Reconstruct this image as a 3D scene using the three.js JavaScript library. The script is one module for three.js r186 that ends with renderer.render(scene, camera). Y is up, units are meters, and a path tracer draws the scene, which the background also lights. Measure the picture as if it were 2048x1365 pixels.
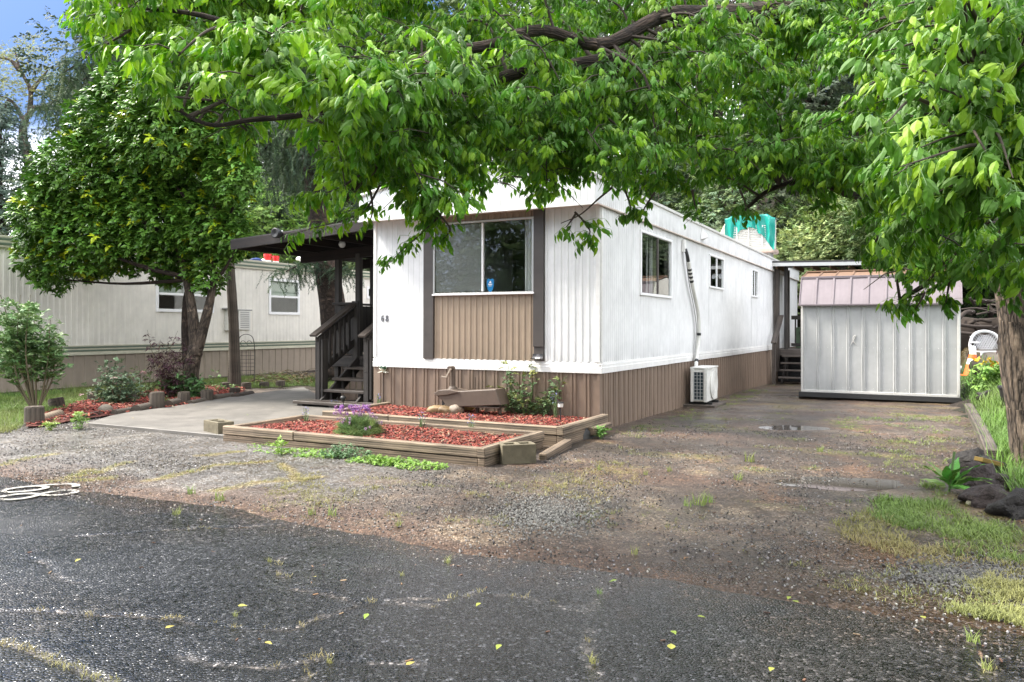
import * as THREE from 'three';
import { mergeGeometries } from 'three/addons/utils/BufferGeometryUtils.js';
import { FontLoader } from 'three/addons/loaders/FontLoader.js';

// ---------------------------------------------------------------- camera, sky, sun, exposure
const scene = new THREE.Scene();
const FPX = 1554, CX = 1024, HORIZON = 648, EYE = 1.45;            // photograph measures: focal length and horizon in its pixels
const camera = new THREE.PerspectiveCamera(2 * Math.atan(682.5 / FPX) * 180 / Math.PI, 2048 / 1365, 0.1, 600);
camera.position.set(0, EYE, 0);
camera.lookAt(0, EYE, -10);
camera.setViewOffset(2048, 1365, 0, 682.5 - HORIZON, 2048, 1365);
const renderer = new THREE.WebGLRenderer({ antialias: true });
renderer.toneMapping = THREE.LinearToneMapping;
renderer.toneMappingExposure = 5.0;
renderer.shadowMap.enabled = true;
const SUN = new THREE.Vector3(-0.68, 0.86, -0.14).normalize();
const sun = new THREE.DirectionalLight(new THREE.Color(1, 0.95, 0.87), 2.0);
sun.position.copy(SUN).multiplyScalar(60).add(new THREE.Vector3(0, 0, -14));
sun.target.position.set(0, 0, -14);
sun.castShadow = true; sun.shadow.radius = 20;
Object.assign(sun.shadow.camera, { left: -40, right: 40, top: 40, bottom: -40, near: 1, far: 160 });
sun.shadow.mapSize.set(2048, 2048);
sun.name = 'sun'; scene.add(sun, sun.target);

// ---------------------------------------------------------------- numbers
let seed = 1;
const reseed = (n) => { seed = n | 0; };
const rnd = () => { seed = (seed + 0x6d2b79f5) | 0; let t = Math.imul(seed ^ (seed >>> 15), 1 | seed); t = (t + Math.imul(t ^ (t >>> 7), 61 | t)) ^ t; return ((t ^ (t >>> 14)) >>> 0) / 4294967296; };
const R = (a, b) => a + (b - a) * rnd();
const pick = (a) => a[Math.floor(rnd() * a.length)];
const clamp = (x, a = 0, b = 1) => Math.min(b, Math.max(a, x));
const lerp = (a, b, t) => a + (b - a) * t;
const sstep = (a, b, x) => { const t = clamp((x - a) / (b - a)); return t * t * (3 - 2 * t); };
const hash2 = (x, y) => { let h = Math.imul(x | 0, 374761393) + Math.imul(y | 0, 668265263); h = Math.imul(h ^ (h >>> 13), 1274126177); return ((h ^ (h >>> 16)) >>> 0) / 4294967296; };
function vnoise(x, y, p = 0) {                                      // value noise, periodic when p > 0
  const ix = Math.floor(x), iy = Math.floor(y), fx = x - ix, fy = y - iy, u = fx * fx * (3 - 2 * fx), v = fy * fy * (3 - 2 * fy);
  const w = p ? (a) => ((a % p) + p) % p : (a) => a;
  const a = hash2(w(ix), w(iy)), b = hash2(w(ix + 1), w(iy)), c = hash2(w(ix), w(iy + 1)), d = hash2(w(ix + 1), w(iy + 1));
  return a + (b - a) * u + (c - a) * v + (a - b - c + d) * u * v;
}
function fbm(x, y, oct = 4, p = 0) { let s = 0, a = 0.5, t = 0; for (let i = 0; i < oct; i++) { s += a * vnoise(x + i * 17.3 * (p ? 0 : 1), y + i * 9.1 * (p ? 0 : 1), p); t += a; a *= 0.5; x *= 2; y *= 2; p *= 2; } return s / t; }
const V = (x, y, z) => new THREE.Vector3(x, y, z);
const C = (r, g, b) => new THREE.Color().setRGB(r, g, b);
function poly(list, x) { if (x <= list[0][0]) return list[0][1]; for (let i = 1; i < list.length; i++) if (x <= list[i][0]) { const [a, b] = list[i - 1], [c, d] = list[i]; return b + (d - b) * (x - a) / (c - a); } return list[list.length - 1][1]; }

// sky: blue air with broad thin white cloud, the same kind of sky all round
{
  const W = 512, Hh = 256, data = new Float32Array(W * Hh * 4);
  for (let j = 0; j < Hh; j++) {
    const el = ((j + 0.5) / Hh - 0.5) * Math.PI, y = Math.sin(el), yy = Math.max(y, 0);
    for (let i = 0; i < W; i++) {
      const az = ((i + 0.5) / W - 0.5) * 2 * Math.PI, x = Math.cos(az) * Math.cos(el), z = Math.sin(az) * Math.cos(el);
      const cs = x * SUN.x + y * SUN.y + z * SUN.z;
      let c = [lerp(0.058, 0.034, Math.sqrt(yy)), lerp(0.105, 0.076, Math.sqrt(yy)), lerp(0.215, 0.185, Math.sqrt(yy))];
      const glow = 0.3 * Math.pow(Math.max(cs, 0), 6);
      const k = 1.5 / (yy + 0.3), cover = sstep(0.40, 0.60, fbm(x * k + 310.66, z * k + 188.2, 5));
      const cl = 0.82 + 0.3 * Math.max(cs, 0);
      c = c.map((v, n) => lerp(v + glow * [1, 0.95, 0.85][n], cl * [1, 1.0, 1.03][n], cover * 0.85));
      const o = (j * W + i) * 4; data[o] = c[0]; data[o + 1] = c[1]; data[o + 2] = c[2]; data[o + 3] = 1;
    }
  }
  const t = new THREE.DataTexture(data, W, Hh, THREE.RGBAFormat, THREE.FloatType);
  t.mapping = THREE.EquirectangularReflectionMapping; t.magFilter = THREE.LinearFilter; t.needsUpdate = true;
  scene.background = t; scene.environment = t;
}

// ---------------------------------------------------------------- naming and grouping
const used = {};
function numbered(n) { used[n] = (used[n] ?? -1) + 1; return used[n] ? `${n}_${String(used[n]).padStart(3, '0')}` : n; }
function tag(o, label, category, group) { o.userData.label = label; o.userData.category = category; if (group) o.userData.group = group; return o; }
function thing(name, label, category, p = V(0, 0, 0), turn = 0, group) { const o = new THREE.Group(); o.name = numbered(name); o.position.copy(p); o.rotation.order = 'YXZ'; o.rotation.y = turn; scene.add(o); return tag(o, label, category, group); }
const shadow = (m) => { m.castShadow = m.receiveShadow = true; return m; };
function part(parent, name, g, m, label) { const o = shadow(new THREE.Mesh(Array.isArray(g) ? merge(g) : g, m)); o.name = name; parent.add(o); if (label) o.userData.label = label; return o; }
function struct(name, g, m) { const o = part(scene, numbered(name), g, m); o.userData.kind = 'structure'; return o; }
function instances(parent, name, g, m, list, stuff = true) {         // list of [matrix, colour]
  const o = shadow(new THREE.InstancedMesh(g, m, list.length)); o.name = parent === scene ? numbered(name) : name;
  list.forEach(([x, c], i) => { o.setMatrixAt(i, x); if (c) o.setColorAt(i, c); });
  if (stuff) o.userData.kind = 'stuff'; parent.add(o); return o;
}
function copyOf(o, p, turn, label) { const c = o.clone(); c.name = numbered(o.name.replace(/_\d{3}$/, '')); c.position.copy(p); if (turn !== undefined) c.rotation.y = turn; if (label) c.userData.label = label; scene.add(c); return c; }

// ---------------------------------------------------------------- geometry helpers
function merge(list) { const idx = list.map((g) => { const n = g.index ? g.toNonIndexed() : g; for (const k of Object.keys(n.attributes)) if (!['position', 'normal', 'uv', 'color'].includes(k)) n.deleteAttribute(k); return n; }); const anyColor = idx.some((g) => g.attributes.color); if (!anyColor) idx.forEach((g) => g.deleteAttribute('color')); return idx.length === 1 ? idx[0] : mergeGeometries(idx); }
function fromTris(pos, uv, nor) { const g = new THREE.BufferGeometry(); g.setAttribute('position', new THREE.Float32BufferAttribute(pos, 3)); g.setAttribute('uv', new THREE.Float32BufferAttribute(uv, 2)); if (nor) g.setAttribute('normal', new THREE.Float32BufferAttribute(nor, 3)); else g.computeVertexNormals(); return g; }
function metricUV(g, ax = 0) {                                       // box mapping in metres; u runs along the longest axis
  g = g.index ? g.toNonIndexed() : g; g.computeBoundingBox(); const s = g.boundingBox.getSize(V(0, 0, 0)).toArray(), L = s.indexOf(Math.max(...s)), p = g.attributes.position, uv = [], ou = rnd() * 7, ov = rnd() * 7;
  const a = V(0, 0, 0), b = V(0, 0, 0), c = V(0, 0, 0);
  for (let i = 0; i < p.count; i += 3) {
    a.fromBufferAttribute(p, i); b.fromBufferAttribute(p, i + 1); c.fromBufferAttribute(p, i + 2);
    const n = b.clone().sub(a).cross(c.clone().sub(a)).toArray().map(Math.abs), k = n.indexOf(Math.max(...n)), o = [0, 1, 2].filter((q) => q !== k); if (o[1] === L) o.reverse();
    for (const q of [a, b, c]) { const e = q.toArray(); uv.push(e[o[0]] + ou, e[o[1]] + ov + k * 0.37); }
  }
  g.setAttribute('uv', new THREE.Float32BufferAttribute(uv, 2)); return g;
}
function cbox(w, h, d, x = 0, y = 0, z = 0, ry = 0, rx = 0, rz = 0, c = 0.004) {   // chamfered box, centre x y z
  c = Math.min(c, w * 0.3, h * 0.3, d * 0.3); const hw = w / 2, hh = h / 2, hd = d / 2, pos = [], P = (sx, sy, sz, k) => V(sx * (hw - (k === 0 ? 0 : c)), sy * (hh - (k === 1 ? 0 : c)), sz * (hd - (k === 2 ? 0 : c)));
  const tri = (a, b, e) => { const n = b.clone().sub(a).cross(e.clone().sub(a)), m = a.clone().add(b).add(e); for (const q of n.dot(m) > 0 ? [a, b, e] : [a, e, b]) pos.push(q.x, q.y, q.z); }, quad = (a, b, e, f) => { tri(a, b, e); tri(a, e, f); };
  for (let k = 0; k < 3; k++) for (const s of [-1, 1]) { const q = [[-1, -1], [1, -1], [1, 1], [-1, 1]].map(([m, n]) => { const e = [0, 0, 0]; e[k] = s; e[(k + 1) % 3] = m; e[(k + 2) % 3] = n; return P(...e, k); }); quad(...q); }
  for (let k = 0; k < 3; k++) for (const m of [-1, 1]) for (const n of [-1, 1]) { const e = (s) => { const v = [0, 0, 0]; v[k] = s; v[(k + 1) % 3] = m; v[(k + 2) % 3] = n; return v; }; quad(P(...e(-1), (k + 1) % 3), P(...e(1), (k + 1) % 3), P(...e(1), (k + 2) % 3), P(...e(-1), (k + 2) % 3)); }
  for (const sx of [-1, 1]) for (const sy of [-1, 1]) for (const sz of [-1, 1]) tri(P(sx, sy, sz, 0), P(sx, sy, sz, 1), P(sx, sy, sz, 2));
  const g = metricUV(fromTris(pos, new Array(pos.length / 3 * 2).fill(0)));
  if (rz) g.rotateZ(rz); if (rx) g.rotateX(rx); if (ry) g.rotateY(ry); g.translate(x, y, z); return g;
}
function bar(a, b, w, h, c = 0.004, roll = 0) {                       // squared timber from a to b
  const d = b.clone().sub(a), L = d.length(), g = cbox(w, h, L, 0, 0, 0, 0, 0, roll, c); d.normalize();
  const q = new THREE.Matrix4().lookAt(V(0, 0, 0), d, Math.abs(d.y) > 0.99 ? V(1, 0, 0) : V(0, 1, 0)); g.applyMatrix4(q); g.translate((a.x + b.x) / 2, (a.y + b.y) / 2, (a.z + b.z) / 2); return g;
}
function tube(pts, radii, sides = 6, uvs = 1, bump = 0) {            // tapered tube through pts, ends closed
  const n = pts.length, pos = [], uv = [], idx = []; let N = null, len = 0;
  for (let i = 0; i < n; i++) {
    const t = pts[Math.min(i + 1, n - 1)].clone().sub(pts[Math.max(i - 1, 0)]).normalize();
    if (!N) N = Math.abs(t.y) < 0.9 ? V(0, 1, 0).cross(t).normalize() : V(1, 0, 0).cross(t).normalize();
    N = N.sub(t.clone().multiplyScalar(N.dot(t))).normalize(); const B = t.clone().cross(N); if (i) len += pts[i].distanceTo(pts[i - 1]);
    const r0 = Array.isArray(radii) ? radii[i] : radii;
    for (let k = 0; k <= sides; k++) { const a = k / sides * Math.PI * 2, kk = k % sides, r = r0 * (1 + (bump ? bump * (fbm(Math.cos(a) * 2 + 5, len / Math.max(r0, 0.05) * 0.5 + Math.sin(a) * 2, 3) - 0.5) : 0)); pos.push(pts[i].x + (N.x * Math.cos(a) + B.x * Math.sin(a)) * r, pts[i].y + (N.y * Math.cos(a) + B.y * Math.sin(a)) * r, pts[i].z + (N.z * Math.cos(a) + B.z * Math.sin(a)) * r); uv.push(k / sides * uvs, len); }
  }
  const s1 = sides + 1;
  for (let i = 0; i < n - 1; i++) for (let k = 0; k < sides; k++) { const a = i * s1 + k, b = a + s1; idx.push(a, a + 1, b, b, a + 1, b + 1); }
  for (const [e, f] of [[0, 1], [n - 1, 0]]) { const c = pos.length / 3; pos.push(pts[e].x, pts[e].y, pts[e].z); uv.push(0, 0); for (let k = 0; k < sides; k++) f ? idx.push(c, e * s1 + k + 1, e * s1 + k) : idx.push(c, e * s1 + k, e * s1 + k + 1); }
  const g = new THREE.BufferGeometry(); g.setAttribute('position', new THREE.Float32BufferAttribute(pos, 3)); g.setAttribute('uv', new THREE.Float32BufferAttribute(uv, 2)); g.setIndex(idx); g.computeVertexNormals();
  // weld the seam's normals
  const nn = g.attributes.normal; for (let i = 0; i < n; i++) { const a = i * s1, b = a + sides, v = V(nn.getX(a) + nn.getX(b), nn.getY(a) + nn.getY(b), nn.getZ(a) + nn.getZ(b)).normalize(); nn.setXYZ(a, v.x, v.y, v.z); nn.setXYZ(b, v.x, v.y, v.z); }
  return g;
}
function curve(pts, n) { return new THREE.CatmullRomCurve3(pts).getPoints(n); }
function corr(W, Hh, prof, pitch, o = {}) {                           // profiled metal sheet in the xy plane facing +z; prof = [[share of pitch, z], ...]
  const xs = [], cut = o.from ?? 0; for (let k = -1; k * pitch < W + cut + pitch; k++) for (const [f, z] of prof) { const x = (k + f) * pitch - cut; if (x > -1e-6 && x < W + 1e-6) xs.push([x, z]); }
  const zAt = (x) => { const t = ((((x + cut) / pitch) % 1) + 1) % 1, q = [...prof, [1 + prof[0][0], prof[0][1]]]; for (let i = 1; i < q.length; i++) if (t <= q[i][0]) { const [a, b] = q[i - 1], [c, d] = q[i]; return b + (d - b) * clamp((t - a) / (c - a || 1)); } return prof[0][1]; };
  if (!xs.length || xs[0][0] > 1e-4) xs.unshift([0, zAt(0)]); if (xs[xs.length - 1][0] < W - 1e-4) xs.push([W, zAt(W)]);
  const rows = o.rows ?? 5, dent = o.dent ?? 0.002, pos = [], uv = [], idx = [], s = rnd() * 50;
  const put = (x, y, z) => { const e = dent * 2 * (fbm(x * 1.7 + s, y * 1.3 + s, 2) - 0.5); pos.push(x, y, z + e); uv.push(x + s, y); };
  for (let i = 0; i < xs.length - 1; i++) { const [x0, z0] = xs[i], [x1, z1] = xs[i + 1]; if (x1 - x0 < 1e-5 && Math.abs(z1 - z0) < 1e-5) continue; const b = pos.length / 3; for (let r = 0; r <= rows; r++) { const y = Hh * r / rows; put(x0, y, z0); put(x1, y, z1); } for (let r = 0; r < rows; r++) { const a = b + r * 2; idx.push(a, a + 1, a + 2, a + 2, a + 1, a + 3); } }
  const g = new THREE.BufferGeometry(); g.setAttribute('position', new THREE.Float32BufferAttribute(pos, 3)); g.setAttribute('uv', new THREE.Float32BufferAttribute(uv, 2)); g.setIndex(idx); g.computeVertexNormals(); return g;
}
function place(g, x, y, z, ry = 0, rx = 0, rz = 0) { if (rz) g.rotateZ(rz); if (rx) g.rotateX(rx); if (ry) g.rotateY(ry); return g.translate(x, y, z); }
function slab(shape, depth, bevel = 0) { return metricUV(new THREE.ExtrudeGeometry(shape, { depth, bevelEnabled: bevel > 0, bevelSize: bevel, bevelThickness: bevel, bevelSegments: 1, curveSegments: 10 })); }
function rectHoles(x0, y0, x1, y1, holes = []) { const s = new THREE.Shape([new THREE.Vector2(x0, y0), new THREE.Vector2(x1, y0), new THREE.Vector2(x1, y1), new THREE.Vector2(x0, y1)]); for (const [a, b, c, d] of holes) s.holes.push(new THREE.Path([new THREE.Vector2(a, b), new THREE.Vector2(a, d), new THREE.Vector2(c, d), new THREE.Vector2(c, b)])); return s; }
function lump(r, sx, sy, sz, n = 0.25, det = 2) {                      // uneven stone
  const g = new THREE.IcosahedronGeometry(1, det), p = g.attributes.position, s = rnd() * 40;
  for (let i = 0; i < p.count; i++) { const x = p.getX(i), y = p.getY(i), z = p.getZ(i), k = 1 + n * (fbm(x * 1.6 + s + z, y * 1.6 + s * 0.7 - z, 3) - 0.5) * 2; p.setXYZ(i, x * k * r * sx, y * k * r * sy, z * k * r * sz); }
  g.computeVertexNormals(); // icosahedron is non indexed: smooth normals by position
  const m = new Map(), nn = g.attributes.normal, key = (i) => `${p.getX(i).toFixed(4)},${p.getY(i).toFixed(4)},${p.getZ(i).toFixed(4)}`;
  for (let i = 0; i < p.count; i++) { const k = key(i), v = m.get(k) ?? V(0, 0, 0); v.add(V(nn.getX(i), nn.getY(i), nn.getZ(i))); m.set(k, v); }
  for (let i = 0; i < p.count; i++) { const v = m.get(key(i)).clone().normalize(); nn.setXYZ(i, v.x, v.y, v.z); }
  return metricUV(g);
}
const M4 = new THREE.Matrix4(), Q4 = new THREE.Quaternion(), E3 = new THREE.Euler();
function mat4(p, rx, ry, rz, s) { return new THREE.Matrix4().compose(p, new THREE.Quaternion().setFromEuler(new THREE.Euler(rx, ry, rz, 'YXZ')), typeof s === 'number' ? V(s, s, s) : s); }

// ---------------------------------------------------------------- where things stand
const at = (px, py, Z) => V((px - CX) / FPX * Z, EYE - (py - HORIZON) / FPX * Z, -Z);
const ANG = -0.486, cA = Math.cos(ANG), sA = Math.sin(ANG), CORNER = V(1.193, 0, -10.53);
const l2w = (lx, lz) => [CORNER.x + lx * cA + lz * sA, CORNER.z - lx * sA + lz * cA];   // plan of the plot, squared to the home
const w2l = (x, z) => { const a = x - CORNER.x, b = z - CORNER.z; return [a * cA - b * sA, a * sA + b * cA]; };
function gy(x, z) {                                                    // height of the ground
  const Z = -z, d = Math.max(0, Z - 10); let y = -0.024 * (d * d / (d + 2)) * lerp(0.3, 1, sstep(-7, 2, x));
  if (Z > 26) y = Math.max(y, -0.3);
  const lx = (x - CORNER.x) * cA - (z - CORNER.z) * sA; y += 0.46 * sstep(4.62, 5.0, lx) * sstep(9, 15.2, Z);
  const h0 = lerp(33, 21, sstep(8, 13, x)), k = sstep(h0, h0 + 34, Z) * 15 + sstep(h0, h0 + 3, Z) * 0.9 * sstep(6, 9, x);
  return y + k * sstep(-40, -8, x);
}
function G(px, py) { const kx = (px - CX) / FPX, ky = (py - HORIZON) / FPX, f = (Z) => EYE - ky * Z - gy(kx * Z, -Z); let lo = 1, hi = 1; while (hi < 70 && f(hi) > 0) { lo = hi; hi += 0.15; } for (let i = 0; i < 22; i++) { const m = (lo + hi) / 2; if (f(m) > 0) lo = m; else hi = m; } return V(kx * hi, gy(kx * hi, -hi), -hi); }
function hit(o, px, py, axis, val) { o.updateMatrixWorld(true); const inv = o.matrixWorld.clone().invert(), a = camera.position.clone().applyMatrix4(inv), b = at(px, py, 10).applyMatrix4(inv).sub(a); const t = (val - a[axis]) / b[axis]; return a.addScaledVector(b, t); }
const onGround = (lx, lz, dy = 0) => { const [x, z] = l2w(lx, lz); return V(x, gy(x, z) + dy, z); };

// ---------------------------------------------------------------- procedural surfaces
function tex(n, fn, srgb = true) { const d = new Uint8Array(n * n * 4); for (let y = 0; y < n; y++) for (let x = 0; x < n; x++) { const c = fn(x / n, y / n), o = (y * n + x) * 4; if (Array.isArray(c)) { d[o] = clamp(c[0]) * 255; d[o + 1] = clamp(c[1]) * 255; d[o + 2] = clamp(c[2]) * 255; } else d[o] = d[o + 1] = d[o + 2] = clamp(c) * 255; d[o + 3] = 255; } const t = new THREE.DataTexture(d, n, n); t.wrapS = t.wrapT = THREE.RepeatWrapping; t.magFilter = THREE.LinearFilter; t.minFilter = THREE.LinearMipmapLinearFilter; if (srgb) t.colorSpace = THREE.SRGBColorSpace; t.needsUpdate = true; return t; }
function rep(t, sx, sy = sx) { const c = t.clone(); c.repeat.set(1 / sx, 1 / sy); c.needsUpdate = true; return c; }
const tGrain = tex(512, (u, v) => { const w = fbm(u * 4, v * 64, 4, 4), k = fbm(u * 3 + 0.5, v * 12, 3, 3); const a = clamp(0.62 + (w - 0.5) * 0.75 + (k - 0.5) * 0.4); const crack = vnoise(u * 3, v * 90, 3) > 0.93 ? 0.6 : 1; return [a * crack, a * crack * 0.985, a * crack * 0.96]; });
const tGrainB = tex(512, (u, v) => { const w = fbm(u * 4, v * 64, 4, 4), crack = vnoise(u * 3, v * 90, 3) > 0.93 ? 0.25 : 0; return clamp(w - crack); }, false);
const tDirt = tex(512, (u, v) => { const a = fbm(u * 5, v * 5, 5, 5), b = fbm(u * 23, v * 23, 3, 23), streak = fbm(u * 40, v * 3, 3, 40); const k = 0.93 + (a - 0.5) * 0.12 + (b - 0.5) * 0.05 + (streak - 0.5) * 0.06; return [k, k * 0.995, k * 0.985]; });
const tBlotch = tex(256, (u, v) => fbm(u * 6, v * 6, 5, 6), false);
// stones packed side by side (cellular), used for asphalt and gravel
function cells(n, per, fn, srgb) { const pts = []; for (let j = 0; j < per; j++) for (let i = 0; i < per; i++) pts.push([(i + 0.1 + 0.8 * hash2(i, j + 91)) / per, (j + 0.1 + 0.8 * hash2(i + 57, j)) / per, hash2(i + 13, j + 77), hash2(i + 311, j + 5)]); return tex(n, (u, v) => { const ci = Math.floor(u * per), cj = Math.floor(v * per); let d1 = 9, d2 = 9, best = null; for (let a = -1; a <= 1; a++) for (let b = -1; b <= 1; b++) { const i = ci + a, j = cj + b, q = pts[((j + per) % per) * per + ((i + per) % per)]; const x = q[0] + (i < 0 ? -1 : i >= per ? 1 : 0) - u, y = q[1] + (j < 0 ? -1 : j >= per ? 1 : 0) - v, d = Math.sqrt(x * x + y * y) * per * (0.75 + 0.5 * q[3]); if (d < d1) { d2 = d1; d1 = d; best = q; } else if (d < d2) d2 = d; } return fn(d1, d2, best, u, v); }, srgb); }
const tAsphB = cells(1024, 96, (a, b, q) => clamp((b - a) * 1.1) * (0.45 + 0.55 * q[2]), false);
const tAsph = cells(1024, 96, (a, b, q, u, v) => { const k = 0.26 + 0.34 * q[2] + 0.2 * (fbm(u * 8, v * 8, 4, 8) - 0.5) - (b - a < 0.16 ? 0.15 : 0) + (q[3] > 0.80 ? 0.10 + 0.30 * q[2] : 0); return [k, k * 0.99, k * 0.98]; });
const tGravB = cells(1024, 60, (a, b, q, u, v) => clamp((b - a) * 1.2) * (0.2 + 0.8 * q[2] * q[2]) + 0.25 * fbm(u * 40, v * 40, 3, 40), false);
const tGrav = cells(1024, 60, (a, b, q, u, v) => { const s = fbm(u * 9, v * 9, 4, 9), stone = q[2] > 0.45 && b - a > 0.1; const k = stone ? 0.6 + 0.4 * q[3] : 0.52 + 0.3 * (s - 0.5); return stone ? [k, k * (0.95 + 0.05 * q[2]), k * (0.88 + 0.12 * q[2])] : [k, k * 0.92, k * 0.82]; });
const tBark = tex(512, (u, v) => { const r = Math.abs(fbm(u * 14, v * 4, 4, 14) - 0.5) * 2, k = 0.35 + 0.75 * Math.pow(r, 0.6) * (0.7 + 0.6 * fbm(u * 30, v * 30, 2, 30)); return [k, k * 0.96, k * 0.9]; });
const tBarkB = tex(512, (u, v) => Math.pow(Math.abs(fbm(u * 14, v * 4, 4, 14) - 0.5) * 2, 0.6), false);
const tConc = tex(512, (u, v) => { const k = 0.78 + 0.25 * (fbm(u * 6, v * 6, 5, 6) - 0.5) + (hash2(Math.floor(u * 512), Math.floor(v * 512)) - 0.5) * 0.16; return [k, k * 0.98, k * 0.94]; });
const std = (o) => new THREE.MeshStandardMaterial(o), phys = (o) => new THREE.MeshPhysicalMaterial(o);
const paint = (c, rough = 0.45, s = 2.2) => std({ color: c, map: rep(tDirt, s), roughness: rough, bumpMap: rep(tBlotch, 0.5), bumpScale: 0.0012 });
const timber = (c, rough = 0.75, s = 1.1, b = 0.003) => std({ color: c, map: rep(tGrain, s, s * 0.35), bumpMap: rep(tGrainB, s, s * 0.35), bumpScale: b, roughness: rough });
const M = {
  white: paint(C(0.86, 0.875, 0.88), 0.38), whiteTrim: paint(C(0.9, 0.9, 0.88), 0.35), cream: paint(C(0.88, 0.85, 0.78), 0.55, 2.8), creamTrim: paint(C(0.60, 0.58, 0.46), 0.5), greenTrim: paint(C(0.14, 0.19, 0.14), 0.5),
  tan: paint(C(0.36, 0.28, 0.205), 0.45), skirt: paint(C(0.235, 0.172, 0.128), 0.5), skirt2: paint(C(0.36, 0.30, 0.24), 0.6), shutter: paint(C(0.085, 0.074, 0.068), 0.45), soffit: paint(C(0.72, 0.62, 0.55), 0.5),
  roof: paint(C(0.72, 0.72, 0.7), 0.5), inside: std({ color: C(0.16, 0.15, 0.135), roughness: 0.95 }), dark: std({ color: C(0.02, 0.02, 0.02), roughness: 0.8 }), frame: std({ color: C(0.55, 0.54, 0.52), roughness: 0.35, metalness: 0.6 }), vinyl: std({ color: C(0.85, 0.85, 0.84), roughness: 0.4 }),
  glass: phys({ color: C(0.96, 0.98, 0.97), transmission: 1, thickness: 0, roughness: 0.01, ior: 1.5 }), screen: phys({ color: C(0.22, 0.22, 0.21), roughness: 0.9, transmission: 0.35, thickness: 0 }), curtain: phys({ color: C(0.7, 0.7, 0.68), roughness: 1, transmission: 0.3, thickness: 0 }), blind: std({ color: C(0.30, 0.34, 0.28), roughness: 0.8 }),
  porch: timber(C(0.10, 0.088, 0.08), 0.6), porchTread: timber(C(0.17, 0.14, 0.12), 0.45), awning: timber(C(0.04, 0.026, 0.021), 0.7), awningUnder: timber(C(0.03, 0.015, 0.012), 0.8), felt: std({ color: C(0.03, 0.03, 0.03), roughness: 0.9, bumpMap: rep(tBlotch, 0.2), bumpScale: 0.003 }),
  railGrey: timber(C(0.19, 0.16, 0.14), 0.6), planter: timber(C(0.56, 0.44, 0.32), 0.85, 1.1, 0.004), planter2: timber(C(0.46, 0.35, 0.25), 0.85, 1.1, 0.004), logGrey: timber(C(0.21, 0.175, 0.14), 0.9, 0.7), logDark: timber(C(0.13, 0.10, 0.08), 0.9, 0.7), sleeper: timber(C(0.24, 0.20, 0.17), 0.85), 
  concrete: std({ color: C(0.25, 0.24, 0.23), map: rep(tConc, 1.3), roughness: 0.6, bumpMap: rep(tConc, 0.6), bumpScale: 0.002 }), block: std({ color: C(0.27, 0.24, 0.17), map: rep(tConc, 0.4), roughness: 0.9, bumpMap: rep(tConc, 0.3), bumpScale: 0.004 }),
  bark: std({ color: C(0.22, 0.18, 0.15), map: rep(tBark, 1, 0.9), bumpMap: rep(tBarkB, 1, 0.9), bumpScale: 0.03, roughness: 0.95 }), barkDark: std({ color: C(0.11, 0.08, 0.065), map: rep(tBark, 1, 0.7), bumpMap: rep(tBarkB, 1, 0.7), bumpScale: 0.02, roughness: 0.95 }), twig: std({ color: C(0.05, 0.036, 0.027), roughness: 0.85 }), stem: std({ color: C(0.16, 0.13, 0.08), roughness: 0.8 }), greenStem: std({ color: C(0.1, 0.17, 0.05), roughness: 0.7 }),
  shed: paint(C(0.46, 0.47, 0.47), 0.42, 1.9), shedTrim: paint(C(0.66, 0.65, 0.62), 0.4), shedRoof: paint(C(0.20, 0.168, 0.182), 0.55, 1.6), rust: paint(C(0.21, 0.125, 0.075), 0.6, 0.9), metal: std({ color: C(0.62, 0.62, 0.6), metalness: 0.7, roughness: 0.4 }), black: std({ color: C(0.018, 0.018, 0.018), roughness: 0.5 }), acWhite: paint(C(0.78, 0.78, 0.74), 0.45, 0.8), fin: std({ color: C(0.03, 0.05, 0.06), roughness: 0.5, metalness: 0.3 }),
  iron: paint(C(0.12, 0.088, 0.066), 0.6, 0.6), wire: std({ color: C(0.05, 0.045, 0.04), roughness: 0.7 }), green: paint(C(0.16, 0.24, 0.15), 0.6), red: std({ color: C(0.75, 0.03, 0.03), roughness: 0.45 }), blue: std({ color: C(0.02, 0.05, 0.2), roughness: 0.6 }), orange: std({ color: C(0.85, 0.15, 0.03), roughness: 0.55 }), plastic: std({ color: C(0.82, 0.82, 0.82), roughness: 0.4 }), grey: std({ color: C(0.30, 0.30, 0.29), roughness: 0.6 }),
};
// ================================================================ the mobile home
const HW = 3.83, HL = 18.8, WB = 0.775, TRIM = 0.15, WT = 3.10;
reseed(11);
const home = thing('mobile_home', 'white ribbed mobile home numbered 68 with brown skirting and tan panel under its front window', 'mobile home', CORNER, ANG);
home.rotation.x = -0.0055; home.updateMatrixWorld(true);
const fr = (px, py) => hit(home, px, py, 'z', 0.02), sd = (px, py) => hit(home, px, py, 'x', 0.02);
const onSide = (g, t0, y0, off = 0) => place(g, off, y0, -t0, Math.PI / 2);
const rectPx = (f, l, t, r, b, side) => { const p = f(l, t), q = f(r, b); return side ? [-p.z, Math.min(p.y, q.y), -q.z, Math.max(p.y, q.y)] : [p.x, Math.min(p.y, q.y), q.x, Math.max(p.y, q.y)]; };
const FWIN = rectPx(fr, 872, 447, 1067, 586), SHL = [fr(848, 600).x, fr(868, 600).x], SHR = [fr(1067.5, 600).x, fr(1088.5, 600).x];
FWIN[0] = SHL[1] + 0.01; FWIN[2] = SHR[0] - 0.006; FWIN[1] = fr(965, 587).y; FWIN[3] = fr(965, 443).y;
const SWIN = [[1281, 461, 1342.5, 596], [1419, 509, 1447, 579.5], [1504, 539, 1515.5, 595]].map((q) => { const a = sd(q[0], q[1]), b = sd(q[2], q[3]); return [-a.z, b.y, -b.z, a.y]; });
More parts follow.
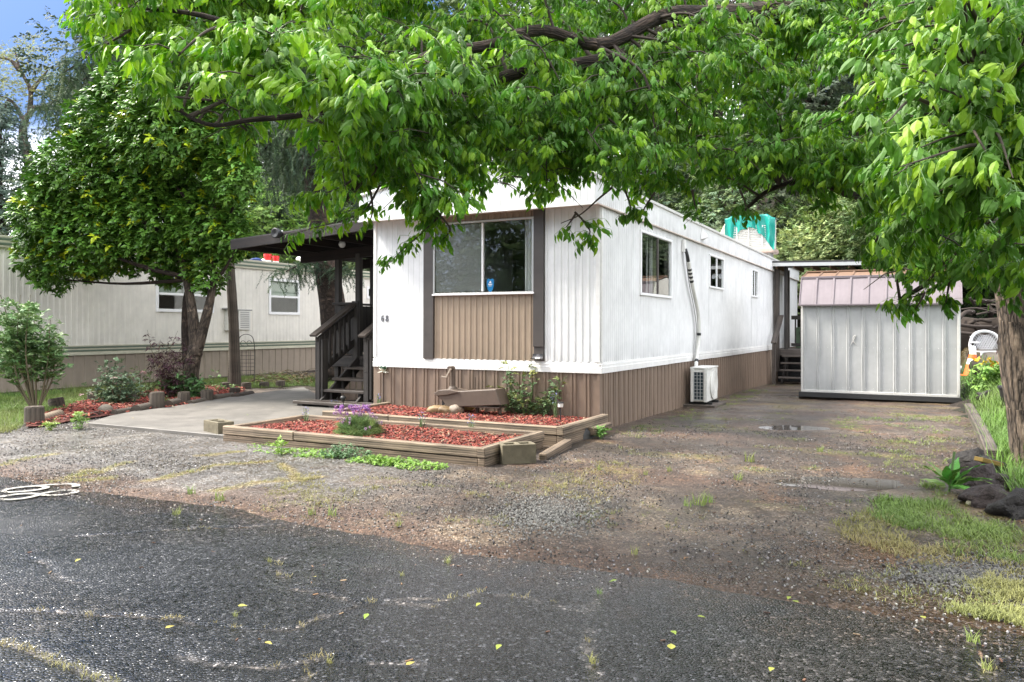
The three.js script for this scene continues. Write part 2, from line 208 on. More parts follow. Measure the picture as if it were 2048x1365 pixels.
// carcass: walls with openings, floor, ceiling
{
  const th = 0.1, y0 = WB - 0.05, y1 = WT + 0.02;
  part(home, 'wall', [place(slab(rectHoles(-HW + 0.02, y0, -0.02, y1, [FWIN]), th), 0, 0, -th - 0.004)], M.inside);
  part(home, 'wall', [onSide(slab(rectHoles(0.02, y0, HL - 0.02, y1, SWIN), th), 0, 0, -th - 0.006)], M.inside);
  part(home, 'wall', cbox(th, y1 - y0, HL - 0.04, -HW + 0.06, (y0 + y1) / 2, -HL / 2), M.white);
  part(home, 'wall', cbox(HW - 0.3, y1 - y0, th, -HW / 2, (y0 + y1) / 2, -HL + 0.06), M.white);
  part(home, 'floor', cbox(HW - 0.3, 0.08, HL - 0.3, -HW / 2, y0 + 0.05, -HL / 2), M.inside);
  part(home, 'ceiling', cbox(HW - 0.3, 0.06, HL - 0.3, -HW / 2, WT - 0.04, -HL / 2), M.inside);
  for (const z of [-4.4, -8.2, -12.1]) part(home, 'inner_wall', cbox(HW - 0.36, 2.2, 0.08, -HW / 2, 1.9, z), M.inside);
}
// front siding
const RIB = [[0, 0], [0.12, 0.012], [0.38, 0.012], [0.5, 0], [0.62, 0.002], [0.88, 0.002]], GROOVE = [[0, 0.006], [0.92, 0.006], [0.945, -0.002], [0.97, 0.006]], FINE = [[0, 0], [0.55, 0], [0.62, 0.0055], [0.93, 0.0055]], BOX = [[0, 0], [0.5, 0], [0.53, 0.016], [0.70, 0.016], [0.73, 0.004], [0.8, 0.004], [0.83, 0.016], [0.96, 0.016]];
const YB = WB + TRIM, front = (x0, x1, y0, y1, prof, pitch, o) => place(corr(x1 - x0, y1 - y0, prof, pitch, o), x0, y0, 0.006);
{ const n = 3, w = (SHL[0] + HW - 0.06) / n; for (let i = 0; i < n; i++) part(home, 'siding_panel', front(-HW + 0.06 + i * w, -HW + 0.06 + (i + 1) * w, YB, WT, GROOVE, 0.102, { from: i * w }), M.white); }
part(home, 'siding_panel', front(SHR[1], -0.05, YB, WT, RIB, 0.106), M.white);
part(home, 'tan_panel', front(SHL[1], SHR[0], YB, FWIN[1] + 0.01, RIB, 0.1), M.tan, 'tan ribbed metal panel under the front window');
part(home, 'tan_panel', front(SHL[1], SHR[0], FWIN[3] - 0.01, WT, RIB, 0.1), M.tan, 'tan ribbed strip above the front window');
part(home, 'shutter_board', cbox(SHL[1] - SHL[0], WT - YB + 0.01, 0.035, (SHL[0] + SHL[1]) / 2, (WT + YB) / 2, 0.028), M.shutter);
{ // right board, its metal skin torn and curled at the bottom
  const w = SHR[1] - SHR[0], xm = (SHR[0] + SHR[1]) / 2; part(home, 'shutter_board', [cbox(w, WT - YB - 0.2, 0.035, xm, (WT + YB) / 2 + 0.1, 0.028), cbox(w - 0.01, 0.2, 0.02, xm, YB + 0.1, 0.02)], M.shutter, 'right shutter board with its skin torn and curled at the bottom');
  const fl = new THREE.PlaneGeometry(w, 0.16, 6, 10), p = fl.attributes.position; for (let i = 0; i < p.count; i++) { const t = (0.08 - p.getY(i)) / 0.16, a = t * 2.2; p.setXYZ(i, p.getX(i), -Math.sin(a) * 0.075, 0.05 + (1 - Math.cos(a)) * 0.05 + 0.01 * Math.sin(p.getX(i) * 40)); } fl.computeVertexNormals(); part(home, 'torn_flap', place(fl, xm, YB + 0.1, 0), std({ color: C(0.09, 0.085, 0.085), roughness: 0.25, metalness: 0.5, side: THREE.DoubleSide }));
}
for (const x of [-HW + 0.03, -0.025]) part(home, 'corner_trim', [cbox(0.06, WT - YB, 0.022, x, (WT + YB) / 2, 0.014), ...(x > -1 ? [cbox(0.02, WT - YB, 0.06, 0.008, (WT + YB) / 2, -0.035)] : [])], M.whiteTrim);
{ // base trim: stepped moulding on the two faces in view
  const prof = new THREE.Shape([[0, 0], [0.034, 0], [0.034, 0.075], [0.026, 0.085], [0.026, 0.118], [0.016, 0.126], [0.012, 0.15], [0, 0.15]].map(([a, b]) => new THREE.Vector2(a, b)));
  part(home, 'base_trim', metricUV(place(new THREE.ExtrudeGeometry(prof, { depth: HW + 0.03, bevelEnabled: false }), 0.034, WB, 0, -Math.PI / 2)), M.whiteTrim);
  for (let i = 0, t = -0.03; i < 6; i++) { const l = (HL + 0.03) / 6; part(home, 'base_trim', metricUV(place(new THREE.ExtrudeGeometry(prof, { depth: l - 0.004, bevelEnabled: false }), 0, WB + (i % 2 ? 0.003 : 0), -t - l)), M.whiteTrim); t += l; }
}
// side siding, sheet by sheet, cut round the windows
for (let k = 0, t = 0.06; t < HL - 0.1; k++) {
  const t1 = Math.min(t + 1.22, HL - 0.02), parts = []; let spans = [[t, t1, YB, WT]];
  for (const [a, b, c, d] of SWIN) { const next = []; for (const [p, q, r, s] of spans) { if (q <= a || p >= c) { next.push([p, q, r, s]); continue; } if (p < a) next.push([p, a, r, s]); if (q > c) next.push([c, q, r, s]); const m = Math.max(p, a), n = Math.min(q, c); next.push([m, n, r, b], [m, n, d, s]); } spans = next; }
  for (const [p, q, r, s] of spans) if (q - p > 0.01) parts.push(onSide(corr(q - p, s - r, FINE, 0.0815, { from: p, dent: 0.004, rows: 8 }), p, r, 0.004 + (k % 2) * 0.0015));
  part(home, 'siding_panel', parts, M.white); t = t1 - 0.004;
}
// skirting
for (let i = 0; i < 4; i++) { const w = HW / 4, sheet = corr(w + 0.01, WB + 0.45, BOX, 0.205, { from: i * w, dent: 0.012, rows: 8 }); part(home, 'skirt_panel', place(sheet, -HW + i * w, -0.44, 0.006 + (i % 2) * 0.002), M.skirt); }
for (let i = 0; i < 16; i++) { const w = HL / 16; part(home, 'skirt_panel', onSide(corr(w + 0.01, WB + 0.65, BOX, 0.205, { from: i * w, dent: 0.016, rows: 8 }), i * w, -0.64, 0.004 + (i % 2) * 0.002), M.skirt); }
part(home, 'skirt_trim', bar(V(0.05, -0.3, -13.35), V(0.02, 0.76, -13.2), 0.03, 0.04), M.skirt2);
// overhanging front fascia with an arched top, soffit under it
const OH = 0.31, topY = (x) => { const t = (x + HW / 2) / (HW / 2); return WT + 0.33 + 0.24 * (1 - t * t); };
{
  const strip = (z, a, b, up) => { const pos = [], uv = [], idx = []; const xs = []; for (let x = a; x < b - 1e-6; x += 0.1) for (const [f, d] of [[0, 0], [0.9, 0], [0.94, -0.006], [0.97, -0.006]]) if (x + f * 0.1 < b) xs.push([x + f * 0.1, d]); xs.push([b, 0]); for (let i = 0; i < xs.length - 1; i++) { const q = pos.length / 3; for (const [x, d] of [xs[i], xs[i + 1]]) { pos.push(x, WT - 0.06, z + d, x, up(x), z + d); uv.push(x, 0, x, 0.5); } idx.push(q, q + 2, q + 1, q + 1, q + 2, q + 3); } const g = new THREE.BufferGeometry(); g.setAttribute('position', new THREE.Float32BufferAttribute(pos, 3)); g.setAttribute('uv', new THREE.Float32BufferAttribute(uv, 2)); g.setIndex(idx); g.computeVertexNormals(); return g; };
  for (let i = 0; i < 3; i++) { const w = (HW + 0.1) / 3; part(home, 'fascia_panel', strip(OH, -HW - 0.05 + i * w, -HW - 0.05 + (i + 1) * w, topY), M.white); }
  part(home, 'soffit', cbox(HW + 0.06, 0.02, OH - 0.02, -HW / 2, WT - 0.03, OH / 2 - 0.01), M.soffit);
  part(home, 'fascia_trim', cbox(HW + 0.13, 0.03, 0.03, -HW / 2, WT - 0.062, OH + 0.012), M.whiteTrim);
  const arc = []; for (let i = 0; i <= 16; i++) { const x = -HW - 0.07 + (HW + 0.14) * i / 16; arc.push(V(x, topY(clamp(x, -HW, 0)), OH + 0.012)); } part(home, 'roof_edge', tube(arc, 0.026, 6), M.whiteTrim);
}
// fascia along the side
const SF = 0.34;
for (let i = 0, t = -OH; i < 12; i++) { const l = (HL + OH) / 12; part(home, 'fascia_panel', onSide(corr(l + 0.003, SF, FINE, 0.0815, { from: t, dent: 0.003, rows: 3 }), t, WT - 0.04, 0.052 + (i % 2) * 0.0015), M.white); t += l; }
part(home, 'fascia_trim', cbox(0.03, 0.022, HL + OH, 0.046, WT - 0.05, -HL / 2 + OH / 2), M.soffit);
part(home, 'roof_edge', [cbox(0.05, 0.045, HL + OH, 0.06, WT - 0.04 + SF, -HL / 2 + OH / 2)], M.whiteTrim);
part(home, 'fascia_panel', [cbox(0.02, SF + 0.05, HL + OH, -HW - 0.05, WT + 0.13, -HL / 2 + OH / 2)], M.white);
{ // crowned metal roof
  const sh = new THREE.Shape(); sh.moveTo(-HW - 0.04, WT + 0.05); for (let i = 0; i <= 12; i++) { const x = -HW - 0.04 + (HW + 0.07) * i / 12; sh.lineTo(x, Math.min(topY(clamp(x, -HW, 0)) - 0.06, WT + 0.42)); } sh.lineTo(0.03, WT + 0.05); sh.closePath();
  part(home, 'roof', metricUV(place(new THREE.ExtrudeGeometry(sh, { depth: HL + OH - 0.04, bevelEnabled: false }), 0, 0, -HL)), M.roof);
}
// vent hood on the fascia
{ const p = hit(home, 1404, 468, 'x', 0.06), g = fromTris([0, 0.14, 0, 0, -0.12, 0.11, 0.13, -0.07, 0, 0, 0.14, 0, 0.13, -0.07, 0, 0, -0.12, -0.11, 0, -0.12, 0.11, 0, -0.12, -0.11, 0.13, -0.07, 0], new Array(18).fill(0)); part(home, 'vent_hood', g.translate(p.x, p.y, p.z), M.whiteTrim); }
// windows
function slider(parent, frame, pane, panes, mat, w = 0.035, name = 'window', label) {   // frame = [x0,y0,x1,y1] in its own plane; toLocal moves a geometry from that plane
  const [x0, y0, x1, y1] = frame, mv = pane, d = 0.05, f = part(parent, name, [mv(cbox(x1 - x0 + 0.03, w, d, (x0 + x1) / 2, y1 - w / 2 + 0.015, 0)), mv(cbox(x1 - x0 + 0.03, w, d, (x0 + x1) / 2, y0 + w / 2 - 0.015, 0)), mv(cbox(w, y1 - y0 - 2 * w + 0.028, d, x0 + w / 2 - 0.015, (y0 + y1) / 2, 0)), mv(cbox(w, y1 - y0 - 2 * w + 0.028, d, x1 - w / 2 + 0.015, (y0 + y1) / 2, 0))], mat, label);
  for (const p of panes) part(f, 'pane', mv(cbox(p[1] - p[0], y1 - y0 - w, 0.005, (p[0] + p[1]) / 2, (y0 + y1) / 2, p[2] ?? 0, 0, 0, 0, 0.001)), M.glass);
  return f;
}
function drape(w, h, folds, depth) { const g = new THREE.PlaneGeometry(w, h, folds * 6, 6), p = g.attributes.position, s = rnd() * 9; for (let i = 0; i < p.count; i++) { const x = p.getX(i), y = p.getY(i); p.setZ(i, Math.sin((x / w) * folds * 6.283 + s + 0.5 * Math.sin(y * 2 + s)) * depth * (0.8 + 0.4 * vnoise(x * 9 + s, y * 2))); } g.computeVertexNormals(); return g; }
{
  const [x0, y0, x1, y1] = FWIN, xm = fr(966, 520).x, mv = (g) => g.translate(0, 0, 0.022), f = slider(home, FWIN, mv, [[x0 + 0.02, xm, 0.019], [xm, x1 - 0.02, -0.008]], M.frame, 0.03, 'window', 'wide front slider window with a screen over its left half');
  part(f, 'mullion', mv(cbox(0.028, y1 - y0 - 0.05, 0.04, xm, (y0 + y1) / 2, 0.004)), M.vinyl);
  part(f, 'insect_screen', mv(new THREE.PlaneGeometry(xm - x0 - 0.05, y1 - y0 - 0.06).translate((x0 + xm) / 2, (y0 + y1) / 2, 0.006)), M.screen);
  part(f, 'sill', mv(cbox(x1 - x0 + 0.05, 0.025, 0.06, (x0 + x1) / 2, y0 - 0.012, 0.012)), M.vinyl);
  part(f, 'curtain', place(drape(0.2, y1 - y0 + 0.1, 4, 0.02), x1 - 0.13, (y0 + y1) / 2, -0.16), M.curtain);
  part(f, 'curtain', place(drape(0.9, y1 - y0 + 0.1, 9, 0.03), x0 + 0.3, (y0 + y1) / 2, -0.22), std({ color: C(0.33, 0.31, 0.29), roughness: 1 }));
  // blue shield sticker
  const a = fr(981, 571), sh = new THREE.Shape(); sh.moveTo(-0.055, 0.085); sh.lineTo(-0.03, 0.1); sh.lineTo(0, 0.085); sh.lineTo(0.03, 0.1); sh.lineTo(0.055, 0.085); sh.quadraticCurveTo(0.075, -0.05, 0, -0.11); sh.quadraticCurveTo(-0.075, -0.05, -0.055, 0.085);
  const st = part(f, 'sticker', place(new THREE.ShapeGeometry(sh, 8), a.x, a.y, 0.0265), std({ color: C(0.0, 0.15, 0.36), roughness: 0.4 }), 'blue shield shaped window sticker');
  // its white mark
}
// side windows
SWIN.forEach((q, i) => {
  const [a, b, c, d] = q, mv = (g) => place(g, 0.016, 0, 0, Math.PI / 2), m = a + (c - a) * [0.53, 0.5, 0.45][i];
  const f = slider(home, q, mv, [[a + 0.02, m, 0.004], [m, c - 0.02, -0.006]], M.vinyl, 0.04, 'window', ['tall side window nearest the front corner', 'side window between the refrigerant line and the porch', 'narrow side window beside the rear porch'][i]);
  part(f, 'mullion', mv(cbox(0.05, d - b - 0.06, 0.03, m, (b + d) / 2, 0.002)), i ? M.vinyl : M.shutter);
  const dk = (w, x, z, mt) => part(f, 'curtain', place(drape(w, d - b + 0.1, Math.max(2, Math.round(w * 9)), 0.02), -z, (b + d) / 2, -x, Math.PI / 2), mt);
  if (i === 0) { const pale = std({ color: C(0.35, 0.35, 0.34), roughness: 1 }); dk(0.12, m + 0.14, 0.14, pale); dk(0.2, c - 0.24, 0.2, std({ color: C(0.12, 0.13, 0.08), roughness: 1 })); dk(0.07, m - 0.06, 0.15, pale); }
  else if (i === 2) dk((c - a) * 0.3, a + (c - a) * 0.62, 0.14, std({ color: C(0.3, 0.3, 0.29), roughness: 1 }));
});
// house number
const font = await new FontLoader().loadAsync('fonts/droid/droid_sans_bold.typeface.json');
function digits(text, size, depth) { const shapes = font.generateShapes(text, size); return new THREE.ExtrudeGeometry(shapes, { depth, bevelEnabled: false, curveSegments: 6 }); }
for (const [ch, px] of [['6', 764.5], ['8', 773.5]]) { const p = fr(px, 643.5), g = digits(ch, 0.098, 0.008); g.scale(0.86, 1, 1); part(home, 'house_number', place(g, p.x - 0.03, p.y, 0.014), std({ color: C(0.2, 0.2, 0.21), roughness: 0.35, metalness: 0.8 }), `metal house number digit ${ch}`); }
// white shield mark
{ const a = fr(981, 569), f = home.children.filter((c) => c.name === 'window')[0]; part(f, 'sticker_mark', [new THREE.ShapeGeometry(new THREE.Shape([[-0.02, 0.02], [0.022, 0.02], [0.001, 0.055]].map(([x, y]) => new THREE.Vector2(x, y)))), new THREE.PlaneGeometry(0.07, 0.012).translate(0, 0, 0), new THREE.PlaneGeometry(0.05, 0.008).translate(0, -0.024, 0)].map((g) => place(g, a.x, a.y, 0.0285)), M.plastic); }

// ================================================================ the neighbouring home
reseed(23);
const NB = V(...(() => { const [x, z] = l2w(-13.24, 4); return [x, 0, z]; })());
const nb = thing('neighbour_home', 'cream mobile home with striped green trim and grey skirting beyond the garden at left', 'mobile home', NB, ANG);
nb.rotation.x = -0.003; nb.updateMatrixWorld(true);
const ns = (px, py, x = 0.02) => hit(nb, px, py, 'x', x);
const NL = 19.5, nY = { ground: -0.2, skirt: ns(105, 709).y, band: ns(105, 694).y, top: ns(105, 503).y + 0.0 };
const NTOP = 3.08;
const nrect = (l, t, r, b) => { const p = ns(l, t), q = ns(r, b); return [-p.z, q.y, -q.z, p.y]; };
const NW = [nrect(312, 552, 426, 625), nrect(538, 557.5, 598, 629.5), nrect(152, 530, 189, 557), nrect(734, 574, 760, 598)];
{
  const y0 = nY.band - 0.05, y1 = NTOP + 0.02;
  part(nb, 'wall', onSide(slab(rectHoles(0, y0, NL, y1, NW), 0.1), 0, 0, -0.108), M.inside);
  part(nb, 'wall', [cbox(3.6, y1 - y0, 0.1, -1.9, (y0 + y1) / 2, -0.06), cbox(3.6, y1 - y0, 0.1, -1.9, (y0 + y1) / 2, -NL + 0.06), cbox(0.1, y1 - y0, NL - 0.2, -3.75, (y0 + y1) / 2, -NL / 2)], M.cream);
  part(nb, 'floor', cbox(3.5, 0.08, NL - 0.3, -1.9, y0 + 0.05, -NL / 2), M.inside);
  for (let k = 0, t = 0; t < NL - 0.05; k++) {
    const t1 = Math.min(t + 1.22, NL), parts = []; let spans = [[t, t1, nY.band, NTOP]];
    for (const [a, b, c, d] of NW) { const next = []; for (const [p, q, r, s] of spans) { if (q <= a || p >= c) { next.push([p, q, r, s]); continue; } if (p < a) next.push([p, a, r, s]); if (q > c) next.push([c, q, r, s]); const m = Math.max(p, a), n = Math.min(q, c); next.push([m, n, r, b], [m, n, d, s]); } spans = next; }
    for (const [p, q, r, s] of spans) if (q - p > 0.01) parts.push(onSide(corr(q - p, s - r, [[0, 0], [0.4, 0], [0.46, 0.008], [0.72, 0.008], [0.78, 0], [0.86, 0.003]], 0.135, { from: p, dent: 0.004 }), p, r, 0.004 + (k % 2) * 0.002));
    part(nb, 'siding_panel', parts, M.cream); t = t1 - 0.004;
  }
  // striped bands above the skirting and along the roof edge
  const band = (ya, yb, n, off) => { for (let i = 0; i < n; i++) { const h = (yb - ya) / n; part(nb, 'trim_strip', cbox(0.03 + (i % 2) * 0.012, h * 0.93, NL, off, ya + h * (i + 0.5), -NL / 2, 0, 0, 0, 0.006), i % 2 ? M.greenTrim : M.creamTrim); } };
  band(nY.skirt, nY.band + 0.02, 5, 0.02); band(NTOP - 0.02, NTOP + 0.24, 5, 0.05);
  part(nb, 'trim_strip', cbox(0.05, 0.05, NL, 0.03, nY.skirt - 0.02, -NL / 2), M.creamTrim);
  part(nb, 'roof', slab((() => { const s = new THREE.Shape(); s.moveTo(-3.85, NTOP); s.lineTo(-3.85, NTOP + 0.2); s.quadraticCurveTo(-1.9, NTOP + 0.45, 0.06, NTOP + 0.23); s.lineTo(0.06, NTOP); s.closePath(); return s; })(), NL).translate(0, 0, -NL), M.creamTrim);
  for (let i = 0; i < 20; i++) { const w = NL / 20; part(nb, 'skirt_panel', onSide(corr(w + 0.01, nY.skirt + 0.5, [[0, 0], [0.62, 0], [0.66, 0.02], [0.92, 0.02], [0.96, 0]], 0.26, { from: i * w, dent: 0.012 }), i * w, -0.5, 0.0 + (i % 2) * 0.002), M.skirt2); }
  part(nb, 'skirt_board', cbox(0.03, 0.12, NL, 0.03, -0.04, -NL / 2), M.sleeper);
  // windows
  const win = (q, label, split, mid, blind) => { const [a, b, c, d] = q, mv = (g) => place(g, 0.018, 0, 0, Math.PI / 2), f = slider(nb, q, mv, split ? [[a + 0.02, (a + c) / 2, 0], [(a + c) / 2, c - 0.02, 0]] : [[a + 0.02, c - 0.02, 0]], M.vinyl, 0.08, 'window', label); if (split) part(f, 'mullion', mv(cbox(0.13, d - b - 0.1, 0.045, (a + c) / 2, (b + d) / 2, 0.006)), M.vinyl); if (mid) for (const [e, g2] of split ? [[a, (a + c) / 2], [(a + c) / 2, c]] : [[a, c]]) part(f, 'rail', mv(cbox(g2 - e - (split ? 0.15 : 0.1), 0.06, 0.04, (e + g2) / 2, lerp(b, d, 0.5), 0.008)), M.vinyl); if (blind) part(f, 'blind', place(new THREE.PlaneGeometry(c - a - 0.06, (d - b) * 0.5), -0.06, lerp(b, d, 0.74), -(a + c) / 2, Math.PI / 2), M.blind); return f; };
  win(NW[0], 'double white sash window behind the forked trunk', true, true, true); win(NW[1], 'white sash window with pale blind', false, true, true); win(NW[3], 'small square window beside the porch', false, false, false);
  const aw = slider(nb, NW[2], (g) => place(g, 0.018, 0, 0, Math.PI / 2), [], M.shutter, 0.05, 'window', 'small dark awning window swung open'); const [a, b, c, d] = NW[2];
  part(aw, 'pane', place(cbox(c - a, d - b + 0.02, 0.03), 0.15, (b + d) / 2 + 0.03, -(a + c) / 2, Math.PI / 2, 0).applyMatrix4(new THREE.Matrix4()), std({ color: C(0.06, 0.07, 0.08), roughness: 0.15 }));
  const box = (l, t, r, b2, depth, m, name) => { const p = ns(l, t), q = ns(r, b2); return part(nb, name, cbox(depth, p.y - q.y, p.z - q.z, depth / 2, (p.y + q.y) / 2, (p.z + q.z) / 2), m); };
  box(449, 619, 461, 661, 0.2, M.acWhite, 'meter_box'); const pn = box(476, 621, 499, 660, 0.05, M.metal, 'vent_panel'); for (let i = 0; i < 9; i++) { const p = ns(478, 625 + i * 3.8), q = ns(497, 625); part(pn, 'louvre', cbox(0.02, 0.02, (p.z - q.z) * 0.9, 0.056, p.y, (p.z + q.z) / 2, 0, 0, 0.5), M.grey); }
  box(444, 616, 463, 619, 0.24, M.grey, 'meter_cap'); box(470, 619, 502, 622, 0.07, M.grey, 'panel_cap');
}
// things left on its roof
function bucket(label, px, py, h) { const p = hit(nb, px, py, 'x', -0.35).applyMatrix4(nb.matrixWorld), t = thing('bucket', label, 'bucket', p, R(0, 3), 'buckets on the neighbouring roof'); const r = h * 0.42; part(t, 'body', new THREE.LatheGeometry([[0, 0], [r * 0.84, 0], [r * 0.86, 0.01], [r * 0.94, h * 0.72], [r * 1.06, h * 0.72], [r * 1.06, h * 0.78], [r * 0.98, h * 0.78], [r, h], [r * 0.92, h], [r * 0.8, 0.02], [0, 0.02]].map(([a, b]) => new THREE.Vector2(a, b)), 20), M.red); part(t, 'band', new THREE.CylinderGeometry(r * 0.93, r * 0.885, h * 0.24, 20, 1, true).translate(0, h * 0.2, 0), M.plastic); return t; }
bucket('taller red bucket on the neighbouring roof', 535, 527, 0.28); bucket('shorter red bucket to the right of the taller one on the roof', 551.5, 528, 0.24);
{ const p = hit(nb, 513, 526, 'x', -0.3).applyMatrix4(nb.matrixWorld), t = thing('roof_bag', 'dark blue folded bag lying left of the red buckets', 'bag', p, ANG); part(t, 'bag', lump(0.13, 1.1, 0.7, 1.6, 0.35).translate(0, 0.06, 0), M.blue); part(t, 'white_fold', lump(0.07, 1.2, 1.1, 0.8, 0.3).translate(0.1, 0.06, -0.16), M.plastic);
  const q = hit(nb, 604, 526, 'x', -1).applyMatrix4(nb.matrixWorld), s = thing('roof_vent', 'white round vent cap on the neighbouring roof', 'vent', q, ANG); part(s, 'cap', new THREE.LatheGeometry([[0, 0.2], [0.16, 0.19], [0.2, 0.14], [0.2, 0.09], [0.1, 0.09]].map(([a, b]) => new THREE.Vector2(a, b)), 16), M.plastic); part(s, 'pipe', new THREE.CylinderGeometry(0.09, 0.09, 0.3, 12).translate(0, -0.05, 0), M.metal); }
// the beige house beyond it
{
  const p = at(716, 560, 34); p.y = 0; const t = thing('beige_house', 'beige house with shuttered windows seen between the porch posts', 'house', p, ANG * 0.4);
  part(t, 'wall', cbox(4.2, 3.6, 4, 0, 1.9 + 1.1, -2), paint(C(0.62, 0.50, 0.33), 0.7)); part(t, 'roof', cbox(4.8, 0.18, 4.8, 0, 4.9, -2), M.logDark);
  for (const x of [-1.35, -0.1, 1.15]) { const w = part(t, 'window', [cbox(0.95, 1.1, 0.06, x, 3.55, 0.03)], M.vinyl); part(w, 'pane', cbox(0.38, 0.95, 0.02, x - 0.22, 3.55, 0.065), M.grey); part(w, 'pane', cbox(0.38, 0.95, 0.02, x + 0.22, 3.55, 0.065), M.grey); part(t, 'shutter', cbox(0.2, 1.2, 0.05, x + 0.62, 3.55, 0.03), paint(C(0.5, 0.4, 0.27), 0.7)); }
  part(t, 'ledge', cbox(4.4, 0.12, 0.3, 0, 2.85, 0.1), M.cream);
}
// ================================================================ front porch: awning, deck, stairs (frame of the home)
reseed(31);
const frame = (name, label, category, lx, lz, group) => { const p = onGround(lx, lz); return thing(name, label, category, V(p.x, 0, p.z), ANG, group); };
const XL = -HW;                                                        // left wall of the home
{
  const t = frame('porch_awning', 'dark brown lean-to awning over the entry stairs with black underside', 'awning', XL, 0);
  const W = 3.25, z0 = -0.12, z1 = -3.7, ya = 3.12, yb = 2.93, sl = Math.atan2(yb - ya, W);
  const yr = (x) => lerp(ya, yb, -x / W);
  const n = 12; for (let i = 0; i < n; i++) { const za = lerp(z0, z1, (i + 0.5) / n); part(t, 'roof_board', bar(V(-0.03, yr(0) - 0.01, za), V(-W, yr(-W) - 0.01, za), Math.abs(z1 - z0) / n - 0.006, 0.03), M.awningUnder); }
  part(t, 'felt', bar(V(-0.03, ya + 0.02, (z0 + z1) / 2), V(-W - 0.02, yb + 0.02, (z0 + z1) / 2), Math.abs(z1 - z0) + 0.06, 0.025), M.felt);
  part(t, 'fascia', bar(V(-0.06, ya - 0.07, z0 + 0.02), V(-W - 0.02, yb - 0.07, z0 + 0.02), 0.045, 0.17), M.awning);
  part(t, 'fascia', bar(V(-W - 0.02, yb - 0.06, z0), V(-W - 0.02, yb - 0.06, z1), 0.04, 0.15), M.awning);
  for (const x of [-0.55, -1.2, -1.85, -2.5]) part(t, 'rafter', bar(V(x, yr(x) - 0.1, z0 - 0.03), V(x, yr(x) - 0.1, z1), 0.045, 0.14), M.awningUnder);
  part(t, 'beam', bar(V(-0.1, 2.83, -1.55), V(-W + 0.3, 2.72, -1.55), 0.09, 0.19), M.awningUnder); part(t, 'beam', bar(V(-0.1, 2.83, -3.3), V(-W + 0.3, 2.72, -3.3), 0.09, 0.19), M.awningUnder);
  for (const [x, z] of [[-1.55, -1.55], [-2.08, -1.6]]) part(t, 'post', cbox(0.1, 2.75 - 0.7, 0.1, x, (2.75 + 0.7) / 2, z), M.porch);
  for (const [x, z] of [[-0.4, -3.3], [-2.6, -3.3]]) part(t, 'post', cbox(0.09, 2.8, 0.09, x, 1.4, z), M.porch);
  part(t, 'brace', bar(V(-2.0, 2.55, -2.6), V(-1.3, 2.44, -2.6), 0.04, 0.12), M.awningUnder);
  // speaker-like black spotlight on the fascia
  const a = hit(t, 555, 467, 'z', z0 + 0.1), l = thing('spotlight', 'black floodlight on the front fascia of the awning', 'spotlight', a.clone().applyMatrix4(t.matrixWorld), ANG); part(l, 'housing', new THREE.LatheGeometry([[0, -0.07], [0.05, -0.06], [0.085, 0.0], [0.09, 0.07], [0.07, 0.075], [0, 0.05]].map(([p, q]) => new THREE.Vector2(p, q)), 16).rotateX(Math.PI / 2), M.black); part(l, 'bracket', bar(V(0, 0.02, -0.03), V(0.02, 0.05, -0.1), 0.03, 0.03), M.metal);
  const b = hit(t, 684, 489, 'z', -0.9), g = thing('porch_lamp', 'white round globe lamp under the awning beside the posts', 'lamp', b.clone().applyMatrix4(t.matrixWorld), ANG); part(g, 'globe', new THREE.SphereGeometry(0.062, 18, 12), phys({ color: C(0.8, 0.8, 0.78), roughness: 0.25, transmission: 0.4, thickness: 0 })); part(g, 'stem', new THREE.CylinderGeometry(0.018, 0.03, 0.4, 8).translate(0, 0.24, 0), M.black); part(g, 'collar', new THREE.CylinderGeometry(0.04, 0.045, 0.04, 12).translate(0, 0.07, 0), M.metal);
}
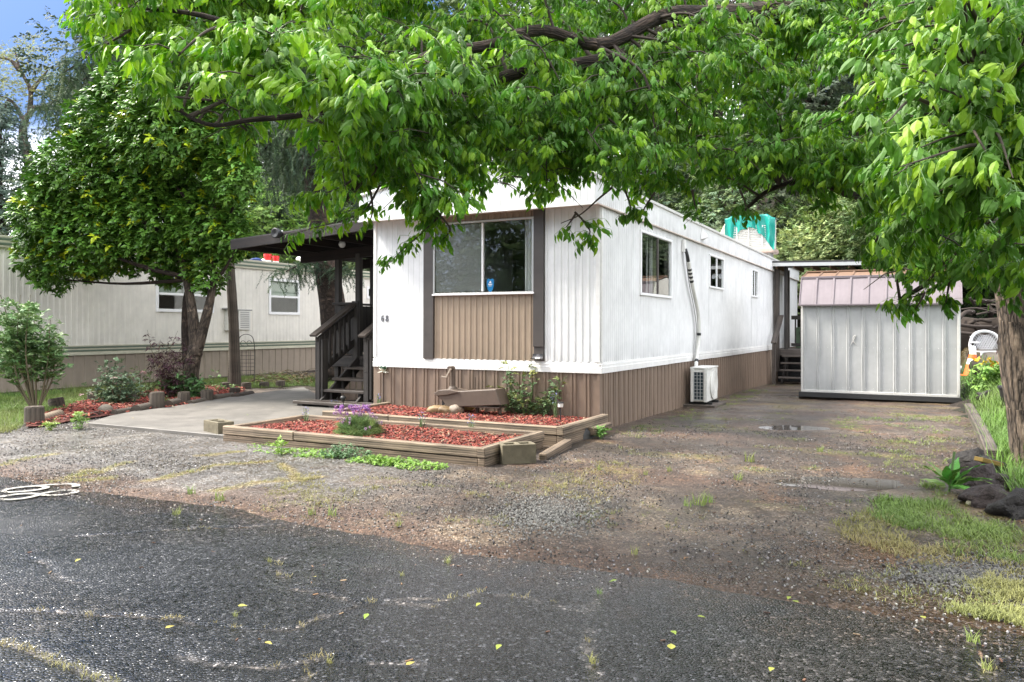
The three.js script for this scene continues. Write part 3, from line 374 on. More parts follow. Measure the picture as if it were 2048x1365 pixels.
{
  const t = frame('entry_deck', 'dark brown wooden entry deck with stairs and railings left of the home', 'deck', XL, 0);
  const Y = [0.13, 0.31, 0.49, 0.67, 0.85], xr = -0.58, xl = -1.62, zF = -0.55;
  // platform step of two planks on blocks
  for (const [i, z] of [[0, -0.32], [1, -0.6]]) part(t, 'step_plank', cbox(1.62, 0.05, 0.27, -1.0 - 0.08, Y[0] - 0.025, z, 0.005 * i), M.porchTread);
  for (const x of [-1.75, -1.05, -0.4]) part(t, 'step_support', cbox(0.12, 0.09, 0.5, x, 0.03, -0.46), M.porch);
  for (let i = 1; i < 4; i++) part(t, 'tread', cbox(xr - xl - 0.1, 0.045, 0.29, (xl + xr) / 2, Y[i] - 0.022, zF - 0.3 * (i - 1) - 0.12, R(-0.005, 0.005)), M.porchTread);
  for (const x of [xl + 0.12, xr - 0.14]) { part(t, 'stringer', bar(V(x, Y[0] - 0.1, zF + 0.05), V(x, Y[3] + 0.08, zF - 0.95), 0.045, 0.24), M.porch); }
  for (let i = 1; i < 4; i++) for (const x of [xl + 0.2, xr - 0.22]) part(t, 'tread_cleat', cbox(0.05, 0.17, 0.05, x, Y[i] - 0.13, zF - 0.3 * (i - 1) - 0.1), M.porch);
  // deck boards
  for (let i = 0; i < 13; i++) part(t, 'deck_board', cbox(2.14, 0.038, 0.135, -1.09, Y[4] - 0.02, -1.58 - i * 0.14), M.porchTread);
  part(t, 'rim_board', cbox(2.14, 0.16, 0.04, -1.09, Y[4] - 0.12, -1.5), M.porch); part(t, 'rim_board', cbox(0.04, 0.16, 1.8, -2.15, Y[4] - 0.12, -2.4), M.porch);
  for (const [x, z] of [[-2.1, -1.6], [-0.1, -1.6], [-2.1, -3.2], [-1.2, -1.6]]) part(t, 'deck_post', cbox(0.09, 1.0, 0.09, x, 0.3, z), M.porch);
  for (let i = 0; i < 15; i++) part(t, 'skirt_board', cbox(0.138, 0.82, 0.02, -0.05 - i * 0.15, 0.36, -1.75), M.skirt);
  // stair railings
  const rail = (x, top, zEnd, nb) => {
    const lo = V(x, 1.24, zF + 0.16), hi = V(x, top, zEnd), s = hi.clone().sub(lo), P = (k, dy) => lo.clone().addScaledVector(s, k).add(V(0, dy, 0));
    part(t, 'cap_rail', bar(lo, hi, 0.15, 0.04), M.porchTread);
    part(t, 'newel', cbox(0.1, 1.14, 0.095, x, 0.12 + 0.53, zF), M.porch); part(t, 'newel', cbox(0.045, 1.0, 0.14, x + 0.1, 0.12 + 0.56, zF - 0.02), M.porch);
    part(t, 'mid_rail', bar(P(0.1, -0.16), P(1, -0.16), 0.04, 0.13), M.porch); part(t, 'lower_rail', bar(P(0.12, -0.72), P(1, -0.72), 0.04, 0.13), M.porch);
    for (let i = 1; i <= nb; i++) { const k = 0.12 + 0.82 * i / (nb + 1), a = P(k, -0.74), b = P(k, -0.1); part(t, 'baluster', cbox(0.04, b.y - a.y, 0.055, x + 0.035 + R(-0.008, 0.008), (a.y + b.y) / 2, a.z, 0, 0, R(-0.02, 0.02)), M.porch); }
  };
  rail(xl, 1.83, -1.5, 6); rail(xr + 0.02, 1.83, -1.5, 6);
  for (const x of [xl, xr]) part(t, 'newel', cbox(0.14, 1.2, 0.1, x + 0.03, 1.27, -1.52), M.porch);
  // deck railings
  for (const [a, b] of [[V(-2.12, 1.83, -1.55), V(-1.62, 1.83, -1.55)], [V(-2.12, 1.83, -1.55), V(-2.12, 1.83, -3.25)], [V(-2.12, 1.83, -3.28), V(-0.05, 1.83, -3.28)]]) part(t, 'cap_rail', bar(a, b, 0.14, 0.04), M.porch);
  for (let i = 0; i < 14; i++) part(t, 'panel_board', cbox(0.135, 0.92, 0.022, -0.12 - i * 0.145, 1.34, -3.26), M.porch);
  for (let i = 0; i < 11; i++) part(t, 'panel_board', cbox(0.022, 0.92, 0.14, -2.13, 1.34, -1.66 - i * 0.15), M.porch);
  for (let i = 0; i < 3; i++) part(t, 'panel_board', cbox(0.14, 0.92, 0.022, -2.03 + i * 0.15, 1.34, -1.56), M.porch);
}
// ================================================================ rear porch (right side of the home)
{
  const t = frame('rear_porch', 'grey rear porch with flat roof, railing and steps behind the shed', 'porch', 0, 0);
  const z0 = -13.75, z1 = -15.3, dy = -0.09, Y = 0.80 + dy, rz = z0 + 0.25;
  part(t, 'roof_slab', cbox(2.65, 0.05, 2.3, 1.35, 3.20, (rz + z1) / 2 - 0.1, 0, 0, -0.02), M.felt);
  part(t, 'roof_edge', cbox(2.7, 0.15, 0.05, 1.35, 3.15, rz + 0.12, 0, 0, -0.02), M.metal); part(t, 'roof_edge', cbox(0.05, 0.14, 2.3, 2.71, 3.12, (rz + z1) / 2 - 0.1), M.grey);
  for (let i = 0; i < 6; i++) part(t, 'joist', cbox(0.045, 0.12, 2.1, 0.15 + i * 0.48, 3.1 - i * 0.01, (rz + z1) / 2 - 0.1), M.rust);
  part(t, 'post', cbox(0.14, 3.0, 0.12, 0.12, 1.55, z0), M.railGrey); part(t, 'post', cbox(0.1, 3.3, 0.1, 0.36, 1.45, z0 - 0.1), M.porch); part(t, 'post', cbox(0.16, 3.3, 0.14, 1.9, 1.45, z0 - 0.05), M.railGrey); part(t, 'post', cbox(0.1, 3.3, 0.1, 1.9, 1.45, z1), M.railGrey); part(t, 'post', cbox(0.1, 3.3, 0.1, 0.2, 1.45, z1), M.railGrey);
  for (let i = 0; i < 11; i++) part(t, 'deck_board', cbox(2.0, 0.035, 0.135, 1.02, Y - 0.02, z0 - 0.1 - i * 0.14), M.railGrey);
  part(t, 'rim_board', cbox(2.0, 0.17, 0.04, 1.02, Y - 0.1, z0 - 0.02), M.railGrey);
  for (let i = 0; i < 4; i++) part(t, 'tread', cbox(1.62, 0.04, 0.26, 1.12, Y - 0.19 * (i + 1), z0 + 0.2 + 0.24 * i), M.railGrey);
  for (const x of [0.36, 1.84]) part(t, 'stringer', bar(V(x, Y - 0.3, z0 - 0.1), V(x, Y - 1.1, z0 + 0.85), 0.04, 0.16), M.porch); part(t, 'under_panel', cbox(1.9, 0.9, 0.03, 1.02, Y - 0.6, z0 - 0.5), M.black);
  part(t, 'cap_rail', bar(V(0.24, Y + 0.98, z0 + 0.02), V(0.2, Y + 0.2, z0 + 1.05), 0.15, 0.04), M.railGrey); part(t, 'newel', cbox(0.09, 1.2, 0.09, 0.2, Y - 0.42, z0 + 1.0), M.railGrey);
  part(t, 'rail', cbox(1.6, 0.12, 0.04, 1.1, Y + 0.93, z1), M.porch); part(t, 'rail', cbox(1.6, 0.09, 0.04, 1.1, Y + 0.1, z1), M.porch);
  for (let i = 0; i < 10; i++) part(t, 'baluster', cbox(0.04, 0.8, 0.04, 0.42 + i * 0.16, Y + 0.5, z1), M.porch);
  part(t, 'wall_brace', bar(V(0.07, 2.3, z0 + 0.05), V(0.07, Y + 0.1, z0 + 0.05), 0.06, 0.05), M.railGrey);
  const q = hit(t, 1662, 548, 'z', z0 + 0.12), l = thing('porch_floodlight', 'white twin floodlight under the edge of the rear porch roof', 'floodlight', q.clone().applyMatrix4(t.matrixWorld), ANG);
  for (const s of [-1, 1]) part(l, 'lamp_head', new THREE.LatheGeometry([[0, -0.1], [0.035, -0.09], [0.055, 0.0], [0.085, 0.06], [0.08, 0.07], [0, 0.045]].map(([a, b]) => new THREE.Vector2(a, b)), 14).rotateX(Math.PI / 2 - 0.3).rotateY(s * 0.5).translate(s * 0.09, 0, 0), M.plastic); part(l, 'base', cbox(0.1, 0.06, 0.06, 0, 0.06, -0.05), M.plastic);
  const m = hit(t, 1612, 672, 'z', z1 - 0.5), k = thing('meter_cabinet', 'green utility cabinet with a round meter behind the rear railing', 'meter', m.clone().setY(0).applyMatrix4(t.matrixWorld), ANG);
  part(k, 'body', [cbox(0.55, 0.75, 0.3, 0, m.y - 0.15, 0), cbox(0.5, 0.6, 0.26, 0, m.y - 0.8, 0)], M.green); part(k, 'lid', cbox(0.6, 0.04, 0.34, 0, m.y + 0.24, 0), M.green); part(k, 'dial', new THREE.CylinderGeometry(0.13, 0.13, 0.08, 20).rotateX(Math.PI / 2).translate(0, m.y + 0.07, 0.18), M.plastic); part(k, 'dial_ring', new THREE.TorusGeometry(0.13, 0.022, 8, 24).translate(0, m.y + 0.07, 0.21), M.black); part(k, 'latch', cbox(0.03, 0.06, 0.03, 0.05, m.y - 0.38, 0.16), M.black); part(k, 'leg', cbox(0.1, 1, 0.1, 0, m.y - 1.4, 0), M.grey);
}
// ================================================================ air conditioner on the side wall
{
  const t = frame('air_conditioner', 'white outdoor air conditioner unit standing against the brown skirting', 'air conditioner', 0, 0);
  const f0 = hit(t, 1382, 812, 'x', 0.14), zf = f0.z, D = 0.78;
  t.updateMatrixWorld(true); const yb = (() => { const w = V(0.3, 0, zf).applyMatrix4(t.matrixWorld); return gy(w.x, w.z); })();
  const x0 = 0.14, w = 0.30, h = 0.60, y0 = yb + 0.1;                  // narrow end faces the street
  part(t, 'case', [cbox(w, h, D, x0 + w / 2, y0 + h / 2, zf - D / 2, 0, 0, 0, 0.012)], M.acWhite);
  const fx = x0 + 0.06, fw = 0.17; part(t, 'fin_panel', cbox(fw, h - 0.1, 0.01, fx + fw / 2, y0 + h / 2 - 0.01, zf + 0.004), M.fin);
  for (let i = 0; i <= 3; i++) part(t, 'grille_bar', cbox(0.008, h - 0.1, 0.012, fx + fw * i / 3, y0 + h / 2 - 0.01, zf + 0.014), M.metal); for (let i = 0; i <= 8; i++) part(t, 'grille_bar', cbox(fw, 0.006, 0.01, fx + fw / 2, y0 + 0.04 + (h - 0.1) * i / 8, zf + 0.016), M.metal);
  part(t, 'corner_post', cbox(0.05, h, 0.03, x0 + 0.025, y0 + h / 2, zf + 0.014), M.acWhite); part(t, 'corner_post', cbox(0.06, h, 0.03, x0 + w - 0.03, y0 + h / 2, zf + 0.014), M.acWhite);
  part(t, 'fan_guard', [0.08, 0.14, 0.2, 0.25].map((r) => new THREE.TorusGeometry(r, 0.006, 5, 28).rotateY(Math.PI / 2).translate(x0 + w + 0.02, y0 + h / 2, zf - 0.45)), M.acWhite); part(t, 'fan_shroud', new THREE.CylinderGeometry(0.27, 0.28, 0.03, 28).rotateZ(Math.PI / 2).translate(x0 + w + 0.005, y0 + h / 2, zf - 0.45), M.acWhite);
  part(t, 'lid', cbox(w + 0.03, 0.025, D + 0.02, x0 + w / 2, y0 + h + 0.012, zf - D / 2), M.acWhite);
  for (const z of [zf - 0.12, zf - 0.6]) part(t, 'foot', cbox(w + 0.12, 0.05, 0.06, x0 + w / 2, y0 - 0.03, z), M.black); part(t, 'pad', cbox(w + 0.3, 0.06, D + 0.16, x0 + w / 2, yb + 0.02, zf - D / 2), M.sleeper);
  // refrigerant line up the wall
  const S = (px, py, o) => hit(t, px, py, 'x', o), pts = [S(1371, 498, 0.07), S(1375, 512, 0.10), S(1379, 535, 0.1), S(1383, 560, 0.1), S(1389, 590, 0.1), S(1395, 618, 0.1), S(1398, 645, 0.1), S(1397.5, 680, 0.09), S(1394, 712, 0.09), S(1391, 745, 0.16)];
  const c = curve(pts, 60), L = thing('refrigerant_line', 'white wrapped refrigerant line hanging down the side wall to the air conditioner', 'pipe', t.position.clone(), ANG);
  const j = 22; part(L, 'black_sleeve', tube(c.slice(0, 14), 0.03, 10), M.black); part(L, 'wrapped_pipe', tube(c.slice(10), 0.036, 10), M.acWhite);
  for (let i = 14; i < j; i += 2) part(L, 'tape', tube(c.slice(i, i + 2), 0.0385, 10), M.black); for (const i of [44, 55]) part(L, 'strap', tube(c.slice(i, i + 2), 0.041, 10), M.black);
  part(L, 'cable', tube(curve([S(1371, 500, 0.05), S(1374, 530, 0.06), S(1379, 570, 0.06), S(1388, 615, 0.06), S(1393, 655, 0.06), S(1391, 700, 0.06), S(1388, 742, 0.1)], 30), 0.009, 6), M.grey);
  part(L, 'wall_boot', [cbox(0.06, 0.22, 0.1, 0.045, pts[0].y + 0.05, pts[0].z)], M.whiteTrim); part(L, 'hose_loop', tube(curve([S(1393, 745, 0.16), S(1398, 737, 0.24), S(1408, 737, 0.28), S(1413, 748, 0.3)], 16), 0.03, 8), M.acWhite);
}
// ================================================================ cooler under a tarpaulin on the roof
{
  const base = hit(home, 1500, 520, 'y', 3.42); const p = at(1500, 500, 24.2), t = thing('roof_cooler', 'boxy rooftop cooler half covered by a teal tarpaulin', 'cooler', p, ANG);
  const S = (px, py) => hit(t, px, py, 'z', 0.45), a = S(1455, 505), b = S(1546, 502), top = S(1500, 434).y, bot = S(1500, 503).y, w = b.x - a.x, xm = (a.x + b.x) / 2, h = top - bot;
  const louv = M.acWhite; part(t, 'cabinet', cbox(w * 0.94, h, 0.9, xm, bot + h / 2, 0, 0, 0, 0, 0.04), louv);
  part(t, 'base_tray', cbox(w * 1.0, 0.14, 1.0, xm + 0.03, bot + 0.02, 0, 0, 0, 0, 0.03), paint(C(0.55, 0.42, 0.36), 0.6, 0.5));
  for (let i = 0; i < 12; i++) part(t, 'louvre', cbox(w * 0.74, 0.02, 0.03, xm - 0.03, bot + 0.16 + i * (h * 0.62 / 12), 0.465, 0, 0.5), M.shedTrim); for (const k of [-0.28, -0.02, 0.28]) part(t, 'louvre_rib', cbox(0.03, h * 0.6, 0.02, xm + k * w, bot + 0.14 + h * 0.3, 0.49), M.acWhite);
  for (const x of [-0.4, 0.4]) part(t, 'leg', cbox(0.08, 0.7, 0.5, xm + x * w, bot - 0.35, 0), M.grey);
  part(t, 'duct', [bar(V(xm - w * 0.5, bot + h * 0.85, -0.1), V(xm - w * 0.98, bot - 0.35, -0.1), 0.5, 0.3, 0.03)], M.creamTrim); part(t, 'bracket', [cbox(0.04, 0.2, 0.04, xm - w * 0.28, top - 0.05, 0.5), cbox(0.14, 0.05, 0.05, xm - w * 0.28, top + 0.02, 0.5)], M.black);
  // tarpaulin: a sheet over the top, hanging to an uneven hem with folds
  const N = 90, Mv = 36, pos = [], uv = [], idx = [], hem = [[0, 0.62], [0.12, 0.72], [0.2, 0.6], [0.33, 0.42], [0.5, 0.36], [0.62, 0.4], [0.7, 0.55], [0.78, 0.6], [0.86, 0.75], [1, 1.05]];
  const T = part(t, 'tarpaulin', (() => {
    for (let i = 0; i <= N; i++) for (let k = 0; k <= Mv; k++) {
      const u = i / N, v = k / Mv, x = xm + (u - 0.5) * w * 1.06, drop = poly(hem, u) * h * 1.02, back = 0.75, s = v * (back + drop);
      const fold = 0.05 * Math.sin(u * 34 + 2 * fbm(u * 6, v * 2, 2) * 3) * sstep(back * 0.7, back + 0.25, s) + 0.045 * (fbm(u * 12, s * 3, 3) - 0.5);
      let y, z; if (s < back) { y = top + 0.05 + 0.02 * Math.sin(u * 9); z = -0.28 + s; } else { y = top + 0.05 - (s - back); z = 0.5 + 0.03 * (s - back) + fold; }
      const e = sstep(back - 0.08, back + 0.04, s); if (s < back) y -= 0.03 * e; y -= sstep(0.82, 1, u) * 0.12 * (1 - sstep(0, 0.5, s - back)); y -= sstep(0.2, 0, u) * 0.05;
      pos.push(x + 0.03 * (fbm(u * 8, v * 6 + 3, 2) - 0.5) + (u > 0.97 || u < 0.03 ? (u - 0.5) * 0.06 : 0), y + fold * 0.3, z); uv.push(u, v);
    }
    for (let i = 0; i < N; i++) for (let k = 0; k < Mv; k++) { const q = i * (Mv + 1) + k; idx.push(q, q + 1, q + Mv + 1, q + 1, q + Mv + 2, q + Mv + 1); }
    const g = new THREE.BufferGeometry(); g.setAttribute('position', new THREE.Float32BufferAttribute(pos, 3)); g.setAttribute('uv', new THREE.Float32BufferAttribute(uv, 2)); g.setIndex(idx); g.computeVertexNormals(); return g;
  })(), std({ color: C(0.006, 0.23, 0.185), roughness: 0.42, side: THREE.DoubleSide }));
}
// ================================================================ metal shed
{
  const br = G(1919, 809), [lx1, lz1] = w2l(br.x, br.z), W = 2.83, D = 2.5, t = thing('metal_shed', 'pale grey ribbed metal shed with mauve and rusty gambrel roof in the driveway', 'shed', V(br.x, br.y, br.z), ANG);
  const y0 = 0.13, y1 = 1.94; 
  for (let i = 0; i < 3; i++) part(t, 'skid', cbox(W + 0.12, 0.14, 0.1, -W / 2, 0.05, -0.05 - i * (D / 2 - 0.05)), M.logDark);
  part(t, 'skid', cbox(W + 0.1, 0.1, 0.06, -W / 2, 0.08, 0.06), M.felt);
  const prof = [[0, 0], [0.05, 0.022], [0.09, 0.022], [0.12, 0.012], [0.15, 0.022], [0.19, 0.022], [0.24, 0]], n = 5, pw = W / n;
  for (let i = 0; i < n; i++) part(t, 'wall_panel', place(corr(pw + 0.012, y1 - y0, prof, pw / 2, { dent: 0.014, rows: 10, from: 0.0 }), -W + i * pw, y0, (i % 2) * 0.003), M.shed);
  for (let i = 0; i < 4; i++) { part(t, 'wall_panel', place(corr(D / 4 + 0.01, y1 - y0, prof, D / 8, { dent: 0.01 }), 0, y0, -i * D / 4, Math.PI / 2), M.shed); part(t, 'wall_panel', place(corr(D / 4 + 0.01, y1 - y0, prof, D / 8, { dent: 0.01 }), -W, y0, -(i + 1) * D / 4, -Math.PI / 2), M.shed); }
  part(t, 'wall_panel', cbox(W, y1 - y0, 0.02, -W / 2, (y0 + y1) / 2, -D), M.shed);
  for (const x of [-W + 0.01, -0.01]) part(t, 'corner_trim', cbox(0.045, y1 - y0, 0.03, x, (y0 + y1) / 2, 0.02), M.shedTrim);
  part(t, 'base_rail', cbox(W + 0.02, 0.05, 0.03, -W / 2, y0 + 0.02, 0.02), M.shedTrim);
  const screws = []; for (let i = 0; i < n * 2; i++) for (const y of [0.95, 1.0 - 0.86]) for (const d of [0.07, 0.22]) screws.push(new THREE.SphereGeometry(0.006, 6, 4).translate(-W + i * pw / 2 + d, y + 0.1, 0.02)); const sc = part(t, 'screws', screws, M.metal); sc.userData.kind = 'stuff';
  const f = y1 - 0.02, A = [0.07, f], B = [-0.30, f + 0.58], Cc = [-D / 2, f + 0.74];            // [z, y] of eave, knee and ridge
  const roofSheet = (p, q, i, m, nn, flip) => { const L = Math.hypot(q[0] - p[0], q[1] - p[1]), a = Math.atan2(q[1] - p[1], -(q[0] - p[0])), w = (W + 0.1) / nn, g = corr(w + 0.004, L, [[0, 0], [0.42, 0], [0.44, 0.02], [0.54, 0.02], [0.56, 0]], w, { dent: 0.012, rows: 8, from: w * 0.5 }); g.rotateX(-(Math.PI / 2 - a)); g.translate(-W - 0.05 + i * w, p[1], p[0]); if (flip) { g.translate(W / 2, 0, D / 2); g.rotateY(Math.PI); g.translate(-W / 2, 0, -D / 2); } return part(t, 'roof_panel', g, m); };
  for (let i = 0; i < 9; i++) { roofSheet(A, B, i, M.shedRoof, 9); roofSheet(B, Cc, i, M.rust, 9); roofSheet(A, B, i, M.shedRoof, 9, true); roofSheet(B, Cc, i, M.rust, 9, true); }
  part(t, 'eave_trim', cbox(W + 0.12, 0.035, 0.03, -W / 2, f - 0.005, 0.085), M.shedRoof); part(t, 'knee_trim', cbox(W + 0.1, 0.05, 0.04, -W / 2, f + 0.575, -0.285), M.shedRoof); part(t, 'ridge_cap', cbox(W + 0.1, 0.03, 0.2, -W / 2, f + 0.755, -D / 2), M.rust);
  for (const x of [-W - 0.05, 0.05]) part(t, 'gable', slab(new THREE.Shape([[0.05, f - 0.02], [-0.30, f + 0.56], [-D / 2, f + 0.72], [-D + 0.30, f + 0.56], [-D - 0.05, f - 0.02]].map(([z, y]) => new THREE.Vector2(-z, y))), 0.012).rotateY(Math.PI / 2).translate(x - 0.006, 0, 0), M.shedTrim);
  // scribbled chalk loop
  part(t, 'chalk_mark', tube(curve([hit(t, 1702, 690, 'z', 0.008), hit(t, 1710, 676, 'z', 0.008), hit(t, 1712, 671, 'z', 0.008), hit(t, 1707, 674, 'z', 0.008), hit(t, 1708, 684, 'z', 0.008), hit(t, 1713, 690, 'z', 0.008)], 20), 0.006, 5), M.shedTrim);
}
// ================================================================ ground, road, driveway, lawn, walkway
reseed(41);
function sheet(us, vs, fn, uvS = 1) {                                  // grid over us x vs; fn(u, v) -> [x, y, z, r, g, b]
  const nu = us.length, nv = vs.length, pos = new Float32Array(nu * nv * 3), col = new Float32Array(nu * nv * 3), uv = new Float32Array(nu * nv * 2), uv1 = new Float32Array(nu * nv * 2), idx = [];
  for (let j = 0, o = 0; j < nv; j++) for (let i = 0; i < nu; i++, o++) { const q = fn(us[i], vs[j]); pos.set([q[0], q[1], q[2]], o * 3); col.set([q[3], q[4], q[5]], o * 3); uv.set([q[0] * uvS, q[2] * uvS], o * 2); uv1.set([q[0] / 9, q[2] / 9], o * 2); }
  for (let j = 0; j < nv - 1; j++) for (let i = 0; i < nu - 1; i++) { const a = j * nu + i; idx.push(a, a + 1, a + nu, a + 1, a + nu + 1, a + nu); }
  const g = new THREE.BufferGeometry(); g.setAttribute('position', new THREE.BufferAttribute(pos, 3)); g.setAttribute('uv', new THREE.BufferAttribute(uv, 2)); g.setAttribute('uv1', new THREE.BufferAttribute(uv1, 2)); g.setAttribute('color', new THREE.BufferAttribute(col, 3)); g.setIndex(idx); g.computeVertexNormals();
  if (g.attributes.normal.getY(Math.floor(nu * nv / 2)) < 0) { for (let i = 0; i < idx.length; i += 3) [idx[i + 1], idx[i + 2]] = [idx[i + 2], idx[i + 1]]; g.setIndex(idx); g.computeVertexNormals(); }
  return g;
}
const range = (a, b, s) => { const r = []; const n = Math.max(1, Math.round(Math.abs(b - a) / s)); for (let i = 0; i <= n; i++) r.push(a + (b - a) * i / n); return r; };
const mixc = (a, b, t) => [lerp(a[0], b[0], t), lerp(a[1], b[1], t), lerp(a[2], b[2], t)];
const EDGE = (lx) => 5.58 + 0.14 * (fbm(lx * 0.7 + 4, 3.3, 3) - 0.5) * 2 + 0.16 * (fbm(lx * 3.4, 8.8, 3) - 0.5) - 0.03 * Math.max(0, lx - 3);
const segDist = (x, y, a, b) => { const dx = b[0] - a[0], dy = b[1] - a[1], t = clamp(((x - a[0]) * dx + (y - a[1]) * dy) / (dx * dx + dy * dy)); return Math.hypot(x - a[0] - t * dx, y - a[1] - t * dy); };
const pxl = (list) => list.map(([a, b]) => { const g = G(a, b); return w2l(g.x, g.z); });
const CRACKS = [[[0, 1288], [60, 1308], [110, 1330], [170, 1352], [235, 1372]], [[90, 1228], [220, 1236], [340, 1241], [450, 1258], [580, 1266], [650, 1235], [720, 1212], [790, 1204], [860, 1200]], [[590, 1182], [640, 1190], [700, 1206], [800, 1212], [870, 1218]], [[330, 1310], [420, 1330], [540, 1341], [640, 1316], [730, 1326], [830, 1330]], [[565, 1118], [545, 1140], [570, 1160]], [[1205, 1180], [1172, 1228], [1182, 1262], [1168, 1300], [1192, 1372]], [[1900, 1240], [1950, 1298], [1992, 1372]], [[0, 1225], [90, 1228]], [[600, 1366], [640, 1316]], [[150, 1075], [250, 1070], [400, 1060], [560, 1052]], [[60, 1120], [95, 1132], [110, 1158], [155, 1168]], [[880, 1205], [960, 1190], [1060, 1200], [1172, 1228]]].map(pxl);
const crackAt = (lx, lz) => { let d = 9; const wx = lx + 0.05 * (fbm(lx * 5, lz * 5, 2) - 0.5), wz = lz + 0.05 * (fbm(lx * 5 + 9, lz * 5, 2) - 0.5); for (const c of CRACKS) for (let i = 1; i < c.length; i++) { const a = c[i - 1], b = c[i]; if (Math.abs(lx - a[0]) > 2.2) continue; d = Math.min(d, segDist(wx, wz, a, b)); } return d; };
const MOSS = [[[0, 932], [60, 916], [110, 910]], [[130, 956], [200, 945], [262, 924]], [[100, 965], [170, 962], [230, 955]], [[300, 962], [360, 950], [430, 932], [530, 924]], [[420, 985], [520, 965], [610, 958]], [[560, 930], [600, 960], [640, 955]], [[180, 940], [140, 958]], [[400, 912], [480, 905]]].map(pxl);
const mossAt = (lx, lz) => { let d = 9; for (const c of MOSS) for (let i = 1; i < c.length; i++) d = Math.min(d, segDist(lx + 0.12 * (fbm(lx * 4, lz * 4, 3) - 0.5), lz + 0.2 * (fbm(lx * 3, lz * 5 + 5, 3) - 0.5), c[i - 1], c[i])); return d; };
{ // far terrain and hill
  const us = [...range(-140, -30, 10), ...range(-28, 3, 1.5), ...range(3.5, 18, 0.5), ...range(19, 40, 1.5), ...range(45, 140, 10)], vs = [...range(40, 0, 8), ...range(-1, -6, 1.2), ...range(-6.5, -27, 0.5), ...range(-28, -40, 1.2), ...range(-43, -170, 6)];
  struct('terrain', sheet(us, vs, (x, z) => { const n = fbm(x * 0.4, z * 0.4, 4), h = sstep(-22, -34, z); const c = mixc([0.055, 0.04, 0.028], [0.045, 0.06, 0.02], sstep(0.45, 0.6, n)); return [x, gy(x, z) - 0.03 + 0.25 * (n - 0.5) * h, z, ...c]; }, 0.5), std({ color: 0xffffff, vertexColors: true, map: tGrav, bumpMap: tGravB, bumpScale: 0.02, roughness: 0.95 }));
}
const PUD = [[G(1588, 856), 0.40, 0.15, 0.3], [G(1675, 966), 0.46, 0.18, 0.1]];
const pud = (x, z) => { let s = 0; for (const [p, a, b] of PUD) { const dx = (x - p.x) / (a * 1.5), dz = (z - p.z) / (b * 2.1); s = Math.max(s, 1 - sstep(0.5, 1.3, Math.hypot(dx, dz))); } return s; };
{ // driveway: worn gravelly asphalt
  const us = [...range(-16, -9, 0.2), ...range(-8.9, 5, 0.05), ...range(5.1, 9, 0.15)], vs = [...range(6.0, 2.0, 0.03), ...range(1.96, -4, 0.05), ...range(-4.07, -9, 0.08), ...range(-9.16, -17, 0.16)];
  const g = sheet(us, vs, (lx, lz) => {
    const [x, z] = l2w(lx, lz), n = fbm(lx * 0.9, lz * 0.9, 4), f = fbm(lx * 3.1 + 7, lz * 3.1, 4), q = fbm(lx * 9, lz * 9, 3), e = EDGE(lx) - lz;
    let c = mixc([0.13, 0.108, 0.09], [0.085, 0.066, 0.052], sstep(0.35, 0.65, n));
    const left = sstep(0.6, -1.6, lx + (f - 0.5) * 2) * sstep(0.2, 1.6, lz); c = mixc(c, [0.135, 0.138, 0.143], left * 0.9);
    c = mixc(c, [0.22, 0.22, 0.215], left * sstep(0.55, 0.75, f) * 0.45);
    const soil = Math.max(sstep(0.85, 0.05, e + (f - 0.5) * 0.8), sstep(0.52, 0.72, fbm(lx * 0.6 + 11, lz * 1.1, 4)) * 0.75 * sstep(-2, 1, lx)); c = mixc(c, mixc([0.085, 0.052, 0.036], [0.13, 0.085, 0.058], f), soil);
    c = mixc(c, [0.18, 0.105, 0.06], sstep(0.60, 0.74, fbm(lx * 2.2 + 31, lz * 2.2, 4)) * 0.6 * sstep(-1, 1.5, lx));          // leaf litter
    c = mixc(c, [0.30, 0.25, 0.19], sstep(0.58, 0.72, fbm(lx * 1.5 + 51, lz * 1.7, 4)) * 0.55 * sstep(1, 3, lz) * sstep(-2, 0, lx));
    const m = mossAt(lx, lz); c = mixc(c, mixc([0.30, 0.235, 0.09], [0.18, 0.17, 0.06], f), sstep(0.10, 0.02, m) * 0.7);
    const mo = sstep(0.54, 0.68, fbm(lx * 1.7 + 3, lz * 2.6 + 9, 4)) * sstep(4.6, 1.5, lz) * sstep(-0.5, 0.8, lx); c = mixc(c, mixc([0.15, 0.145, 0.05], [0.21, 0.165, 0.07], f), mo * 0.55);
    c = mixc(c, [0.035, 0.03, 0.025], sstep(0.56, 0.36, fbm(lx * 1.1 + 70, lz * 1.5, 4)) * sstep(-1, 0.6, lx) * 0.6);
    const p = pud(x, z); c = mixc(c, [0.06, 0.05, 0.042], p * 0.7);
    const k = (0.7 + 0.6 * q) * (0.86 + 0.28 * f); return [x, gy(x, z) + 0.004 + 0.022 * (f - 0.5) * sstep(5.5, 5.0, lz) * (1 - p) - 0.016 * p + 0.006 * (q - 0.5) * (1 - p), z, c[0] * k, c[1] * k, c[2] * k];
  }, 1);
  const rm = tex(512, (u, v) => 0.42 + 1.0 * (fbm(u * 9, v * 9, 5, 9) - 0.42), false); rm.channel = 1;
  struct('driveway', g, std({ color: C(2.1, 2.05, 2.0), vertexColors: true, map: rep(tGrav, 1.15), bumpMap: rep(tGravB, 1.15), bumpScale: 0.012, roughness: 0.9, roughnessMap: rm }));
}
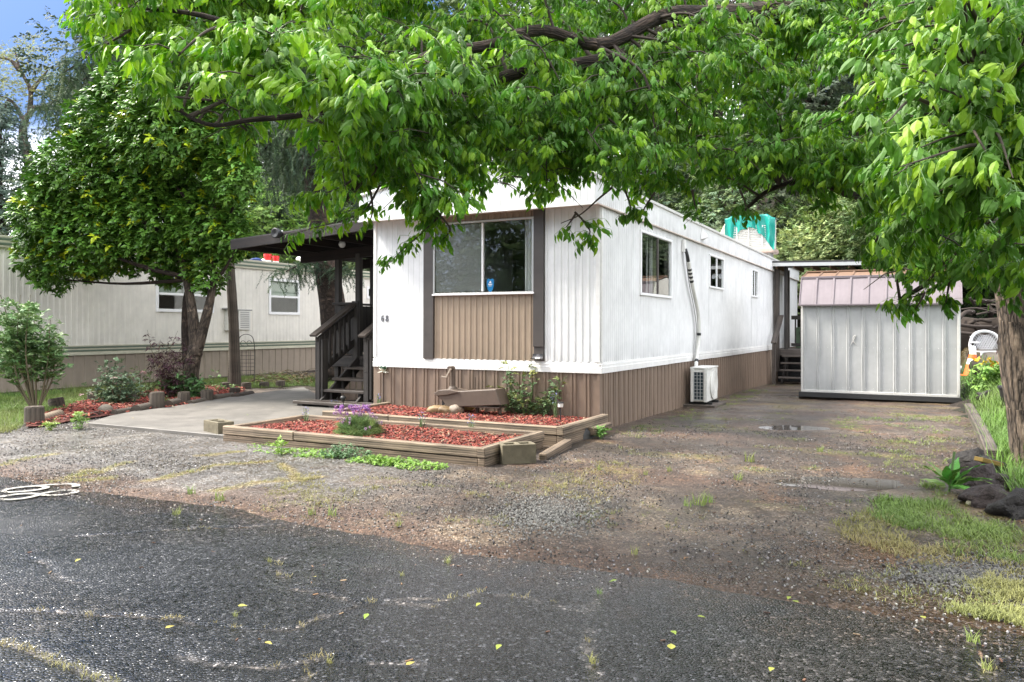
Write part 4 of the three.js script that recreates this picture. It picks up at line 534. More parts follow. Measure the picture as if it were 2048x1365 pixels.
{ // wet asphalt road
  const us = [...range(-18, -9, 0.4), ...range(-8.9, 7, 0.03), ...range(7.3, 16, 0.4)], ts = [...range(0, 2.75, 0.028), ...range(2.9, 9, 0.4)];
  const g = sheet(us, ts, (lx, t) => {
    const e = EDGE(lx), lz = e + t, [x, z] = l2w(lx, lz), n = fbm(lx * 1.3, lz * 1.3, 4), f = fbm(lx * 5, lz * 5, 3), cr = t < 2.8 && lx > -9 && lx < 7 ? crackAt(lx, lz) : 9;
    let c = mixc([0.036, 0.036, 0.038], [0.058, 0.058, 0.058], n); c = mixc(c, [0.11, 0.075, 0.052], sstep(0.55, 0.0, t + (f - 0.5) * 0.9 + (n - 0.5) * 0.7) * 0.95); c = mixc(c, [0.09, 0.075, 0.06], sstep(0.56, 0.7, fbm(lx * 0.8 + 20, lz * 1.6, 4)) * 0.45);
    const ck = sstep(0.032, 0.006, cr); c = mixc(c, mixc([0.36, 0.33, 0.30], [0.20, 0.15, 0.10], f), ck * sstep(0.36, 0.58, fbm(lx * 6 + 2, lz * 6, 3)) * 0.8);
    const k = 0.85 + 0.3 * f; return [x, gy(x, z) + 0.010 + 0.010 * (n - 0.5) + 0.004 * (f - 0.5) - 0.006 * ck - 0.012 * sstep(0.06, 0, t), z, c[0] * k, c[1] * k, c[2] * k];
  }, 1);
  const rm = tex(512, (u, v) => 0.30 + 0.55 * (fbm(u * 8, v * 8, 5, 8) - 0.45), false); rm.channel = 1;
  struct('road', g, phys({ ior: 1.75,  color: C(1.7, 1.76, 1.92), vertexColors: true, map: rep(tAsph, 1.62), bumpMap: rep(tAsphB, 1.62), bumpScale: 0.0045, roughness: 0.66, roughnessMap: rm }));
}
for (const [p, a, b, r] of PUD) { const sh = new THREE.Shape(), s = rnd() * 20, N = 40; for (let i = 0; i < N; i++) { const t = i / N * 6.283, k = 0.95 + 0.75 * fbm(Math.cos(t) * 1.8 + s, Math.sin(t) * 1.8 + s, 3), x = Math.cos(t) * a * k, z = Math.sin(t) * b * k * 1.3; i ? sh.lineTo(x, z) : sh.moveTo(x, z); } sh.closePath(); const g = new THREE.ShapeGeometry(sh, 2); g.rotateX(-Math.PI / 2); const o = struct('puddle', place(g, p.x, p.y - 0.0055, p.z), phys({ color: C(0.075, 0.065, 0.055), roughness: 0.02, ior: 1.7 })); o.name = o.name; }
// white painted parking number on the road, read from the left
const thin = await new FontLoader().loadAsync('fonts/droid/droid_sans_regular.typeface.json');
{ const p = G(95, 994), mk = new THREE.ExtrudeGeometry(thin.generateShapes('68', 0.62), { depth: 0.002, bevelEnabled: false, curveSegments: 8 }); mk.computeBoundingBox(); const bb = mk.boundingBox, g = mk.translate(-(bb.min.x * 0.25 + bb.max.x * 0.75), -0.31, 0); g.scale(0.68, 0.98, 1); g.rotateX(-Math.PI / 2); g.rotateY(-Math.PI / 2 + 0.5); const worn = tex(256, (u, v) => { const a = fbm(u * 5, v * 5, 3, 5) * 0.6 + fbm(u * 60, v * 60, 2, 60) * 0.4; return a > 0.42 ? 1 : 0; }, false); const o = struct('road_marking', place(g, p.x - 0.08, p.y + 0.019, p.z), std({ color: C(0.6, 0.59, 0.57), map: rep(tConc, 0.5), alphaMap: worn, alphaTest: 0.5, roughness: 0.6 })); }
// concrete walkway in slabs
{
  const flat = (pts, h) => { const s = new THREE.Shape(pts.map((p) => new THREE.Vector2(p[0], -p[1]))); const g = new THREE.ExtrudeGeometry(s, { depth: 0.1, bevelEnabled: true, bevelSize: 0.006, bevelThickness: 0.006, bevelSegments: 1 }); g.rotateX(-Math.PI / 2); g.translate(0, h - 0.106, 0); return metricUV(g); };
  const W = (a, b) => { const g = G(a, b); return [g.x, g.z]; }, mid = [W(268, 830), l2w(-3.82, 1.75)], A = W(176, 853), B = l2w(-3.84, 2.92), Cc = W(222, 839), D = W(350, 820), E = W(478, 799), F = W(560, 789), Gg = W(606, 783), root = new THREE.Group(); root.name = 'walkway'; root.userData.kind = 'structure'; scene.add(root);
  part(root, 'concrete_slab', flat([A, B, mid[1], mid[0], Cc], 0.05), M.concrete);
  const q = (t, a, b) => [lerp(a[0], b[0], t), lerp(a[1], b[1], t)];
  part(root, 'concrete_slab', flat([q(0.006, mid[0], mid[1]), mid[1], l2w(-3.84, 0.1), l2w(-5.7, 0.1), E, D].map((p, i) => i === 1 ? [p[0], p[1] - 0.008] : [p[0], p[1] - (i === 0 ? 0.01 : 0)]), 0.046), M.concrete);
  part(root, 'concrete_slab', flat([q(0.01, E, F), l2w(-5.71, 0.088), l2w(-3.84, 0.088), l2w(-3.84, -1.4), l2w(-6.1, -1.4), Gg, F], 0.042), M.concrete);
}
// ---------------------------------------------------------------- grass
function blades(n, h, spread, w, bend = 0.5, s = 1) { reseed(s); const pos = [], uv = []; for (let i = 0; i < n; i++) { const a = R(0, 6.283), r = spread * Math.sqrt(rnd()), bx = Math.cos(a) * r, bz = Math.sin(a) * r, d = R(0, 6.283), l = h * R(0.55, 1.1), b = bend * R(0.3, 1.2) * l, px = -Math.sin(d) * w / 2, pz = Math.cos(d) * w / 2; let prev = null; for (let k = 0; k <= 3; k++) { const t = k / 3, x = bx + Math.cos(d) * b * t * t, z = bz + Math.sin(d) * b * t * t, y = l * t * (1 - 0.25 * bend * t), ww = 1 - t * 0.9, q = [[x + px * ww, y, z + pz * ww], [x - px * ww, y, z - pz * ww]]; if (prev) { for (const v of [prev[0], prev[1], q[0], q[0], prev[1], q[1]]) { pos.push(...v); uv.push(0, t); } } prev = q; } } return fromTris(pos, uv); }
const grassMat = phys({ color: 0xffffff, roughness: 0.75, transmission: 0.3, thickness: 0, side: THREE.DoubleSide });
const gLawn = blades(9, 0.075, 0.09, 0.008, 0.6, 5), gTall = blades(12, 0.24, 0.10, 0.011, 0.7, 6), gShort = blades(10, 0.045, 0.07, 0.007, 0.9, 7), gTuft = blades(26, 0.13, 0.05, 0.006, 0.8, 8);
reseed(43);
const inside = (p, x, z) => { let c = false; for (let i = 0, j = p.length - 1; i < p.length; j = i++) if ((p[i][1] > z) !== (p[j][1] > z) && x < (p[j][0] - p[i][0]) * (z - p[i][1]) / (p[j][1] - p[i][1]) + p[i][0]) c = !c; return c; };
function scatter(polygon, n, fn) { const xs = polygon.map((p) => p[0]), zs = polygon.map((p) => p[1]), out = []; const a = Math.min(...xs), b = Math.max(...xs), c = Math.min(...zs), d = Math.max(...zs); for (let i = 0, k = 0; k < n && i < n * 30; i++) { const x = R(a, b), z = R(c, d); if (!inside(polygon, x, z)) continue; const q = fn(x, z); if (q) { out.push(q); k++; } } return out; }
const Wp = (list) => list.map(([a, b]) => { const g = G(a, b); return [g.x, g.z]; });
const gcol = (x, z, dry = 0) => { const n = fbm(x * 1.2 + 40, z * 1.2, 3), d = clamp(dry + (fbm(x * 0.8, z * 0.8 + 30, 3) - 0.5) * 0.9); const c = mixc(mixc([0.09, 0.20, 0.025], [0.17, 0.30, 0.035], n), [0.33, 0.275, 0.105], d); const k = R(0.75, 1.25); return C(c[0] * k, c[1] * k, c[2] * k); };
const gm = (x, z, s, dy = 0) => mat4(V(x, gy(x, z) + dy, z), R(-0.15, 0.15), R(0, 6.28), R(-0.15, 0.15), V(s * R(0.7, 1.3), s * R(0.6, 1.35), s * R(0.7, 1.3)));
{ // left lawn
  const P = [l2w(-16, 5.2), ...Wp([[10, 868], [60, 845], [165, 806], [300, 790], [440, 776], [520, 778], [610, 772]]), l2w(-6.4, -3), l2w(-6.6, -7), l2w(-13.1, -7), l2w(-13.1, 3.8), l2w(-16, 4.4)];
  struct('lawn', (() => { const s = new THREE.Shape(P.map((p) => new THREE.Vector2(p[0], -p[1]))), g = new THREE.ShapeGeometry(s); g.rotateX(-Math.PI / 2); const p = g.attributes.position; for (let i = 0; i < p.count; i++) p.setY(i, gy(p.getX(i), p.getZ(i)) + 0.012); return metricUV(g); })(), std({ color: C(0.09, 0.10, 0.03), map: tGrav, roughness: 0.95 }));
  const o = instances(scene, 'lawn_grass', gLawn, grassMat, scatter(P, 17000, (x, z) => [gm(x, z, 0.95), gcol(x, z, 0.30 + 0.2 * sstep(-14, -11, z))])); tag(o, 'yellow green lawn grass in front of the neighbouring home', 'grass');
  const L2 = scatter(P, 500, (x, z) => rnd() < 0.5 ? [gm(x, z, 0.8), gcol(x, z, 0.3)] : null); tag(instances(scene, 'lawn_tuft', gTall, grassMat, L2), 'longer scattered grass tufts across the left lawn', 'grass');
}
const CURB = Wp([[1938, 822], [1962, 868], [1986, 925]]);
{ // right verge
  const P = [...Wp([[1922, 800], [1946, 822], [1968, 868], [1992, 925], [2020, 985], [2070, 1050]]), [4.6, -5.0], [9, -5], [13, -10], [14, -19], ...Wp([[1926, 745]])];
  const kerbX = (lz) => { const l = [[1922, 800], [1946, 822], [1968, 868], [1992, 925], [2020, 985], [2070, 1050]].map(([a, b]) => { const g = G(a, b); return w2l(g.x, g.z).reverse(); }).sort((p, q) => p[0] - q[0]); return lz < l[0][0] ? l[0][1] - 0.02 * (l[0][0] - lz) : poly(l, lz); };
  struct('verge', sheet(range(0, 1, 0.025), range(2.6, -13, 0.25), (t, lz) => { const x0 = kerbX(lz), lx = lerp(x0, 9.5, t * t), [x, z] = l2w(lx, lz), n = fbm(x * 2, z * 2, 3); return [x, gy(x, z) + 0.02 + 0.04 * (n - 0.5), z, 0.06 + 0.05 * n, 0.085 + 0.05 * n, 0.028]; }), std({ color: 0xffffff, vertexColors: true, map: tGrav, roughness: 0.95 }));
  tag(instances(scene, 'verge_grass', gTall, grassMat, scatter(P, 7000, (x, z) => [gm(x, z, R(0.7, 1.15)), gcol(x, z, -0.12)])), 'lush tall green grass between the timber kerb and the large tree', 'grass');
}
{ // weeds and dry grass over the driveway's right and along the planter
  const zone = (name, label, pts, n, g, dry, s) => tag(instances(scene, name, g, grassMat, scatter(Wp(pts), n, (x, z) => fbm(x * 2.1 + 3, z * 2.1, 3) > 0.40 + 0.22 * rnd() ? [gm(x, z, s * R(0.7, 1.2)), gcol(x, z, dry)] : null)), label, 'grass');
  zone('weed_patch', 'green weed patch spreading in front of the dark rocks', [[1760, 985], [1860, 960], [1930, 1010], [2048, 1060], [2070, 1130], [1930, 1120], [1860, 1075], [1750, 1040]], 900, gShort, 0.05, 1.15);
  zone('dry_grass', 'straw coloured dry grass at the right edge of the road', [[1760, 1200], [1850, 1160], [1990, 1165], [2070, 1180], [2075, 1260], [1960, 1235], [1840, 1222]], 460, gShort, 0.6, 0.95);
  zone('dry_grass', 'thin dry grass between the weed patch and the gravel', [[1640, 1060], [1740, 1020], [1850, 1080], [2060, 1120], [2070, 1180], [1900, 1150]], 420, gShort, 0.7, 0.9);
  zone('weed_patch', 'mossy weeds along the foot of the brown side skirting', [[1215, 868], [1370, 825], [1530, 770], [1560, 772], [1450, 822], [1290, 880]], 380, gShort, 0.35, 0.8);
  zone('weed_patch', 'low weeds on the far driveway in front of the shed', [[1640, 840], [1800, 825], [1930, 830], [1960, 890], [1850, 960], [1700, 935], [1760, 880]], 420, gShort, 0.35, 0.8);
  zone('dry_grass', 'dry moss and grass in front of the right concrete block', [[1050, 960], [1120, 925], [1260, 925], [1300, 970], [1200, 1010], [1050, 1010]], 320, gShort, 0.75, 0.7);
  { const pts = []; reseed(47); for (let i = 0; i < 9000; i++) { const lx = R(0.2, 4.6), lz = R(-5, 5.0), k = fbm(lx * 1.7 + 3, lz * 2.6 + 9, 4); if (k < 0.585 + 0.1 * rnd() || rnd() < 0.35) continue; const [x, z] = l2w(lx, lz); if (pud(x, z) > 0.2) continue; pts.push([gm(x, z, R(0.3, 0.8)), gcol(x, z, 0.45)]); } for (let i = 0; i < 900; i++) { const c = G(R(1640, 2060), R(1000, 1260)); if (fbm(c.x * 1.4 + 8, c.z * 1.4, 3) < 0.5) continue; pts.push([gm(c.x, c.z, R(0.3, 0.8)), gcol(c.x, c.z, 0.5)]); } tag(instances(scene, 'moss_growth', gShort, grassMat, pts), 'mossy yellow green growth spotted over the old driveway', 'moss'); }
  const Z2 = scatter(Wp([[420, 985], [620, 945], [820, 960], [1040, 1000], [1020, 1060], [760, 1040], [560, 1040]]), 520, (x, z) => fbm(x * 3, z * 3, 3) > 0.52 ? [gm(x, z, R(0.35, 0.75)), gcol(x, z, 0.8)] : null); tag(instances(scene, 'dry_grass', gShort, grassMat, Z2), 'sparse yellow grass on the gravel before the front planter', 'grass');
  const ml = []; for (const c of MOSS) for (let i = 1; i < c.length; i++) for (let k = 0; k < 34; k++) { const t = rnd(), lx = lerp(c[i - 1][0], c[i][0], t) + R(-0.06, 0.06), lz = lerp(c[i - 1][1], c[i][1], t) + R(-0.05, 0.05), [x, z] = l2w(lx, lz); ml.push([gm(x, z, R(0.3, 0.7)), gcol(x, z, 0.75)]); } tag(instances(scene, 'crack_moss', gShort, grassMat, ml), 'yellow moss and grass in the cracks of the left gravel', 'moss');
  const cl = []; CRACKS.forEach((c, q) => { for (let i = 1; i < c.length; i++) { const L = Math.hypot(c[i][0] - c[i - 1][0], c[i][1] - c[i - 1][1]), nn = Math.round(L * (q === 0 ? 60 : 16)); for (let k = 0; k < nn; k++) { const t = rnd(), lx = lerp(c[i - 1][0], c[i][0], t) + R(-0.03, 0.03), lz = lerp(c[i - 1][1], c[i][1], t) + R(-0.02, 0.02); if (q && fbm(lx * 2.5, lz * 2.5, 2) < 0.53) continue; const [x, z] = l2w(lx, lz); cl.push([gm(x, z, R(0.25, 0.55), 0.012), gcol(x, z, 0.8)]); } } }); tag(instances(scene, 'crack_grass', gShort, grassMat, cl), 'straw coloured grass sprouting from cracks in the wet asphalt', 'grass');
  // single tufts
  const tufts = [[440, 1003, 0.9, 0.25], [625, 1032, 0.7, 0.35], [664, 1034, 0.7, 0.3], [352, 1032, 0.6, 0.55], [384, 990, 0.8, 0.15], [540, 1128, 0.3, 0.7], [895, 1130, 0.42, 0.6], [805, 1156, 0.3, 0.7], [1200, 1192, 0.3, 0.15], [1188, 1330, 0.42, 0.75], [1948, 1290, 0.55, 0.35], [1398, 1012, 1.1, 0.3], [1500, 925, 1.1, 0.45], [1476, 962, 0.8, 0.35], [1200, 942, 0.6, 0.4], [1268, 1112, 0.5, 0.6], [1290, 952, 0.5, 0.5], [795, 1055, 0.5, 0.5], [470, 1238, 0.25, 0.6], [660, 1330, 0.3, 0.8], [1420, 1008, 0.8, 0.2], [1375, 1016, 0.7, 0.25], [1975, 1345, 0.4, 0.5], [1640, 905, 0.7, 0.35], [1340, 945, 0.6, 0.5]];
  const TL = ['bright grass tuft on the brown strip left of centre beside the road edge', 'left one of two small tufts side by side on the gravel before the front planter', 'right one of two small tufts side by side on the gravel before the front planter', 'dry tuft at the left end of the road edge', 'small upright weed tuft on the gravel left of the bright road edge tuft', 'tiny dry tuft in the asphalt below the bright road edge tuft', 'tiny yellowish tuft where the asphalt cracks branch', 'tiny dry tuft left of the branching asphalt cracks', 'fresh green tuft at the top of the long crack right of centre', 'dry tuft in the lower end of the long crack right of centre', 'green tuft in the asphalt by the lower right corner', 'largest green grass tuft in the middle of the driveway', 'yellowish tuft on the driveway between the two puddles', 'small tuft just left of the nearer puddle', 'small tuft beside the right concrete block', 'dry tuft at the road edge right of centre', 'dry tuft on the gravel right of the concrete block', 'tuft at the left border of the pale gravel patch', 'tiny tuft in the asphalt at left', 'straw coloured tuft in the asphalt at the bottom left of centre', 'tuft at the right flank of the largest driveway tuft', 'tuft at the left flank of the largest driveway tuft', 'lowest tuft in the crack at the lower right corner', 'tuft on the driveway above the nearer puddle', 'tuft on the driveway between planter corner and largest tuft']; tufts.forEach(([a, b, s, dry], i) => { const p = G(a, b), m = phys({ color: C(...mixc([0.14, 0.30, 0.03], [0.42, 0.36, 0.10], dry)), roughness: 0.75, transmission: 0.3, thickness: 0, side: THREE.DoubleSide }); const o = shadow(new THREE.Mesh(gTuft, m)); o.name = numbered('grass_tuft'); o.position.set(p.x, p.y + 0.008, p.z); o.rotation.y = R(0, 6); o.scale.set(s, s, s); scene.add(o); tag(o, TL[i], 'grass tuft', 'grass tufts in the paving'); });
}
{ // loose gravel, litter
  const gs = [0, 1, 2].map((i) => { reseed(60 + i); const g = new THREE.IcosahedronGeometry(0.011, 0), p = g.attributes.position; const m = new Map(); for (let k = 0; k < p.count; k++) { const key = [p.getX(k), p.getY(k), p.getZ(k)].map((v) => v.toFixed(4)).join(); if (!m.has(key)) m.set(key, [R(0.7, 1.3), R(0.4, 0.8), R(0.7, 1.3)]); const s = m.get(key); p.setXYZ(k, p.getX(k) * s[0], p.getY(k) * s[1], p.getZ(k) * s[2]); } g.computeVertexNormals(); return g; });
  reseed(64); const st = [[], [], []]; const add = (lx, lz, s, c) => { const [x, z] = l2w(lx, lz); st[Math.floor(rnd() * 3)].push([mat4(V(x, gy(x, z) + 0.008, z), R(0, 3), R(0, 6), R(0, 3), s), c]); };
  for (let i = 0; i < 46000; i++) { const lx = R(-8.5, 5.2), lz = 5.95 - Math.pow(rnd(), 1.2) * 7.5; const k = fbm(lx * 1.1 + 5, lz * 1.4, 3); if (k < 0.36 + 0.18 * rnd()) continue; if (lz < 3.2 && lx < 0.3 && lx > -3.9) continue; if (lz < 0.2 && lx < 0.1) continue; const g = 0.03 + 0.30 * Math.pow(rnd(), 2.2); add(lx, lz, R(0.2, 0.85), C(g, g * R(0.9, 0.98), g * R(0.78, 0.95))); }
  for (let i = 0; i < 3200; i++) { const c = G(1100 + 60 * (R(-1, 1) + R(-1, 1) + R(-1, 1)), 1028 + 22 * (R(-1, 1) + R(-1, 1) + R(-1, 1))), [lx, lz] = w2l(c.x, c.z); const g = R(0.05, 0.24); add(lx, lz, R(0.35, 1.0), C(g, g * 0.95, g * 0.87)); }
  for (let i = 0; i < 2200; i++) { const c = G(1930 + 80 * (R(-1, 1) + R(-1, 1) + R(-1, 1)), 1150 + 16 * (R(-1, 1) + R(-1, 1) + R(-1, 1))), [lx, lz] = w2l(c.x, c.z); const g = R(0.03, 0.16); add(lx, lz, R(0.35, 1.1), C(g, g * 0.95, g * 0.87)); }
  st.forEach((l, i) => tag(instances(scene, 'gravel', gs[i], std({ color: 0xffffff, roughness: 0.7 }), l), 'loose grey and brown gravel strewn over the worn driveway', 'gravel', 'loose gravel'));
  const chip = cbox(0.03, 0.004, 0.009, 0, 0, 0, 0, 0, 0, 0.001), lt = []; for (let i = 0; i < 4200; i++) { const lx = R(-7, 5), lz = R(-8, 7.6); if (lx < 0.2 && lz < 3.2) continue; if (fbm(lx * 0.9 + 13, lz * 0.9, 3) < 0.45 && rnd() < 0.8) continue; if (lz > 5.6 && rnd() < 0.75) continue; const [x, z] = l2w(lx, lz), k = R(0.5, 1.3), c = pick([[0.12, 0.06, 0.035], [0.08, 0.045, 0.03], [0.22, 0.15, 0.085], [0.16, 0.09, 0.045]]); lt.push([mat4(V(x, gy(x, z) + 0.012, z), R(-0.3, 0.3), R(0, 6), R(-0.2, 0.2), V(R(0.3, 1.2), 1, R(0.4, 1.3))), C(c[0] * k, c[1] * k, c[2] * k)]); } tag(instances(scene, 'plant_litter', chip, std({ color: 0xffffff, roughness: 0.85 }), lt), 'brown twigs and bark bits littering the driveway and road', 'litter');
}
// ================================================================ leaf shapes
function leaflet(L, w, droop = 0.35, fold = 0.25, st = 4, wave = 0) {  // pointed leaf along +x from the origin, folded on its midrib, drooping to -y
  const pos = [], uv = [], prof = (t) => t < 0.3 ? Math.sin(t / 0.3 * Math.PI / 2) : Math.pow(Math.cos((t - 0.3) / 0.7 * Math.PI / 2), 1.25), rows = []; for (let i = 0; i <= st; i++) { const t = i / st, a = droop * t, x = L * Math.sin(a + 1e-4) / (droop || 1e-4) * (droop ? 1 : 1), y = -L * (1 - Math.cos(a)) / (droop || 1e-4), hw = w / 2 * (i === 0 || i === st ? 0.02 : prof(t)); rows.push([V(x, y, 0), V(x, y - hw * fold + wave * (i % 2 ? 1 : -1), hw), V(x, y - hw * fold - wave * (i % 2 ? 1 : -1), -hw), t]); }
  for (let i = 0; i < st; i++) { const a = rows[i], b = rows[i + 1]; const put = (...l) => l.forEach((v) => { pos.push(v.x, v.y, v.z); uv.push(0, a[3]); }); put(a[0], b[1], a[1]); put(a[0], b[0], b[1]); put(a[0], a[2], b[2]); put(a[0], b[2], b[0]); }
  const g = fromTris(pos, uv); return g;
}
function turned(g, p, rx, ry, rz, s = 1) { const c = g.clone(); c.applyMatrix4(mat4(p, rx, ry, rz, s)); return c; }
function sprig(n, len, leaf, s, up = 0.5) { reseed(s); const l = []; for (let i = 0; i < n; i++) { const t = (i + 0.5) / n; l.push(turned(leaf, V(len * t, 0.02 * len * Math.sin(i), 0), R(-0.9, 0.9), (i % 2 ? 1 : -1) * R(0.4, 1.3), R(-0.3, up), R(0.75, 1.15))); } l.push(turned(leaf, V(len, 0, 0), R(-0.5, 0.5), 0, R(-0.3, up))); return merge(l); }
function rosette(n, leaf, s, cup = 0.3) { reseed(s); const l = []; for (let i = 0; i < n; i++) l.push(turned(leaf, V(0, R(-0.02, 0.02), 0), R(-0.5, 0.5), i / n * 6.283 + R(-0.35, 0.35), R(-0.35, cup), R(0.7, 1.15))); return merge(l); }
const leafy = (c, rough = 0.5, tr = 0.35) => phys({ color: c, roughness: rough, transmission: tr, thickness: 0, side: THREE.DoubleSide, specularIntensity: 0.6 });
const mLeaf = leafy(C(1, 1, 1), 0.55, 0.35), mWaxy = leafy(C(1, 1, 1), 0.36, 0.12), mDull = leafy(C(1, 1, 1), 0.75, 0.25);
const jit = (c, k = 0.25, y = 0) => { const q = 1 + R(-k, k), w = R(-y, y); return C(c[0] * q * (1 + w), c[1] * q, c[2] * q * (1 - w)); };
// ================================================================ planters
reseed(51);
const chipG = [0, 1].map((i) => { const g = cbox(0.055, 0.009, 0.016, 0, 0, 0, 0, 0, 0, 0.002); const p = g.attributes.position; for (let k = 0; k < p.count; k++) p.setY(k, p.getY(k) + Math.abs(p.getX(k)) * (i ? -0.12 : 0.1)); g.computeVertexNormals(); return g; });
function mulch(parent, inside2, n, yAt, big = 1) { const a = []; for (let i = 0; i < n; i++) { const [x, z] = inside2(), k = R(0.5, 1.35), c = rnd() < 0.2 ? [0.08, 0.028, 0.02] : rnd() < 0.25 ? [0.29, 0.085, 0.05] : rnd() < 0.1 ? [0.3, 0.2, 0.12] : [0.22, 0.040, 0.026]; a.push([mat4(V(x, yAt(x, z) + R(0, 0.022), z), R(-0.5, 0.5), R(0, 6.28), R(-0.5, 0.5), V(R(0.5, 1.3) * big, R(0.7, 1.4), R(0.5, 1.4) * big)), C(c[0] * k, c[1] * k, c[2] * k)]); } return instances(parent, 'mulch', chipG[0], std({ color: 0xffffff, roughness: 0.8 }), a); }
function planterBed(name, label, lx0, lx1, lz0, lz1, h, backs, n) {     // lz1 is the street side
  const t = frame(name, label, 'planter', 0, 0), yb = -0.05, c = (h - yb) / 2, T = 0.09, L = lx1 - lx0;
  const beam = (x0, x1, z0, z1, y0, y1, m, tilt = 0) => part(t, 'timber', cbox(Math.abs(x1 - x0), y1 - y0, Math.abs(z1 - z0), (x0 + x1) / 2, (y0 + y1) / 2, (z0 + z1) / 2, 0, tilt, 0, 0.008), m);
  const split = lx0 + L * 0.31;
  beam(lx0, split - 0.004, lz1 - T, lz1, h - 0.105, h, M.planter); beam(split + 0.004, lx1 - T, lz1 - T, lz1, h - 0.1, h - 0.003, M.planter);
  beam(lx0, lx1 - T, lz1 - T - 0.004, lz1 - 0.008, yb, h - 0.112, M.planter2);
  beam(lx1 - T + 0.002, lx1, lz0, lz1 + 0.012, h - 0.1, h + 0.004, M.planter); beam(lx1 - T + 0.004, lx1 - 0.006, lz0 + 0.02, lz1 + 0.004, yb, h - 0.108, M.planter2);
  beam(lx0, lx0 + T, lz0, lz1 - T - 0.004, h - 0.1, h - 0.006, M.planter);
  if (backs) { beam(lx0 + T, lx1 - T, lz0, lz0 + T, h - 0.1, h - 0.002, M.planter); beam(lx0 + T, lx1 - T, lz0 + 0.004, lz0 + T, yb, h - 0.11, M.planter2); }
  const yS = (x, z) => h - 0.075 + 0.045 * (fbm(x * 1.5 + lz0, z * 1.5, 3) - 0.4); 
  part(t, 'soil', (() => { const g = new THREE.PlaneGeometry(L - 2 * T + 0.02, lz1 - lz0 - T, 30, 14); g.rotateX(-Math.PI / 2); g.translate((lx0 + lx1) / 2, 0, (lz0 + lz1 - T) / 2); const p = g.attributes.position; for (let i = 0; i < p.count; i++) p.setY(i, yS(p.getX(i), p.getZ(i)) - 0.004); g.computeVertexNormals(); return g; })(), std({ color: C(0.11, 0.028, 0.02), roughness: 0.95 }));
  mulch(t, () => [R(lx0 + T, lx1 - T), R(lz0 + (backs ? T : 0.02), lz1 - T)], n, yS); return { t, yS };
}
const bedA = planterBed('front_planter', 'low timber planter nearest the road filled with red bark mulch', -3.78, -0.04, 1.66, 3.06, 0.19, true, 5200);
const bedB = planterBed('rear_planter', 'timber planter against the brown skirting holding the rose bushes and boulders', -3.55, 0.14, 0.05, 1.52, 0.235, false, 4800);
part(bedB.t, 'timber', cbox(0.09, 0.11, 0.95, 0.24, 0.03, 1.95, 0.12, 0.03, 0, 0.01), M.planter2, 'short low timber by the right corner of the planters');
part(bedB.t, 'timber', cbox(0.1, 0.1, 0.6, 0.2, 0.1, 0.5, 0, 0, 0, 0.01), M.planter2);
const bedPoint = (bed, px, py) => { const o = bed.t; let y = 0.17; let p = hit(o, px, py, 'y', y); for (let i = 0; i < 3; i++) p = hit(o, px, py, 'y', bed.yS(p.x, p.z)); return p.clone().applyMatrix4(o.matrixWorld); };
// concrete blocks
function block(label, px, py, turn) { const p = G(px, py), t = thing('concrete_block', label, 'concrete block', V(p.x, p.y, p.z), turn); const s = rectHoles(-0.2, -0.1, 0.2, 0.1, [[-0.165, -0.068, -0.02, 0.068], [0.02, -0.068, 0.165, 0.068]]); const g = new THREE.ExtrudeGeometry(s, { depth: 0.19, bevelEnabled: true, bevelSize: 0.006, bevelThickness: 0.006, bevelSegments: 1 }); g.rotateX(-Math.PI / 2); part(t, 'block', metricUV(g), M.block); part(t, 'core', cbox(0.39, 0.13, 0.19, 0, 0.08, 0), M.block); return t; }
block('mossy concrete block at the left end of the front planter', 437, 872, ANG - 0.28); { const b = block('concrete block at the right front corner of the front planter', 1034, 925, ANG + 0.75); b.scale.set(0.88, 1.02, 0.9); }
// boulders in the rear bed
[['pale tan flat boulder at the left of the row', 868, 818, 0.085, [1.5, 0.75, 1], [0.42, 0.30, 0.17]], ['tan wedge shaped boulder second from the left', 874, 828, 0.1, [1.4, 0.75, 0.9], [0.42, 0.29, 0.15]], ['brownish boulder leaning in the middle of the row', 893, 829, 0.1, [1.3, 0.8, 0.9], [0.30, 0.20, 0.10]], ['smooth grey egg shaped boulder', 912, 829, 0.115, [1.0, 0.85, 0.9], [0.33, 0.26, 0.20]], ['ochre yellow boulder at the right of the row', 935, 822, 0.11, [1.25, 0.75, 0.9], [0.45, 0.27, 0.07]]].forEach(([l, x, y, r, s, c]) => { reseed(Math.round(x)); const p = bedPoint(bedB, x, y), o = shadow(new THREE.Mesh(lump(r, s[0], s[1], s[2], 0.3, 3), std({ color: C(...c), map: rep(tConc, 0.3), roughness: 0.6 }))); o.name = numbered('boulder'); o.position.copy(p).add(V(0, r * 0.4, 0)); o.rotation.set(R(-0.2, 0.2), R(-0.5, 0.3), R(-0.25, 0.25)); scene.add(o); tag(o, l, 'boulder'); });
{ const p = G(1166, 885), o = shadow(new THREE.Mesh(lump(0.2, 1.1, 0.7, 1, 0.35, 3), std({ color: C(0.10, 0.10, 0.105), map: rep(tConc, 0.4), roughness: 0.75 }))); o.name = numbered('boulder'); o.position.set(p.x - 0.02, 0.03, p.z - 0.35); scene.add(o); tag(o, 'dark grey rock propping the right corner of the rear planter', 'boulder'); }
